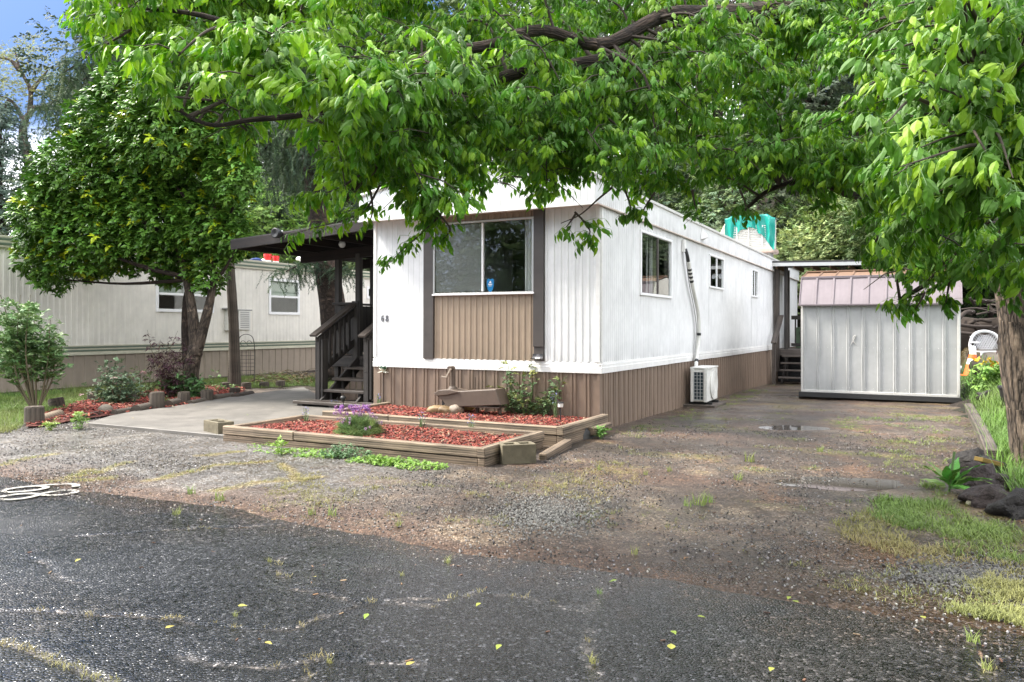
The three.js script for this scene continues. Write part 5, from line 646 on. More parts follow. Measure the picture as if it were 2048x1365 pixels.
{ // old hand-cranked implement: pointed steel hull with a mast and crank
  const pl = hit(bedB.t, 893, 806, 'z', 0.36), p = V(pl.x, 0.15, 0.36).applyMatrix4(bedB.t.matrixWorld), t = thing('hand_crank_implement', 'brown antique steel implement with hand crank mast standing in the rear planter', 'implement', p, ANG);
  const S = (px, py, z = 0) => hit(t, px, py, 'z', z), P = (px, py) => { const q = S(px, py); return new THREE.Vector2(q.x, q.y); };
  part(t, 'hull', slab(new THREE.Shape([P(884, 785), P(902, 781), P(925, 783), P(1000, 779), P(1010, 808), P(905, 812), P(896, 800), P(886, 792)]), 0.26, 0.008).translate(0, 0, -0.13), M.iron);
  part(t, 'deck_plate', slab(new THREE.Shape([P(880, 786), P(889, 780), P(910, 779), P(928, 783), P(905, 788), P(884, 790)]), 0.30, 0.006).translate(0, 0, -0.15), M.iron);
  const nose = S(886, 788), mast0 = S(905.5, 780), mast1 = S(905, 737); part(t, 'nose', new THREE.SphereGeometry(0.042, 16, 10).scale(1.1, 0.8, 1).translate(nose.x, nose.y, 0.1), M.iron);
  part(t, 'mast', new THREE.CylinderGeometry(0.036, 0.042, mast1.y - mast0.y, 14).translate(mast0.x, (mast0.y + mast1.y) / 2, 0), M.iron); part(t, 'mast_collar', new THREE.CylinderGeometry(0.05, 0.085, 0.06, 16).translate(mast0.x, mast0.y + 0.02, 0), M.iron);
  part(t, 'crank_hub', new THREE.CylinderGeometry(0.032, 0.032, 0.12, 12).rotateX(Math.PI / 2).translate(mast1.x, mast1.y, 0.04), M.iron); const h1 = S(896, 756, 0.1), h0 = S(903, 738, 0.1), h2 = S(887, 754, 0.12); part(t, 'crank_arm', bar(V(h0.x - 0.01, h0.y, 0.1), V(h1.x - 0.03, h1.y, 0.1), 0.028, 0.028), M.skirt2); part(t, 'crank_handle', bar(V(h1.x - 0.03, h1.y, 0.1), V(h2.x - 0.04, h2.y, 0.12), 0.024, 0.024), M.skirt2);
  const b0 = S(894, 790), b1 = S(896, 812); part(t, 'front_bracket', [cbox(0.1, b0.y - b1.y, 0.16, (b0.x + b1.x) / 2, (b0.y + b1.y) / 2, 0)], M.black); part(t, 'foot_plate', cbox(0.9, 0.02, 0.24, S(950, 812).x, S(950, 812).y, 0), M.iron); for (const x of [900, 955, 1000]) part(t, 'leg', cbox(0.03, 0.16, 0.05, S(x, 818).x, S(x, 818).y + 0.0, 0.0), M.iron);
}
function stake(name, label, cat, base, h, r, m) { const t = thing(name, label, cat, base); part(t, 'rod', new THREE.CylinderGeometry(r * 0.9, r, h + 0.1, 8).translate(0, h / 2 - 0.05, 0), m); return t; }
stake('garden_rod', 'bare rusty steel rod standing beside the implement', 'rod', bedPoint(bedB, 950, 823), 0.50, 0.011, M.iron);
// solar path lights
function solar(label, base, h) { const t = stake('path_light', label, 'path light', base, h, 0.009, M.black); part(t, 'lamp_head', cbox(0.055, 0.055, 0.055, 0, h + 0.02, 0, 0.4, 0, 0, 0.006), M.acWhite); part(t, 'solar_cap', cbox(0.07, 0.015, 0.07, 0, h + 0.056, 0, 0.4, 0, 0, 0.004), M.black); t.userData.group = 'solar path lights'; return t; }
solar('solar path light at the right front of the rear planter', bedPoint(bedB, 1121, 845), 0.20); solar('solar path light against the skirting at the right corner', bedPoint(bedB, 1176, 835), 0.19);
{ const t = stake('path_light', 'black mushroom path light beside the lavender at the foot of the stairs', 'path light', G(686, 828), 0.23, 0.009, M.black); part(t, 'lamp_head', new THREE.LatheGeometry([[0, 0.3], [0.04, 0.285], [0.055, 0.25], [0.03, 0.245], [0.03, 0.2], [0, 0.2]].map(([a, b]) => new THREE.Vector2(a, b)), 14), M.black); t.userData.group = 'solar path lights'; }
{ const t = stake('flower_ornament', 'white artificial flower on a dark stake by the front left skirting', 'ornament', bedPoint(bedB, 766, 812), 0.52, 0.007, M.black); const pet = leaflet(0.1, 0.06, 0.7, 0.3); part(t, 'petals', [0, 1, 2, 3, 4, 5, 6].map((i) => turned(pet, V(0, 0.54, 0), 0, i * 0.9, i % 2 ? 0.9 : 0.1)), leafy(C(0.8, 0.78, 0.66), 0.7)); part(t, 'leaves', [0, 1, 2, 3].map((i) => turned(pet, V(0, 0.56, 0), 0, i * 1.6 + 0.5, 1.0, 1.15)), leafy(C(0.04, 0.09, 0.05), 0.6)); part(t, 'heart', new THREE.SphereGeometry(0.02, 10, 8).translate(0, 0.56, 0.03), M.creamTrim); }
// ================================================================ small plants
function plant(name, label, category, p, stems, leaf, mat, colorFn, o = {}) {   // stems = [[tip offset V, radius, sprigs]]
  const t = thing(name, label, category, p, 0, o.group), st = [], lv = [];
  for (const [tip, r, n, bow = 0.15, from = 0.25] of stems) { const mid = tip.clone().multiplyScalar(0.5).add(V(R(-bow, bow) * tip.y, 0.02, R(-bow, bow) * tip.y)), c = curve([V(R(-0.02, 0.02), -0.05, R(-0.02, 0.02)), mid, tip], 8); st.push(tube(c, c.map((_, i) => r * (1 - 0.75 * i / 8)), 5)); for (let i = 0; i < n; i++) { const k = from + (1 - from) * Math.pow(rnd(), 0.8), q = c[Math.min(8, Math.floor(k * 8))].clone().add(V(R(-1, 1), R(-0.6, 0.7), R(-1, 1)).multiplyScalar(o.spread ?? 0.06)); lv.push([mat4(q, R(-0.6, 0.6), R(0, 6.28), R(-0.5, 0.7), R(0.7, 1.2) * (o.size ?? 1)), colorFn(k)]); } }
  part(t, 'stem', st, o.stemMat ?? M.stem); instances(t, 'foliage', leaf, mat, lv); return t;
}
const gRose = sprig(5, 0.07, leaflet(0.045, 0.03, 0.3, 0.2, 3), 71), gSmall = sprig(5, 0.06, leaflet(0.04, 0.02, 0.3, 0.2, 3), 72), gMaple = rosette(6, leaflet(0.07, 0.018, 0.8, 0.2, 3), 73), gBroad = rosette(5, leaflet(0.15, 0.06, 1.0, 0.2, 4), 74, 0.8);
reseed(75);
{ // rose bushes in the rear bed, located by their foot and tips
  const rose = (label, foot, tips, n) => { const p = bedPoint(bedB, ...foot); plant('rose_bush', label, 'rose bush', p, tips.map(([x, y]) => { const q = at(x, y, -p.z + R(-0.15, 0.12)).sub(p); return [q, 0.008, n]; }), gRose, mDull, (k) => jit(k > 0.85 ? [0.20, 0.22, 0.06] : [0.12, 0.19, 0.075], 0.3, 0.1), { spread: 0.07, stemMat: M.greenStem }); };
  rose('leafy rose bush left of the three in the rear planter', [1035, 828], [[1002, 745], [1015, 722], [990, 775], [1018, 790], [1000, 805], [1050, 810]], 20); rose('tall thin rose bush in the middle of the rear planter', [1052, 832], [[1062, 720], [1072, 745], [1048, 775], [1055, 740], [1040, 800], [1065, 815]], 17); rose('leaning rose bush with arching stem at the right of the rear planter', [1085, 832], [[1150, 728], [1135, 752], [1120, 770], [1105, 790], [1080, 800], [1070, 815], [1145, 745]], 19);
}
{ // young iris-like plants
  const iris = (label, bed, px, py, h) => { const p = bed ? bedPoint(bed, px, py) : G(px, py), t = thing('iris_plant', label, 'flowering plant', p, R(0, 6), 'young blue flowering plants'); const g = blades(14, h, 0.035, 0.012, 0.55, Math.round(px)); part(t, 'leaves', g, leafy(C(0.15, 0.22, 0.10), 0.6, 0.25)); reseed(px | 0); const fl = leaflet(0.022, 0.014, 0.4, 0.2, 2), bl = []; for (let i = 0; i < 26; i++) bl.push([mat4(V(R(-0.05, 0.05), h * R(0.65, 1.25), R(-0.05, 0.05)), R(-1, 1), R(0, 6.28), R(-1, 1), R(0.7, 1.3)), jit([0.26, 0.26, 0.55], 0.3, 0.2)]); const s = []; for (let i = 0; i < 4; i++) s.push(tube([V(0, 0, 0), V(R(-0.04, 0.04), h * 1.15, R(-0.04, 0.04))], 0.003, 4)); part(t, 'flower_stalk', s, M.greenStem); instances(t, 'blossom', fl, mDull, bl); };
  iris('pale blue iris clump at the left of the front planter', bedA, 611, 846, 0.17); iris('blue flower clump in the middle of the front planter', bedA, 842, 858, 0.17); iris('blue flower clump at the right of the front planter', bedA, 941, 866, 0.18); iris('grassy blue clump by the white flower ornament', bedB, 757, 812, 0.16); iris('grassy clump left of the boulders', bedB, 849, 814, 0.17); iris('tall spiky clump behind the solar light', bedB, 1110, 838, 0.3);
  iris('pale blue clump at the foot of the stairs', null, 668, 822, 0.15);
}
{ // lavender
  const p = bedPoint(bedA, 717, 870), t = thing('lavender_bush', 'round lavender bush with purple flower spikes in the front planter', 'lavender bush', p); reseed(77);
  const need = blades(16, 0.12, 0.03, 0.006, 0.5, 78), lv = []; reseed(79); for (let i = 0; i < 420; i++) { const a = R(0, 6.28), e = Math.acos(rnd()) , r = 0.27 * Math.pow(rnd(), 0.3); lv.push([mat4(V(Math.cos(a) * Math.sin(e) * r, Math.cos(e) * r * 0.8 - 0.02, Math.sin(a) * Math.sin(e) * r * 0.9), Math.sin(a) * e * 0.7, 0, -Math.cos(a) * e * 0.7, R(0.7, 1.1)), jit(rnd() < 0.3 ? [0.25, 0.33, 0.10] : [0.13, 0.22, 0.06], 0.3, 0.1)]); } instances(t, 'foliage', need, mDull, lv);
  const fl = rosette(7, leaflet(0.02, 0.012, 0.3, 0.2, 2), 80, 1.2), fs = []; reseed(81); for (let i = 0; i < 120; i++) { const a = R(0, 6.28), e = R(0, 1.25), r = R(0.26, 0.36), hi = rnd() < 0.7; const v = hi ? V(R(-0.3, 0.12), R(0.22, 0.32), R(-0.25, 0.0)) : V(Math.cos(a) * Math.sin(e) * r, Math.cos(e) * r * 0.8, Math.sin(a) * Math.sin(e) * r); for (let k = 0; k < 3; k++) fs.push([mat4(v.clone().add(V(0, k * 0.012, 0)), 0, R(0, 6), 0, R(0.7, 1.3)), hi ? jit([0.30, 0.12, 0.36], 0.35, 0.15) : jit([0.30, 0.17, 0.30], 0.3, 0.1)]); } instances(t, 'blossom', fl, mDull, fs);
  const s = []; for (let i = 0; i < 20; i++) s.push(tube([V(R(-0.02, 0.02), -0.03, R(-0.02, 0.02)), V(R(-0.2, 0.2), R(0.12, 0.25), R(-0.2, 0.2))], 0.004, 4)); part(t, 'stem', s, M.greenStem);
}
{ // creeping weeds before the front planter
  const gW = rosette(6, leaflet(0.03, 0.016, 0.5, 0.1, 3), 82, 0.6); reseed(83); const ids = [[560, 905, 0.5, 40], [600, 905, 0.6, 60], [640, 915, 0.8, 110], [690, 915, 1.1, 220], [745, 925, 1, 190], [800, 930, 1, 200], [845, 937, 0.9, 130], [520, 895, 0.3, 20]], l = []; for (const [x, y, s, n] of ids) { const p = G(x, y); for (let i = 0; i < n; i++) { const a = R(0, 6.28), r = 0.22 * Math.sqrt(rnd()), hgt = (x > 660 && x < 720 ? 0.17 : 0.08) * s * (1 - r / 0.3); l.push([mat4(V(p.x + Math.cos(a) * r * 1.3, R(0.01, hgt), p.z + Math.sin(a) * r * 0.6), R(-0.5, 0.5), R(0, 6), R(-0.3, 0.3), R(0.7, 1.4)), x > 665 && x < 715 ? jit([0.15, 0.27, 0.12], 0.3) : jit([0.22, 0.38, 0.05], 0.3, 0.1)]); } } tag(instances(scene, 'creeping_weeds', gW, mLeaf, l), 'bright green creeping weeds along the foot of the front planter', 'weeds');
  const up = (label, px, py, h, n, c) => { const p = G(px, py); plant('weed_plant', label, 'weed', p, Array.from({ length: n }, () => [V(R(-0.4, 0.4) * h, h * R(0.6, 1), R(-0.3, 0.3) * h), 0.005, 7]), gSmall, mLeaf, () => jit(c, 0.3, 0.1), { spread: 0.04, stemMat: M.greenStem }); };
  up('upright bright weed at the left end of the planter front', 563, 912, 0.2, 4, [0.25, 0.40, 0.05]); up('bushy weed at the corner of the concrete walkway', 158, 860, 0.26, 7, [0.22, 0.36, 0.07]); up('small weed beside the large round post', 100, 862, 0.14, 5, [0.25, 0.36, 0.06]); up('weed in the corner between skirting and rear planter', 1200, 880, 0.2, 5, [0.12, 0.26, 0.04]); up('weed in the mulch among the log edging', 330, 812, 0.16, 4, [0.10, 0.2, 0.05]);
}
{ // big-leaved dock by the dark rocks
  const p = G(1898, 985), t = thing('dock_plant', 'large leaved green dock plant beside the dark rocks', 'weed', p), lf = leaflet(0.34, 0.11, 0.9, 0.2, 6, 0.006); reseed(84); for (let i = 0; i < 16; i++) part(t, 'leaf', turned(lf, V(R(-0.03, 0.03), R(0.02, 0.1), R(-0.03, 0.03)), R(-0.4, 0.4), R(0, 6.28), R(0.35, 1.25), R(0.6, 1.05)), leafy(C(0.17 * R(0.7, 1.2), 0.34 * R(0.8, 1.2), 0.06), 0.5, 0.35)); part(t, 'stem', tube([V(0, -0.02, 0), V(0.05, 0.35, 0)], 0.01, 6), M.greenStem);
}
// ================================================================ left mulch bed with log edging
{
  const P = Wp([[50, 858], [70, 838], [150, 812], [240, 796], [330, 782], [440, 774], [490, 782], [480, 795], [360, 818], [215, 835], [140, 846], [90, 856]]);
  const t = thing('mulch_bed', 'long bed of red bark mulch edged by logs beside the walkway', 'garden bed'); const s = new THREE.Shape(P.map((p) => new THREE.Vector2(p[0], -p[1]))), g = new THREE.ShapeGeometry(s); g.rotateX(-Math.PI / 2); const pp = g.attributes.position; for (let i = 0; i < pp.count; i++) pp.setY(i, gy(pp.getX(i), pp.getZ(i)) + 0.03); part(t, 'soil', metricUV(g), std({ color: C(0.11, 0.03, 0.02), roughness: 0.95 })); reseed(85);
  const xs = P.map((p) => p[0]), zs = P.map((p) => p[1]); mulch(t, () => { for (; ;) { const x = R(Math.min(...xs), Math.max(...xs)), z = R(Math.min(...zs), Math.max(...zs)); if (inside(P, x, z)) return [x, z]; } }, 3600, (x, z) => gy(x, z) + 0.035 + 0.03 * fbm(x * 2, z * 2, 2), 1.3);
  // horizontal logs
  const H = [[[67, 853], [118, 836]], [[146, 843], [194, 833]], [[228, 833], [266, 826]], [[271, 829], [316, 818]], [[335, 819], [370, 810]], [[379, 815], [413, 808]], [[427, 806], [463, 800]], [[468, 802], [502, 795]]];
  const where = ['first, palest horizontal edging log, nearest the road', 'thin horizontal edging log second from the road', 'short horizontal edging log right of the round stone', 'fourth horizontal edging log from the road', 'mossy horizontal edging log before the forked trunk', 'sixth horizontal edging log from the road', 'seventh horizontal edging log, next to last by the walkway', 'last horizontal edging log, wet and shiny at the far end'];
  H.forEach(([a, b], i) => { const p = G(...a), q = G(...b), r = [0.075, 0.05, 0.06, 0.085, 0.09, 0.07, 0.085, 0.08][i]; const d = q.clone().sub(p), o = shadow(new THREE.Mesh(new THREE.CylinderGeometry(r, r * 1.05, d.length(), 14, 3), i === 0 ? M.planter : i === 7 ? M.logDark : M.logGrey)); o.name = numbered('edging_log'); o.position.copy(p.clone().add(q).multiplyScalar(0.5)).add(V(0, r * 0.7, 0)); o.quaternion.setFromUnitVectors(V(0, 1, 0), d.normalize()); scene.add(o); tag(o, where[i], 'log', 'horizontal edging logs'); });
  const U = [[68, 852, 0.125, 0.27, 'large pale upright log nearest the road'], [115, 817, 0.125, 0.17, 'dark tilted upright log at the edge of the lawn', 0.25], [184, 806, 0.09, 0.2, 'upright log half hidden by the grey green rose'], [268, 801, 0.105, 0.16, 'upright log behind the bed left of the dark red maple'], [307, 805, 0.1, 0.15, 'flat topped upright log behind the tall one'], [314, 822, 0.115, 0.31, 'tall upright log in the front edging before the maple'], [368, 813, 0.105, 0.25, 'upright log below the forked trunk'], [414, 808, 0.11, 0.25, 'upright log right of the forked trunk'], [469, 792, 0.105, 0.16, 'dark upright log at the far end of the edging'], [450, 782, 0.12, 0.18, 'pale upright log left of the pole'], [492, 779, 0.11, 0.15, 'pale upright log right of the pole'], [528, 776, 0.11, 0.13, 'short stump in the grass between pole and stairs'], [560, 774, 0.11, 0.14, 'short stump in the grass nearest the stairs']];
  U.forEach(([x, y, r, h, label, tilt], i) => { const p = G(x, y), t2 = thing('upright_log', label, 'log', p, R(0, 6), 'upright edging logs'); const g1 = new THREE.LatheGeometry([[r * 1.03, -0.06], [r * 1.02, h * 0.3], [r, h - 0.01], [r - 0.012, h], [0, h + 0.004]].map(([a, b]) => new THREE.Vector2(a, b)), 16), pos = g1.attributes.position; for (let k = 0; k < pos.count; k++) { const q = 1 + 0.05 * Math.sin(Math.atan2(pos.getZ(k), pos.getX(k)) * 3 + i); pos.setX(k, pos.getX(k) * q); pos.setZ(k, pos.getZ(k) * q); } part(t2, 'log', metricUV(g1), i === 1 || i === 8 ? M.logDark : M.logGrey); part(t2, 'cut_face', new THREE.CircleGeometry(r * 0.9, 16).rotateX(-Math.PI / 2).translate(0, h + 0.006, 0), timber(C(0.24, 0.19, 0.14), 0.85, 0.3)); if (tilt) { t2.rotation.z = tilt; t2.rotation.y = -0.3; } });
  { const p = G(211, 829), o = shadow(new THREE.Mesh(lump(0.115, 1, 0.9, 1, 0.15, 3), std({ color: C(0.27, 0.24, 0.20), map: rep(tConc, 0.3), roughness: 0.85 }))); o.name = numbered('boulder'); o.position.copy(p).add(V(0, 0.06, 0)); scene.add(o); tag(o, 'round grey stone set between the first edging logs', 'boulder'); }
  // plants
  reseed(86); const tips = (p, list, r, n, dz = 0.3) => list.map(([x, y]) => [at(x, y, -p.z + R(-dz, dz)).sub(p), r, n]);
  { const p = G(72, 826); plant('young_shrub', 'tall multi stemmed young shrub with pale green leaves at far left', 'shrub', p, tips(p, [[40, 590], [25, 650], [70, 620], [10, 620], [95, 660], [60, 590], [45, 660], [20, 700], [85, 700], [110, 690], [0, 590], [30, 610], [65, 680], [-20, 650], [-35, 700], [100, 640]], 0.018, 62, 0.5).map((q) => [...q, 0.12, 0.55]), sprig(6, 0.12, leaflet(0.085, 0.035, 0.4, 0.2, 3), 87), mLeaf, (k) => jit([0.16, 0.27, 0.09], 0.35, 0.12), { spread: 0.17, stemMat: M.stem }); }
  { const p = G(238, 812); plant('rose_bush', 'grey green rose bush with faint pink blooms in the mulch bed', 'rose bush', p, tips(p, [[215, 725], [235, 718], [262, 745], [200, 755], [185, 775], [265, 780], [230, 750], [245, 780], [180, 790], [210, 790], [270, 760]], 0.012, 40), gRose, mDull, (k) => k > 0.93 && rnd() < 0.2 ? jit([0.5, 0.36, 0.34], 0.2) : jit([0.11, 0.17, 0.09], 0.35, 0.08), { spread: 0.12, size: 1.2 }); }
  { const p = G(283, 800); plant('rose_bush', 'sparse pale rose with pink buds behind the dark red maple', 'rose bush', p, tips(p, [[275, 715], [290, 730], [268, 735], [300, 745], [318, 755], [330, 750]], 0.008, 13), gRose, mDull, (k) => k > 0.9 && rnd() < 0.4 ? jit([0.6, 0.35, 0.33], 0.2) : jit([0.19, 0.25, 0.10], 0.3, 0.08), { spread: 0.10, size: 1.1 }); }
  { const p = G(342, 800); plant('red_maple', 'small dark red leaved maple sapling in the mulch bed', 'maple sapling', p, tips(p, [[294, 660], [320, 680], [355, 662], [365, 690], [310, 705], [345, 700], [330, 720], [375, 715], [300, 712], [350, 735], [325, 730], [382, 700]], 0.011, 26), gMaple, mDull, (k) => jit(rnd() < 0.15 ? [0.08, 0.06, 0.03] : [0.085, 0.035, 0.045], 0.4, 0.1), { spread: 0.13, size: 1.35 }); }
  { const p = G(375, 800); plant('understory_shrub', 'low dark green shrub around the foot of the forked trunk', 'shrub', p, tips(p, [[345, 760], [365, 745], [390, 750], [410, 765], [350, 780], [420, 780], [395, 780], [330, 765], [320, 760]], 0.01, 30), gBroad, mWaxy, (k) => jit([0.06, 0.13, 0.035], 0.35, 0.08), { spread: 0.12, size: 0.62 }); }
  { const p = G(440, 785); plant('weed_plant', 'thin weeds growing at the foot of the pole', 'weed', p, tips(p, [[430, 735], [425, 760], [475, 770], [480, 780], [440, 765]], 0.005, 8), gSmall, mLeaf, () => jit([0.15, 0.27, 0.06], 0.3, 0.1), { spread: 0.08, size: 1.4 }); }
  { const p = G(595, 768), t3 = thing('brush_heap', 'heap of dead brush and weeds on the grass left of the stairs', 'brush heap', p); reseed(88); const sticks = []; for (let i = 0; i < 90; i++) { const a = V(R(-1.0, 0.5), R(0.02, 0.3), R(-0.7, 0.5)), b = a.clone().add(V(R(-0.35, 0.35), R(-0.06, 0.1), R(-0.3, 0.3))); sticks.push(tube([a, a.clone().lerp(b, 0.5).add(V(0, 0.03, 0)), b], 0.008, 4)); } part(t3, 'twigs', sticks, M.stem); const l3 = []; for (let i = 0; i < 520; i++) l3.push([mat4(V(R(-1.1, 0.5), R(0, 0.34) * rnd(), R(-0.8, 0.6)), R(-0.6, 0.6), R(0, 6), R(-0.5, 0.5), R(0.8, 1.5)), rnd() < 0.5 ? jit([0.18, 0.24, 0.06], 0.3, 0.2) : jit([0.18, 0.11, 0.05], 0.3)]); instances(t3, 'leaves', gSmall, mDull, l3); }
  // round pole carrying the awning's outer corner, thinner pole behind
  { const p = G(471, 776), q = at(459, 520, -p.z - 0.05).sub(p), t4 = thing('garden_pole', 'weathered round timber pole standing behind the mulch bed', 'pole', p); const swap = (g) => { const u = g.attributes.uv; for (let i = 0; i < u.count; i++) u.setXY(i, u.getY(i), u.getX(i)); return g; }; part(t4, 'pole', swap(tube(curve([V(0, -0.1, 0), q.clone().multiplyScalar(0.5).add(V(0.02, 0, 0)), q], 12), Array.from({ length: 13 }, (_, i) => 0.135 - 0.003 * i), 16, 1, 0.14)), M.logGrey); part(t4, 'side_pole', tube([V(-0.2, -0.05, -0.25), V(-0.16, q.y * 0.6, -0.3)], [0.085, 0.08], 10), M.logGrey); }
  // wire trellis
  { const p = G(492, 772), t5 = thing('wire_trellis', 'arched black wire trellis standing beside the pole', 'trellis', p), r = 0.006, w = 0.19, h = 1.25; part(t5, 'arch', tube(curve([V(-w, -0.05, 0), V(-w, h - 0.2, 0), V(-w * 0.7, h - 0.05, 0), V(0, h, 0), V(w * 0.7, h - 0.05, 0), V(w, h - 0.2, 0), V(w, -0.05, 0)], 40), 0.009, 6), M.wire); for (const x of [-0.1, 0, 0.1]) part(t5, 'upright_wire', tube([V(x, 0.25, 0), V(x, 0.85, 0)], r, 5), M.wire); for (let i = 0; i < 7; i++) part(t5, 'cross_wire', tube([V(-w, 0.28 + i * 0.09, 0), V(w, 0.28 + i * 0.09, 0)], r * 0.8, 5), M.wire); part(t5, 'scroll', [-1, 1].map((s) => new THREE.TorusGeometry(0.06, 0.006, 5, 20, 5).translate(s * 0.075, 1.03, 0)), M.wire); }
}
// ================================================================ right verge
{
  const c = CURB; for (let i = 0; i < 2; i++) { const [a, b] = [c[i], c[i + 1]]; const o = shadow(new THREE.Mesh(bar(V(a[0], gy(...a) + 0.055, a[1]), V(lerp(a[0], b[0], 0.985), gy(...b) + 0.05, lerp(a[1], b[1], 0.985)), 0.125, 0.15, 0.012), M.sleeper)); o.name = numbered('kerb_timber'); scene.add(o); tag(o, ['farther grey kerb timber by the corner of the shed', 'nearer grey kerb timber ending at the dark rocks'][i], 'timber'); }
  [['black rounded rock behind the dock plant', 1948, 940, 0.19, [1.2, 0.75, 1]], ['brownish black rock in the middle of the dark row', 1965, 975, 0.2, [1.15, 0.8, 1]], ['dark reddish rock at the front of the row', 1992, 1012, 0.17, [1.4, 0.75, 1]], ['black rock cut by the right edge of the picture', 2045, 1030, 0.2, [1.3, 0.8, 1]], ['small dark rock in the grass between cone and tree', 1975, 800, 0.16, [1.2, 0.8, 1]]].forEach(([l, x, y, r, s], i) => { reseed(90 + i); const p = G(x, y), o = shadow(new THREE.Mesh(lump(r * 0.92, ...s, 0.75, 4), std({ color: C(0.035 + 0.012 * (i === 1 || i === 2), 0.03, 0.028), map: rep(tConc, 0.3), bumpMap: rep(tBlotch, 0.2), bumpScale: 0.03, roughness: 0.75 }))); o.name = numbered('dark_rock'); o.position.copy(p).add(V(0, r * 0.2, 0)); scene.add(o); tag(o, l, 'rock'); });
  { const p = G(1953, 1012), o = shadow(new THREE.Mesh(lump(0.05, 1.6, 0.6, 0.8, 0.2, 2), std({ color: C(0.5, 0.45, 0.3), roughness: 0.7 }))); o.name = numbered('pale_stone'); o.position.copy(p).add(V(0, 0.02, 0)); scene.add(o); tag(o, 'small cream stone against the front dark rock', 'stone'); }
  { reseed(93); const p = G(1985, 958), o = shadow(new THREE.Mesh(place(cbox(0.26, 0.04, 0.1), 0, 0.15, -0.05, 0.3, 0, -0.25), std({ color: C(0.16, 0.10, 0.012), roughness: 0.7 }))); o.name = numbered('mossy_plank'); o.position.copy(p); scene.add(o); tag(o, 'ochre mossy piece of wood lying on the dark rocks', 'wood'); }
  { const p = G(1918, 786), o = shadow(new THREE.Mesh(cbox(0.28, 0.08, 0.2, 0, 0.1, 0), M.rust)); o.name = numbered('rusty_box'); o.position.copy(p); scene.add(o); tag(o, 'small rusty orange slab beside the shed corner', 'slab'); }
  { const p = G(1942, 752), t = thing('traffic_cone', 'orange and white striped traffic cone leaning beside the shed', 'traffic cone', p); const h = 0.72, cone = (a, b) => new THREE.CylinderGeometry(lerp(0.16, 0.045, b), lerp(0.16, 0.045, a), h * (b - a), 20, 1, true).translate(0, h * (a + b) / 2, 0); part(t, 'cone', [cone(0, 0.38), cone(0.56, 0.72)], M.orange); part(t, 'white_band', [cone(0.38, 0.56), cone(0.72, 1)], M.plastic); part(t, 'base', cbox(0.4, 0.03, 0.4, 0, 0.0, 0), M.orange); t.rotation.z = -0.1; }
  { // garden chair, back towards the camera's right
    const p = G(1974, 742); const t = thing('garden_chair', 'white plastic garden chair with arched lattice back behind the flowers', 'chair', p, -0.15), m = std({ color: C(0.5, 0.5, 0.51), roughness: 0.5 }); t.scale.setScalar(1.15); const arch = curve([V(-0.33, 0.42, 0.0), V(-0.31, 0.62, -0.05), V(-0.2, 0.80, -0.1), V(0, 0.86, -0.12), V(0.2, 0.80, -0.1), V(0.31, 0.62, -0.05), V(0.33, 0.42, 0)], 40);
    part(t, 'back_frame', tube(arch, 0.032, 8), m); const lat = []; for (let i = -4; i <= 4; i++) for (const s of [-1, 1]) { const a = V(i * 0.05 - s * 0.1, 0.46, -0.03), b = V(i * 0.05 + s * 0.1, 0.80 - Math.abs(i) * 0.012, -0.1); lat.push(bar(a, b, 0.014, 0.012)); } part(t, 'lattice', lat, m); part(t, 'seat', cbox(0.5, 0.03, 0.46, 0, 0.42, 0.22, 0, 0, 0, 0.012), m); for (const x of [-0.27, 0.27]) for (const z of [0, 0.42]) part(t, 'leg', bar(V(x, 0.42, z), V(x * 1.1, -0.02, z * 1.05), 0.05, 0.04), m); for (const x of [-0.31, 0.31]) part(t, 'armrest', bar(V(x, 0.62, -0.03), V(x, 0.62, 0.42), 0.06, 0.03), m);
  }
  { reseed(94); const p = G(1990, 775), yl = rosette(9, leaflet(0.07, 0.035, 0.4, 0.2, 3), 95, 0.9); const t = thing('yellow_flowers', 'clump of yellow flowers and leaves in front of the garden chair', 'flowers', p); const lv = [], fl = []; for (let i = 0; i < 120; i++) lv.push([mat4(V(R(-0.3, 0.6), R(0, 0.42), R(-0.4, 0.3)), R(-0.5, 0.5), R(0, 6), R(-0.3, 0.5), R(0.7, 1.3)), jit([0.20, 0.36, 0.06], 0.35, 0.1)]); for (let i = 0; i < 20; i++) fl.push([mat4(V(rnd() < 0.6 ? R(-0.34, 0.0) : R(0.15, 0.5), R(0.25, 0.5), R(-0.3, 0.35)), R(-0.5, 0.5), R(0, 6), R(0, 0.6), R(0.7, 1.2)), jit(rnd() < 0.95 ? [0.62, 0.45, 0.02] : [0.75, 0.2, 0.05], 0.2)]); instances(t, 'foliage', gBroad, mLeaf, lv); instances(t, 'blossom', yl, mLeaf, fl); const s = []; for (let i = 0; i < 22; i++) { const a = R(-0.5, 0.5); s.push(tube([V(a, 0, 0), V(a + R(-0.1, 0.1), R(0.3, 0.6), R(-0.2, 0.2))], 0.007, 4)); } part(t, 'stem', s, M.greenStem);
    const q = G(1990, 775), d = thing('dry_stalks', 'dark dried leaves and pale stalks standing among the yellow flowers', 'dry plant', q.add(V(0.08, 0, 0.25))); part(d, 'stalks', Array.from({ length: 14 }, () => { const x = R(-0.15, 0.2); return tube([V(x, 0, 0), V(x + R(-0.08, 0.08), R(0.3, 0.75), R(-0.1, 0.1))], 0.012, 5); }), std({ color: C(0.5, 0.38, 0.24), roughness: 0.8 })); part(d, 'dead_leaves', Array.from({ length: 26 }, () => turned(leaflet(0.16, 0.06, 1.2, 0.3, 4), V(R(-0.15, 0.2), R(0.15, 0.7), R(-0.1, 0.1)), R(-0.5, 0.5), R(0, 6), R(-0.6, 0.6), R(0.6, 1.2))), std({ color: C(0.05, 0.03, 0.025), roughness: 0.8, side: THREE.DoubleSide })); }
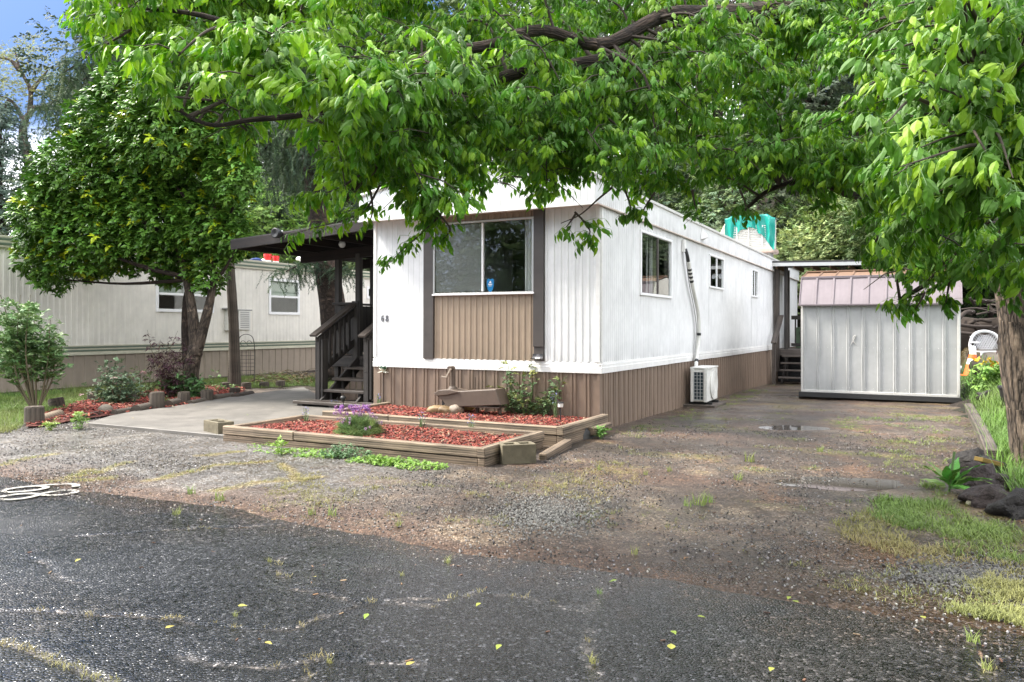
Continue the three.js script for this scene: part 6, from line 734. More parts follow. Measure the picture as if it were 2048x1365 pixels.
  { const p = G(1918, 742), o = shadow(new THREE.Mesh(lump(0.16, 1.6, 0.55, 0.9, 0.4, 3), M.plastic)); o.name = numbered('white_sack'); o.position.copy(p).add(V(0.05, 0.05, 0)); scene.add(o); tag(o, 'white crumpled sack lying behind the traffic cone', 'sack'); }
  { reseed(96); const p = G(2025, 762), o = shadow(new THREE.Mesh(lump(0.34, 1.3, 0.8, 0.9, 0.3, 3), std({ color: C(0.38, 0.33, 0.27), map: rep(tConc, 0.4), roughness: 0.9 }))); o.name = numbered('boulder'); o.position.copy(p).add(V(-0.05, 0.25, -0.4)); scene.add(o); tag(o, 'large pale boulder behind the flowers beside the tree trunk', 'boulder'); }
  { const p = G(2025, 818), t = thing('black_pot', 'black plastic plant pot lying in the grass left of the trunk', 'plant pot', p); part(t, 'pot', new THREE.LatheGeometry([[0, 0], [0.13, 0], [0.17, 0.3], [0.185, 0.3], [0.185, 0.34], [0.165, 0.34], [0.12, 0.03], [0, 0.03]].map(([a, b]) => new THREE.Vector2(a, b)), 18), M.black); part(t, 'handle', new THREE.TorusGeometry(0.15, 0.008, 5, 20, Math.PI).translate(0, 0.33, 0), M.grey); }
}
// fallen leaves
{ const spots = [[1343, 1313, 0.9, 0.35], [1597, 1217, 0.4, 0.2], [1234, 1171, 0.5, 0.1], [1344, 1275, 0.5, 0.15], [475, 1224, 0.5, 0.4], [160, 1128, 0.5, 0.4], [735, 1240, 0.5, 0.1], [960, 1218, 0.4, 0.3], [1395, 1245, 0.3, 0.2], [1110, 925, 0.4, 0.3], [530, 1298, 0.4, 0.5], [330, 1270, 0.4, 0.5], [630, 1165, 0.35, 0.5], [1545, 1350, 0.4, 0.3], [1580, 1205, 0.4, 0.2], [1850, 1250, 0.45, 0.3], [1000, 1303, 0.5, 0.2], [812, 1345, 0.4, 0.5], [545, 823, 0.7, 0.6], [520, 812, 0.6, 0.6], [415, 822, 0.6, 0.6], [350, 822, 0.6, 0.7], [385, 818, 0.7, 0.6], [487, 812, 0.6, 0.6], [495, 838, 0.4, 0.1], [265, 845, 0.5, 0.6], [640, 815, 0.5, 0.5]]; reseed(97); const lf = leaflet(0.09, 0.05, 0.25, -0.15, 5); const walk = (x, y) => x < 660 && y < 860; for (const [x, y, s, dry] of spots) { const p = G(x, y), o = shadow(new THREE.Mesh(lf, leafy(C(...mixc([0.16, 0.28, 0.035], [0.40, 0.30, 0.08], clamp(dry * 1.6))), 0.5, 0.2))); o.name = numbered('fallen_leaf'); o.position.set(p.x, p.y + (walk(x, y) ? 0.065 : 0.03), p.z); o.rotation.set(R(-0.15, 0.15), R(0, 6.28), R(-0.1, 0.1)); o.scale.setScalar(0.3 + s * 0.5); scene.add(o); tag(o, x === 1343 && y === 1313 ? 'largest pale fallen leaf on the asphalt near the bottom edge right of centre' : x === 1597 ? 'green fallen leaf on the asphalt by the right road edge' : x === 160 ? 'lone pale fallen leaf at the far left of the asphalt' : walk(x, y) ? 'yellowed fallen leaf lying on the concrete walkway' : 'small fallen leaf lying on the asphalt or gravel', 'leaf', walk(x, y) ? 'fallen leaves on the walkway' : 'fallen leaves on the road and driveway'); } }
// ================================================================ background trees and garden trees
function crown(lobes, n, colorFn, o = {}) {                            // leaves through lobes [centre, radii V]
  const out = [], w = lobes.map(([, r]) => r.x * r.y + r.y * r.z), tot = w.reduce((a, b) => a + b);
  lobes.forEach(([c, r], li) => { const m = Math.round(n * w[li] / tot); for (let i = 0; i < m; i++) { const u = R(-1, 1), a = R(0, 6.283), s = Math.sqrt(1 - u * u), d = V(s * Math.cos(a), u, s * Math.sin(a)), k = Math.pow(rnd(), o.shell ?? 0.3), bump = 0.78 + 0.5 * fbm(d.x * 2.5 + li * 7 + 9, d.y * 2.5 + d.z * 2 + 5, 3); const p = V(c.x + d.x * r.x * k * bump, c.y + d.y * r.y * k * bump, c.z + d.z * r.z * k * bump); if (o.keep && !o.keep(p)) continue; const q = new THREE.Quaternion().setFromEuler(new THREE.Euler(R(-0.6, 0.6), -a + R(-0.7, 0.7), (o.tilt ?? -0.3) + u * 0.6 + R(-0.4, 0.4), 'YXZ')), sc = R(0.7, 1.3) * (o.size ?? 1); out.push([new THREE.Matrix4().compose(p, q, V(sc, sc, sc)), colorFn(k, d, li, p)]); } });
  return out;
}
const gForest = sprig(9, 0.34, leaflet(0.17, 0.085, 0.5, 0.2, 2), 101, 0.3), gForest2 = rosette(9, leaflet(0.2, 0.08, 0.6, 0.2, 2), 102, 0.7), gCam = rosette(6, leaflet(0.135, 0.062, 0.75, 0.25, 3), 103, 0.55);
const gNeedle = (() => { reseed(104); const pos = [], uv = []; for (let i = 0; i < 70; i++) { const t = rnd(), x = 0.55 * t, y = -0.08 * t * t * 2, a = R(0, 6.283), l = R(0.05, 0.10), dx = R(0.2, 0.8) * l, dy = Math.sin(a) * l * 0.7 - 0.02, dz = Math.cos(a) * l * 0.7, w = 0.009; pos.push(x, y, w, x, y, -w, x + dx, y + dy, dz); uv.push(0, 0, 0, 0, 0, 1); } return fromTris(pos, uv); })();
function treeAt(name, label, category, p, H, rTrunk, lobes, n, geo, mat, col, o = {}) {
  const t = thing(name, label, category, p, 0, o.group), base = V(0, -0.4, 0), top = V(R(-0.06, 0.06) * H, H * 0.78, R(-0.04, 0.04) * H), c = curve([base, V(R(-0.02, 0.02) * H, H * 0.35, 0), top], 10);
  part(t, 'trunk', tube(c, c.map((_, i) => rTrunk * (1 - 0.75 * i / 10)), 8), o.bark ?? M.barkDark);
  part(t, 'limbs', lobes.map(([q, r]) => { const f = c[Math.min(9, Math.max(3, Math.round((q.y - r.y * 0.5) / H * 10)))], m = f.clone().lerp(q, 0.5).add(V(0, -0.1 * r.y, 0)); return tube(curve([f, m, q], 5), [0.35, 0.3, 0.24, 0.18, 0.12, 0.06].map((k) => k * rTrunk * 1.1), 5); }), o.bark ?? M.barkDark);
  instances(t, 'crown', geo, mat, crown(lobes, n, col, o)); return t;
}
function autoLobes(H, Rr, k, low = 0.3) { const l = []; for (let i = 0; i < k; i++) { const y = lerp(low, 0.95, (i + rnd()) / k), w = Rr * Math.sin(Math.PI * clamp(0.18 + y * 0.78)) , a = i * 2.4 + R(-0.4, 0.4), r = Rr * R(0.36, 0.6); l.push([V(Math.cos(a) * w * 0.65, H * y - r * 0.3, Math.sin(a) * w * 0.65), V(r, r * 0.8, r)]); } return l; }
reseed(110);
{ // wood behind the homes: three ranks of trees, each its own
  const kinds = [[[0.055, 0.095, 0.028], gForest], [[0.095, 0.155, 0.04], gForest2], [[0.045, 0.08, 0.035], gForest], [[0.12, 0.19, 0.05], gForest2], [[0.075, 0.11, 0.055], gForest]];
  const spots = []; let id = 0; const ORD = ['first', 'second', 'third', 'fourth', 'fifth', 'sixth', 'seventh', 'eighth', 'ninth', 'tenth', 'eleventh', 'twelfth', 'thirteenth', 'fourteenth', 'fifteenth', 'sixteenth']; const ranks = [0, 0, 0];
  for (let x = 260; x < 2350; x += 150) spots.push([x + R(-40, 40), R(31, 37), R(9, 12.5), R(3.2, 4.2), 0]);
  for (let x = 230; x < 2400; x += 170) spots.push([x + R(-50, 50), R(42, 50), R(15, 20), R(4.5, 6), 1]);
  for (let x = 330; x < 2400; x += 210) spots.push([x + R(-50, 50), R(56, 66), R(22, 27), R(6, 8), 2]);
  const side = ['far left', 'left', 'left of centre', 'centre', 'right of centre', 'right', 'far right'];
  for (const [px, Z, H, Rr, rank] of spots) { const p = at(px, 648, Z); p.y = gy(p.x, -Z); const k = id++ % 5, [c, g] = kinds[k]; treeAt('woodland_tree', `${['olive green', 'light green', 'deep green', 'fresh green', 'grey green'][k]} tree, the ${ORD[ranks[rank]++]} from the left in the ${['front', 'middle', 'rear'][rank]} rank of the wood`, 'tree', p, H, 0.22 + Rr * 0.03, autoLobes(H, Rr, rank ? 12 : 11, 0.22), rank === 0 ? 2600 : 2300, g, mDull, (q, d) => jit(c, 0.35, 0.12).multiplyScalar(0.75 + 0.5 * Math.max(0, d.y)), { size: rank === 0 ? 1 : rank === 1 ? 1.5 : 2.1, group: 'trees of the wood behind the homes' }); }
}
{ // trees on the other side of the road, mirrored in the window panes
  const spots = [[-24, 5, 9, 4.5], [-29, 0, 11, 5], [-20, 10, 11, 4.5], [-34, 6, 15, 5.5], [-15, 15, 10, 4], [-8, 20, 13, 4.6], [0, 17, 11, 4.2], [7, 21, 14, 5], [14, 16, 11, 4.2], [-22, 19, 13, 5], [21, 20, 13, 5]]; const HT = ['first', 'second', 'third', 'fourth', 'fifth', 'sixth', 'seventh', 'eighth', 'ninth', 'tenth', 'eleventh']; let si = 0; for (const [x, z, H, Rr] of spots) treeAt('street_tree', `${HT[si++]} tree of the row across the road, mirrored in the panes`, 'tree', V(x, 0, z), H, 0.3, autoLobes(H, Rr, 10, 0.25), 1500, gForest, mDull, () => jit([0.11, 0.19, 0.045], 0.3, 0.1), { size: 1.5, group: 'trees across the road' });
}
{ // understorey behind the home and the shed, and at the left
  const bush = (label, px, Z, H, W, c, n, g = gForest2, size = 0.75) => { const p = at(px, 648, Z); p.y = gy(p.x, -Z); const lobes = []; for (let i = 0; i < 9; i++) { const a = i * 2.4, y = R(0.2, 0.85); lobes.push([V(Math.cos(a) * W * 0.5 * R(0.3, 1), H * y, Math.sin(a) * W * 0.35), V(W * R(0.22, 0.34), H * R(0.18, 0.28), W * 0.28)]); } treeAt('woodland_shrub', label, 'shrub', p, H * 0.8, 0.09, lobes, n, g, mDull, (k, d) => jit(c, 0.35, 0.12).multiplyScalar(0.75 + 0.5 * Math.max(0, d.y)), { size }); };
  bush('pale grey green shrub just right of the teal tarpaulin', 1610, 30, 6.4, 4.6, [0.34, 0.42, 0.17], 4600, gForest2, 0.6);
  bush('darker shrub behind the right end of the rear porch roof', 1720, 29, 5.2, 4.2, [0.20, 0.28, 0.08], 3600, gForest2, 0.6);
  bush('grey green shrub left of the teal tarpaulin', 1440, 31.5, 6.8, 4.6, [0.16, 0.23, 0.115], 4200, gForest, 0.7);
  bush('deep green shrub behind the metal shed roof', 1840, 27, 4.6, 4.6, [0.13, 0.21, 0.06], 3800);
  bush('dark shrub in the bank between shed and tree trunk', 1985, 25, 3.3, 4.4, [0.04, 0.075, 0.025], 3200, gForest, 0.7);
  bush('dark shrub on the bank behind the tree trunk', 2120, 24, 4.5, 5, [0.04, 0.07, 0.025], 3200, gForest, 0.7);
  bush('bright green shrub seen between magnolia and awning', 545, 33, 8.5, 6, [0.24, 0.40, 0.08], 5200);
  bush('dark shrub behind the neighbouring roof near the pole', 470, 35, 6.4, 5, [0.06, 0.11, 0.03], 3200);
  bush('dark green shrub over the neighbouring roof beside the cedar', 740, 31, 6.8, 5, [0.06, 0.10, 0.03], 3400);
  bush('dark green shrub above the neighbouring roof at left edge', 20, 34, 6.2, 6, [0.05, 0.08, 0.03], 3000);
  bush('dark shrub behind the neighbouring roof below the magnolia', 200, 36, 6, 7, [0.05, 0.085, 0.03], 3200);
}
{ // bank of roots and dead wood behind the shed
  reseed(115); const p = at(1975, 648, 22.5); p.y = gy(p.x, p.z); const t = thing('root_bank', 'dark tangle of roots and dead branches on the bank behind the garden chair', 'brush bank', p), s = []; for (let i = 0; i < 70; i++) { const a = V(R(-2.4, 2.6), R(0.1, 1.5), R(-0.6, 0.6)), b = a.clone().add(V(R(-1.1, 1.1), R(-0.25, 0.2), R(-0.2, 0.4))); s.push(tube(curve([a, a.clone().lerp(b, 0.5).add(V(0, R(-0.08, 0.12), 0)), b], 6), R(0.015, 0.06), 5)); } part(t, 'roots', s, std({ color: C(0.045, 0.034, 0.027), roughness: 0.95 })); part(t, 'earth', lump(1, 2.8, 0.7, 0.7, 0.4, 4).translate(0, 0.3, -0.8), std({ color: C(0.035, 0.025, 0.018), roughness: 1 }));
}
{ // pale oak and blue-green conifer at the left edge, against the sky
  reseed(116); const p = at(70, 648, 44); p.y = gy(p.x, -44); const t = thing('oak_tree', 'thin pale oak with bare crooked limbs against the sky at far left', 'oak tree', p), P = (x, y, d = 0) => at(x, y, 44 + d).sub(p); const br = [[[80, 640], [72, 480], [58, 330], [45, 265], [52, 235], [70, 215]], [[50, 250], [38, 225], [20, 200], [-10, 190]], [[58, 232], [60, 180], [40, 140], [30, 105]], [[68, 216], [90, 213], [115, 205]], [[60, 185], [75, 165], [95, 140]], [[38, 140], [20, 120], [-5, 115]], [[20, 200], [5, 215], [-20, 220]]];
  part(t, 'trunk', tube(curve(br[0].map(([x, y]) => P(x, y)), 24), Array.from({ length: 25 }, (_, i) => 0.4 - 0.3 * i / 24), 8), M.bark); part(t, 'limbs', br.slice(1).map((b) => tube(curve(b.map(([x, y]) => P(x, y)), 10), Array.from({ length: 11 }, (_, i) => 0.15 - 0.11 * i / 10), 6)), M.bark);
  const lobes = [[25, 110, 45], [60, 95, 40], [5, 160, 55], [45, 175, 35], [90, 140, 45], [100, 180, 40], [20, 220, 40], [105, 210, 25], [-30, 130, 60], [-40, 220, 60]].map(([x, y, r]) => [P(x, y, R(-1.5, 1.5)), V(r, r * 0.8, r).multiplyScalar(44 / FPX)]); instances(t, 'crown', gForest2, mDull, crown(lobes, 2500, () => jit([0.36, 0.38, 0.15], 0.35, 0.12), { size: 0.45, shell: 0.6 }));
  const cq = at(5, 648, 40); cq.y = gy(cq.x, -40); treeAt('conifer_tree', 'blue green conifer rising behind the neighbouring home at left edge', 'conifer', cq, 13.5, 0.3, [[V(0, 4, 0), V(2.4, 1.6, 2.4)], [V(-0.6, 6, 0), V(2.2, 1.5, 2)], [V(0.5, 7.6, 0), V(1.9, 1.4, 1.9)], [V(-0.3, 9, 0), V(1.5, 1.3, 1.5)], [V(0.1, 10.8, 0), V(1.1, 1.2, 1.1)], [V(0, 12, 0), V(0.6, 0.9, 0.6)]], 3000, gForest, mDull, () => jit([0.09, 0.14, 0.10], 0.3, 0.05), { size: 0.9 });
}
{ // deodar cedar with hanging boughs behind the awning
  reseed(117); const Z = 20.5, foot = at(672, 712, Z); foot.y = gy(foot.x, -Z); const t = thing('cedar_tree', 'tall dark deodar cedar with drooping boughs behind the awning', 'cedar tree', foot), P = (x, y, d = 0) => at(x, y, Z + d).sub(foot);
  const ax = curve([P(676, 760), P(668, 640), P(650, 520), P(630, 380), P(612, 220), P(600, 60), P(592, -120), P(590, -320)], 40); part(t, 'trunk', tube(ax, ax.map((_, i) => lerp(0.40, 0.07, i / 40) + (i < 2 ? 0.15 - i * 0.07 : 0)), 14, 1, 0.12), M.barkDark);
  const bo = [], nd = [], bough = (s, e, droop, dens = 1, hk = 1) => { const m = s.clone().lerp(e, 0.5).add(V(0, droop, 0)), c = curve([s, m, e], 14), L = s.distanceTo(e); bo.push(tube(c, c.map((_, i) => 0.07 * (1 - i / 15) + 0.01), 5)); const n = Math.round(L * 26 * dens); for (let i = 0; i < n; i++) { const k = Math.pow(rnd(), 0.7), q = c[Math.min(14, Math.floor(k * 14.99))], hang = R(0.1, 1.5) * (1 - 0.3 * k) * hk, steps = Math.ceil(hang / 0.4), ox = R(-0.5, 0.5), oz = R(-0.5, 0.5); for (let j = 0; j < steps; j++) { const y = -j * 0.38; nd.push([mat4(V(q.x + ox + R(-0.06, 0.06), q.y + y, q.z + oz), R(-0.5, 0.5), R(0, 6.28), -1.25 + R(-0.35, 0.35), R(0.7, 1.2)), jit(rnd() < 0.25 ? [0.10, 0.16, 0.07] : [0.05, 0.085, 0.045], 0.35, 0.1)]); } for (let j = 0; j < 2; j++) nd.push([mat4(V(q.x + ox * 0.5, q.y + R(-0.05, 0.08), q.z + oz * 0.5), R(-0.4, 0.4), R(0, 6.28), R(-0.5, 0.1), R(0.8, 1.2)), jit([0.07, 0.12, 0.055], 0.3, 0.1)]); } };
  for (const [x0, y0, x1, y1, d, dr] of [[605, 40, 120, 150, -1, 1.2], [606, 90, 90, 215, 1, 1.3], [608, 120, 180, 190, 2.5, 1.2], [610, 160, 230, 300, 1, 1.0], [602, 0, 200, 60, 2, 1.2], [598, -60, 260, -20, 1, 1], [620, 300, 500, 330, 0.5, 0.5], [615, 240, 470, 270, 0, 0.6], [618, 270, 760, 300, -0.5, 0.6], [622, 330, 740, 350, -1, 0.5], [612, 200, 780, 200, 0.5, 0.8], [606, 120, 820, 120, 0, 0.8], [600, 40, 830, 20, 1, 0.8], [595, -100, 800, -60, 0, 0.8], [594, -160, 380, -120, 0, 0.8], [592, -240, 700, -200, 0, 0.6], [592, -240, 480, -200, 0, 0.6], [612, 190, 560, 260, -3, 0.6], [606, 110, 640, 200, -3.2, 0.6], [600, 30, 520, 100, -3, 0.6], [624, 340, 560, 350, 2.8, 0.6]]) bough(P(x0, y0), P(x1, y1, d), dr);
  bough(P(655, 540), P(572, 543, -1.2), 0.2, 0.8, 0.3); bough(P(655, 550), P(690, 540, -0.8), 0.12, 0.6, 0.3);
  part(t, 'boughs', bo, M.barkDark); instances(t, 'crown', gNeedle, mDull, nd);
}
{ // dense glossy broadleaf with the forked trunk
  reseed(118); const foot = G(380, 794), Z = -foot.z, t = thing('broadleaf_tree', 'dense glossy dark green tree with forked trunk standing in the mulch bed', 'tree', foot), P = (x, y, d = 0) => at(x, y, Z + d).sub(foot);
  const tr = (pts, r0, r1, n = 14) => { const c = curve(pts, n); return tube(c, c.map((_, i) => lerp(r0, r1, i / n)), 10, 1, 0.15); };
  part(t, 'trunk', tr([P(378, 806), P(380, 770), P(384, 730), P(393, 690)], 0.165, 0.14)); part(t, 'limb', tr([P(392, 712), P(388, 660), P(382, 610), P(372, 555), P(350, 480), P(300, 380)], 0.13, 0.04), M.bark); part(t, 'limb', tr([P(392, 705), P(405, 660), P(418, 610), P(425, 570), P(430, 480), P(420, 350)], 0.12, 0.04), M.bark); part(t, 'limb', tr([P(380, 780, 0.2), P(372, 700, 0.25), P(372, 600, 0.3), P(385, 540, 0.3), P(390, 420, 0.3)], 0.11, 0.03), M.barkDark);
  t.children.forEach((c) => { c.material = c.name === 'limb' && c.material === M.barkDark ? M.barkDark : M.bark; });
  part(t, 'branches', [[372, 555, 200, 500], [372, 555, 120, 470], [350, 480, 150, 350], [350, 480, 230, 250], [425, 570, 480, 480], [430, 480, 480, 380], [420, 350, 330, 200], [390, 420, 330, 330], [372, 560, 130, 560]].map(([a, b, c, d]) => tr([P(a, b), P((a + c) / 2, (b + d) / 2 + 8, R(-0.4, 0.4)), P(c, d, R(-0.5, 0.5))], 0.045, 0.012, 8)), M.barkDark);
  const lobes = [[90, 430, 62], [85, 515, 50], [70, 470, 40], [155, 350, 78], [120, 385, 60], [225, 255, 80], [290, 195, 72], [360, 185, 75], [425, 225, 70], [270, 330, 105], [390, 330, 105], [175, 460, 85], [300, 450, 95], [420, 450, 82], [110, 555, 34], [240, 500, 55], [340, 520, 55], [410, 540, 45], [465, 350, 55], [465, 470, 45], [455, 290, 60], [330, 250, 95], [180, 530, 35], [300, 150, 55], [370, 135, 50], [250, 190, 60], [430, 165, 50], [330, 110, 35]].map(([x, y, r]) => [P(x, y, R(-0.7, 0.7)), V(r, r, r * 1.15).multiplyScalar(Z / FPX)]);
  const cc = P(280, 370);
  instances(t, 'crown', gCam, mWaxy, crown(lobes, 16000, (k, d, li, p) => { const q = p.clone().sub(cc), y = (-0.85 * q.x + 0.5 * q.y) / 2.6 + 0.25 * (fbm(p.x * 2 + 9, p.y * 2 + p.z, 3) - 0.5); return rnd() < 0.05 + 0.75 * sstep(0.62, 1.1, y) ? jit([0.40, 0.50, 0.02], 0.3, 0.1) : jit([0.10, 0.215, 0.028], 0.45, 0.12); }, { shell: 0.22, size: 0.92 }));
}
// ================================================================ the large tree over the street
{
  reseed(120); const foot = G(2078, 935); foot.y = gy(foot.x, foot.z); const t = thing('box_elder_tree', 'large spreading tree with rough trunk at right whose leafy branches overhang the home', 'tree', foot), P = (x, y, Z) => at(x, y, Z).sub(foot), Zf = -foot.z;
  const trunkC = curve([P(2085, 985, Zf), P(2078, 900, Zf), P(2063, 760, Zf - 0.05), P(2052, 640, Zf - 0.1), P(2040, 540, Zf - 0.2), P(2010, 440, Zf - 0.3), P(1955, 340, Zf - 0.5)], 40);
  part(t, 'trunk', tube(trunkC, trunkC.map((_, i) => lerp(0.265, 0.22, i / 40) + (i < 6 ? 0.016 * (6 - i) : 0)), 32, 2, 0.2), M.bark);
  const limbDefs = [
    [[1965, 355, 7.4], [1900, 275, 7.1], [1835, 195, 6.9], [1765, 115, 6.7], [1695, 65, 6.5], [1600, 28, 6.3], [1480, 28, 6.1], [1380, 40, 6.0], [1270, 110, 5.9], [1200, 165, 5.8], [1100, 235, 5.7], [1000, 250, 5.6], [880, 268, 5.5], [800, 300, 5.5], [735, 350, 5.5], [690, 400, 5.5]],
    [[1960, 350, 7.5], [1850, 345, 7.6], [1720, 330, 7.5], [1600, 290, 7.4], [1540, 300, 7.3], [1470, 313, 7.2], [1400, 302, 7.1], [1320, 290, 7.0], [1240, 288, 6.9], [1150, 330, 6.8], [1080, 360, 6.7]],
    [[1765, 115, 6.8], [1740, 40, 6.9], [1715, -60, 7.0], [1690, -220, 7.2], [1660, -420, 7.2], [1640, -640, 7.0]],
    [[1440, 28, 6.1], [1330, 30, 5.7], [1200, 90, 5.4], [1080, 60, 5.2], [980, 90, 5.0], [860, 110, 4.9], [760, 160, 4.8], [640, 110, 4.7], [520, 70, 4.6], [400, 30, 4.6], [280, 20, 4.6], [215, 40, 4.6]],
    [[1270, 110, 5.9], [1150, 130, 5.6], [1020, 150, 5.4], [920, 180, 5.2], [800, 150, 5.1], [700, 200, 5.0], [600, 230, 4.9], [500, 240, 4.9], [420, 250, 4.9], [345, 215, 4.9]],
    [[1640, -640, 7.0], [1400, -500, 6.2], [1100, -380, 5.6], [800, -260, 5.2], [560, -140, 4.9], [380, -60, 4.8]],
    [[1715, -60, 7.0], [1840, -40, 5.8], [1920, 20, 4.8], [1970, 100, 4.2], [1990, 200, 3.9], [1970, 300, 3.8]],
    [[1955, 345, 7.5], [1990, 420, 6.6], [1960, 470, 5.8], [1900, 520, 5.4], [1850, 570, 5.2], [1800, 600, 5.2]],
    [[1850, 345, 7.4], [1780, 380, 6.5], [1700, 390, 6.0], [1620, 360, 5.8], [1540, 380, 5.8], [1490, 420, 5.8]],
    [[1955, 345, 7.6], [2060, 250, 8.2], [2180, 120, 9], [2300, -60, 9.4], [2380, -300, 9.6]],
    [[1690, -220, 7.2], [1900, -300, 6.8], [2100, -360, 6.4], [2300, -380, 6]],
  ];
  const limbs = limbDefs.map((l, k) => curve(l.map(([x, y, z]) => P(x, y, z)), l.length * 4));
  const lr = [[0.165, 0.018], [0.14, 0.02], [0.13, 0.04], [0.065, 0.010], [0.06, 0.010], [0.05, 0.012], [0.06, 0.012], [0.06, 0.012], [0.055, 0.012], [0.16, 0.04], [0.07, 0.02]];
  limbs.forEach((c, k) => part(t, 'limb', tube(c, c.map((_, i) => lerp(lr[k][0], lr[k][1], Math.pow(i / (c.length - 1), 0.6))), k < 3 ? 12 : 8, 1, 0.2), k === 9 || k < 1 ? M.bark : M.barkDark));
  // knot on the trunk
  { const q = P(1925, 340, Zf - 0.82); part(t, 'knot', new THREE.TorusGeometry(0.045, 0.02, 8, 16).rotateY(-0.3).translate(q.x, q.y, q.z + 0.02), M.bark); }
  const limbPts = []; limbs.forEach((c, k) => c.forEach((q, i) => { if (i > 2) limbPts.push([q, lerp(lr[k][0], lr[k][1], i / c.length)]); }));
  // compound leaf: stalk with five drooping leaflets
  const lf = leaflet(0.105, 0.044, 0.6, 0.38, 5, 0.0015), comp = (s, n) => { reseed(s); const l = []; for (let i = 0; i < n; i++) { const k = i === n - 1 ? 1 : Math.floor(i / 2) / ((n - 1) / 2) * 0.62 + 0.34, sd = i === n - 1 ? 0 : i % 2 ? 1 : -1; l.push(turned(lf, V(0.17 * k, -0.03 * k * k, 0), R(-0.4, 0.4), sd * R(0.5, 0.95), -1.0 + R(-0.4, 0.3), R(0.78, 1.1))); } l.push(tube([V(0, 0, 0), V(0.09, 0.0, 0), V(0.17, -0.03, 0)], [0.0028, 0.002, 0.0015], 3)); return merge(l); };
  const comps = [comp(201, 5), comp(202, 3), comp(203, 5), comp(204, 5)];
  const bound = [[150, 40], [178, 105], [215, 130], [255, 120], [300, 205], [345, 225], [372, 150], [430, 205], [470, 285], [510, 290], [545, 215], [600, 300], [640, 335], [660, 440], [700, 450], [730, 380], [770, 395], [810, 425], [850, 465], [905, 470], [930, 430], [985, 415], [1010, 360], [1060, 425], [1110, 415], [1140, 385], [1200, 375], [1240, 425], [1290, 440], [1330, 395], [1365, 425], [1395, 440], [1420, 365], [1470, 385], [1500, 400], [1525, 385], [1560, 365], [1600, 395], [1650, 410], [1700, 440], [1740, 500], [1780, 560], [1830, 600], [1870, 560], [1910, 590], [1960, 610], [2010, 590], [2060, 610], [2400, 620]];
  const placed = [], twigs = [], v = V(0, 0, 0);
  const putLeaf = (q, dir, free) => {  v.copy(q).add(foot); if (v.z > -1.6) return; const px = CX + v.x / -v.z * FPX, py = HORIZON - (v.y - EYE) / -v.z * FPX; if (!free && (px < 168 || py + 215 / -v.z > poly(bound, px) + 12)) return; const az = Math.atan2(-dir.z, dir.x) + R(-1.1, 1.1), young = clamp(0.22 + 0.35 * (fbm(q.x * 1.1 + 20, q.z * 1.1 + q.y, 3) - 0.35) + (px < 700 ? 0.25 : 0) + (py < 140 ? 0.12 : 0)); const c = rnd() < young ? jit([0.28, 0.50, 0.012], 0.22, 0.08) : jit([0.115, 0.29, 0.012], 0.38, 0.12); placed.push([mat4(q.clone(), R(-0.7, 0.7), az, R(-0.75, 0.55), (0.45 + 0.6 * Math.sqrt(rnd())) * (v.z < -4.5 ? 0.78 : 0.95)), c, v.z, px, py]); };
  const branchTo = (target, o = {}) => { let best = null, bd = 1e9; for (const [q] of limbPts) { const d = q.distanceTo(target) + (q.y < target.y - 0.2 ? 0.1 : 0); if (d < bd) { bd = d; best = q; } } const L = bd, mid = best.clone().lerp(target, 0.5).add(V(R(-0.12, 0.12) * L, (o.arc ?? R(0.05, 0.22)) * L, R(-0.12, 0.12) * L)), c = curve([best, mid, target], 12); twigs.push(tube(c, c.map((_, i) => lerp(0.006 + 0.010 * Math.min(L, 1.6), 0.0025, i / 12)), 5)); const n = o.n ?? Math.round(15 + L * 20); for (let i = 0; i < n; i++) { const k = 1 - Math.pow(rnd(), 1.5) * 0.75, f = k * 12, a = Math.min(11, Math.floor(f)), q = c[a].clone().lerp(c[a + 1], f - a), d = c[a + 1].clone().sub(c[a]); putLeaf(q.add(V(R(-0.05, 0.05), R(-0.07, 0.03), R(-0.05, 0.05))), d, o.free); } if (o.side !== 0) for (let s = 0; s < 3; s++) { const a = Math.floor(R(5, 11)), q0 = c[a], q1 = q0.clone().add(V(R(-0.35, 0.35), R(-0.22, 0.08), R(-0.35, 0.35))); twigs.push(tube([q0, q0.clone().lerp(q1, 0.5).add(V(0, 0.03, 0)), q1], [0.005, 0.004, 0.002], 4)); for (let i = 0; i < 12; i++) { const k = R(0.3, 1.05); putLeaf(q0.clone().lerp(q1, k).add(V(R(-0.03, 0.03), R(-0.04, 0.02), R(-0.03, 0.03))), q1.clone().sub(q0), o.free); } } };
  const depthAt = (px) => poly([[150, 4.6], [500, 4.8], [900, 5.3], [1300, 5.9], [1600, 5.8], [1800, 5.0], [2048, 4.3], [2400, 4]], px);
  // boughs in the part of the crown in view
  for (let i = 0; i < 430; i++) { const px = R(165, 2150); if (px < 620 && rnd() < 0.35) continue; const b = poly(bound, px), py = R(-60, b - 25); const Z = depthAt(px) + R(-0.9, 1.7) + (py < 120 ? R(0, 1.2) : 0); branchTo(P(px, py, Z)); }
  // nearest sprays, upper right
  for (let i = 0; i < 60; i++) { const px = R(1760, 2150), py = R(-60, 380); branchTo(P(px, py, R(3.2, 4.2)), { n: 9, side: 0 }); }
  // the crown above and beyond the frame
  for (let i = 0; i < 90; i++) { const px = R(300, 2500), py = R(-900, -80); branchTo(P(px, py, depthAt(px) + R(-0.6, 3)), { free: true, n: 12 }); }
  for (let i = 0; i < 45; i++) branchTo(V(R(1.5, 7), R(4.2, 8), R(-9.5, -3)), { free: true, n: 14 });
  for (let i = 0; i < 20; i++) branchTo(V(R(-1, 4), R(3.5, 7.5), R(-4, 3)), { free: true, n: 12 });
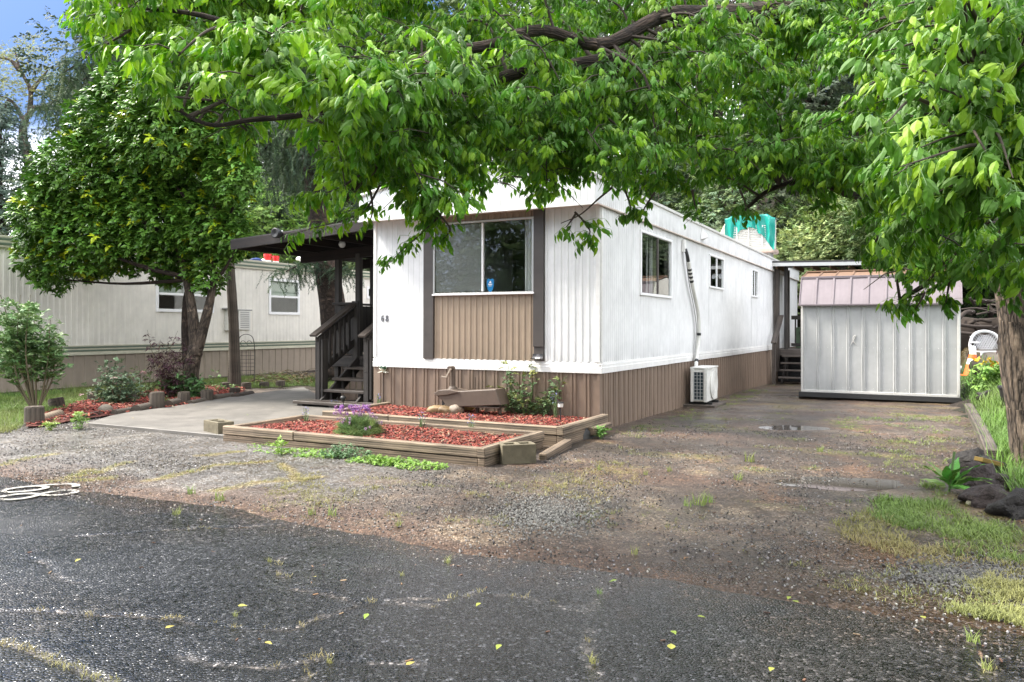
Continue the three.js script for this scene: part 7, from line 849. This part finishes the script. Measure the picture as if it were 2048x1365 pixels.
  // hanging sprays that reach below the crown
  const spray = (pts, Z, n) => { const c = curve(pts.map(([x, y], i) => P(x, y, Z + 0.06 * i)), 20); twigs.push(tube(c, c.map((_, i) => lerp(0.009, 0.003, i / 20)), 5)); for (let i = 0; i < n; i++) { const k = 1 - Math.pow(rnd(), 1.2) * (pts.bare ?? 0.8), f = k * 20, a = Math.min(19, Math.floor(f)); putLeaf(c[a].clone().lerp(c[a + 1], f - a).add(V(R(-0.03, 0.03), R(-0.03, 0.02), R(-0.03, 0.03))), c[a + 1].clone().sub(c[a]), true); } };
  spray([[905, 390], [880, 430], [845, 465], [805, 500], [775, 530]], 5.6, 26); spray([[880, 430], [900, 460], [885, 480]], 5.6, 12); spray([[830, 340], [850, 400], [840, 440]], 5.5, 16);
  spray([[760, 370], [730, 420], [690, 440], [630, 455], [580, 470]], 5.3, 24); spray([[720, 350], [680, 375], [640, 390], [612, 395]], 5.3, 24); spray([[740, 380], [745, 420], [738, 450]], 5.3, 12);
  { const b = [[1225, 375], [1195, 400], [1160, 430], [1122, 447]]; b.bare = 0.02; spray(b, 5.3, 0); spray([[1150, 425], [1165, 440], [1180, 465], [1165, 482]], 5.4, 15); spray([[1150, 430], [1140, 445], [1132, 455]], 5.4, 5); }
  spray([[1250, 380], [1260, 410], [1262, 425]], 5.7, 9); spray([[1310, 385], [1290, 415], [1285, 430]], 5.6, 9); spray([[1385, 380], [1390, 410], [1396, 425]], 5.6, 8); spray([[1480, 380], [1490, 405], [1494, 425]], 5.4, 8);
  spray([[1960, 520], [1900, 560], [1840, 590], [1795, 600]], 5.0, 28); spray([[1900, 560], [1895, 590], [1890, 612]], 5.0, 12); spray([[1850, 585], [1840, 605], [1830, 620]], 5.0, 10); spray([[2000, 470], [1990, 530], [1960, 580]], 4.9, 20); spray([[2040, 500], [2035, 560], [2020, 590]], 4.8, 18); spray([[1640, 360], [1650, 390], [1655, 410]], 5.6, 10); spray([[1760, 470], [1745, 495], [1740, 520]], 5.4, 12);
  spray([[480, 250], [500, 270], [488, 290]], 4.9, 8); spray([[420, 200], [350, 195], [315, 200]], 4.8, 12); spray([[260, 60], [210, 90], [190, 100]], 4.6, 12);
  part(t, 'branches', twigs, M.twig);
  // the 300 leaves that show largest are meshes of their own, the rest one mass
  const inView = placed.filter((q) => q[3] > 0 && q[3] < 2048 && q[4] > 0 && q[4] < 1365).sort((a, b) => b[2] - a[2]), big = new Set(inView.slice(0, 300)), shades = Array.from({ length: 8 }, (_, i) => { const y = i < 3; return leafy(y ? jit([0.27, 0.47, 0.015], 0.2, 0.08) : jit([0.12, 0.29, 0.014], 0.25, 0.1), 0.6, 0.55); });
  let k = 0; for (const q of big) { const o = part(t, 'leaf', comps[k % 4], shades[k % 8]); o.applyMatrix4(q[0]); k++; }
  const mCanopy = leafy(C(1, 1, 1), 0.66, 0.62), rest = placed.filter((q) => !big.has(q)); comps.forEach((g, i) => instances(t, 'foliage', g, mCanopy, rest.filter((_, j) => j % 4 === i)));
  console.log('compound leaves', placed.length);
}
renderer.render(scene, camera);
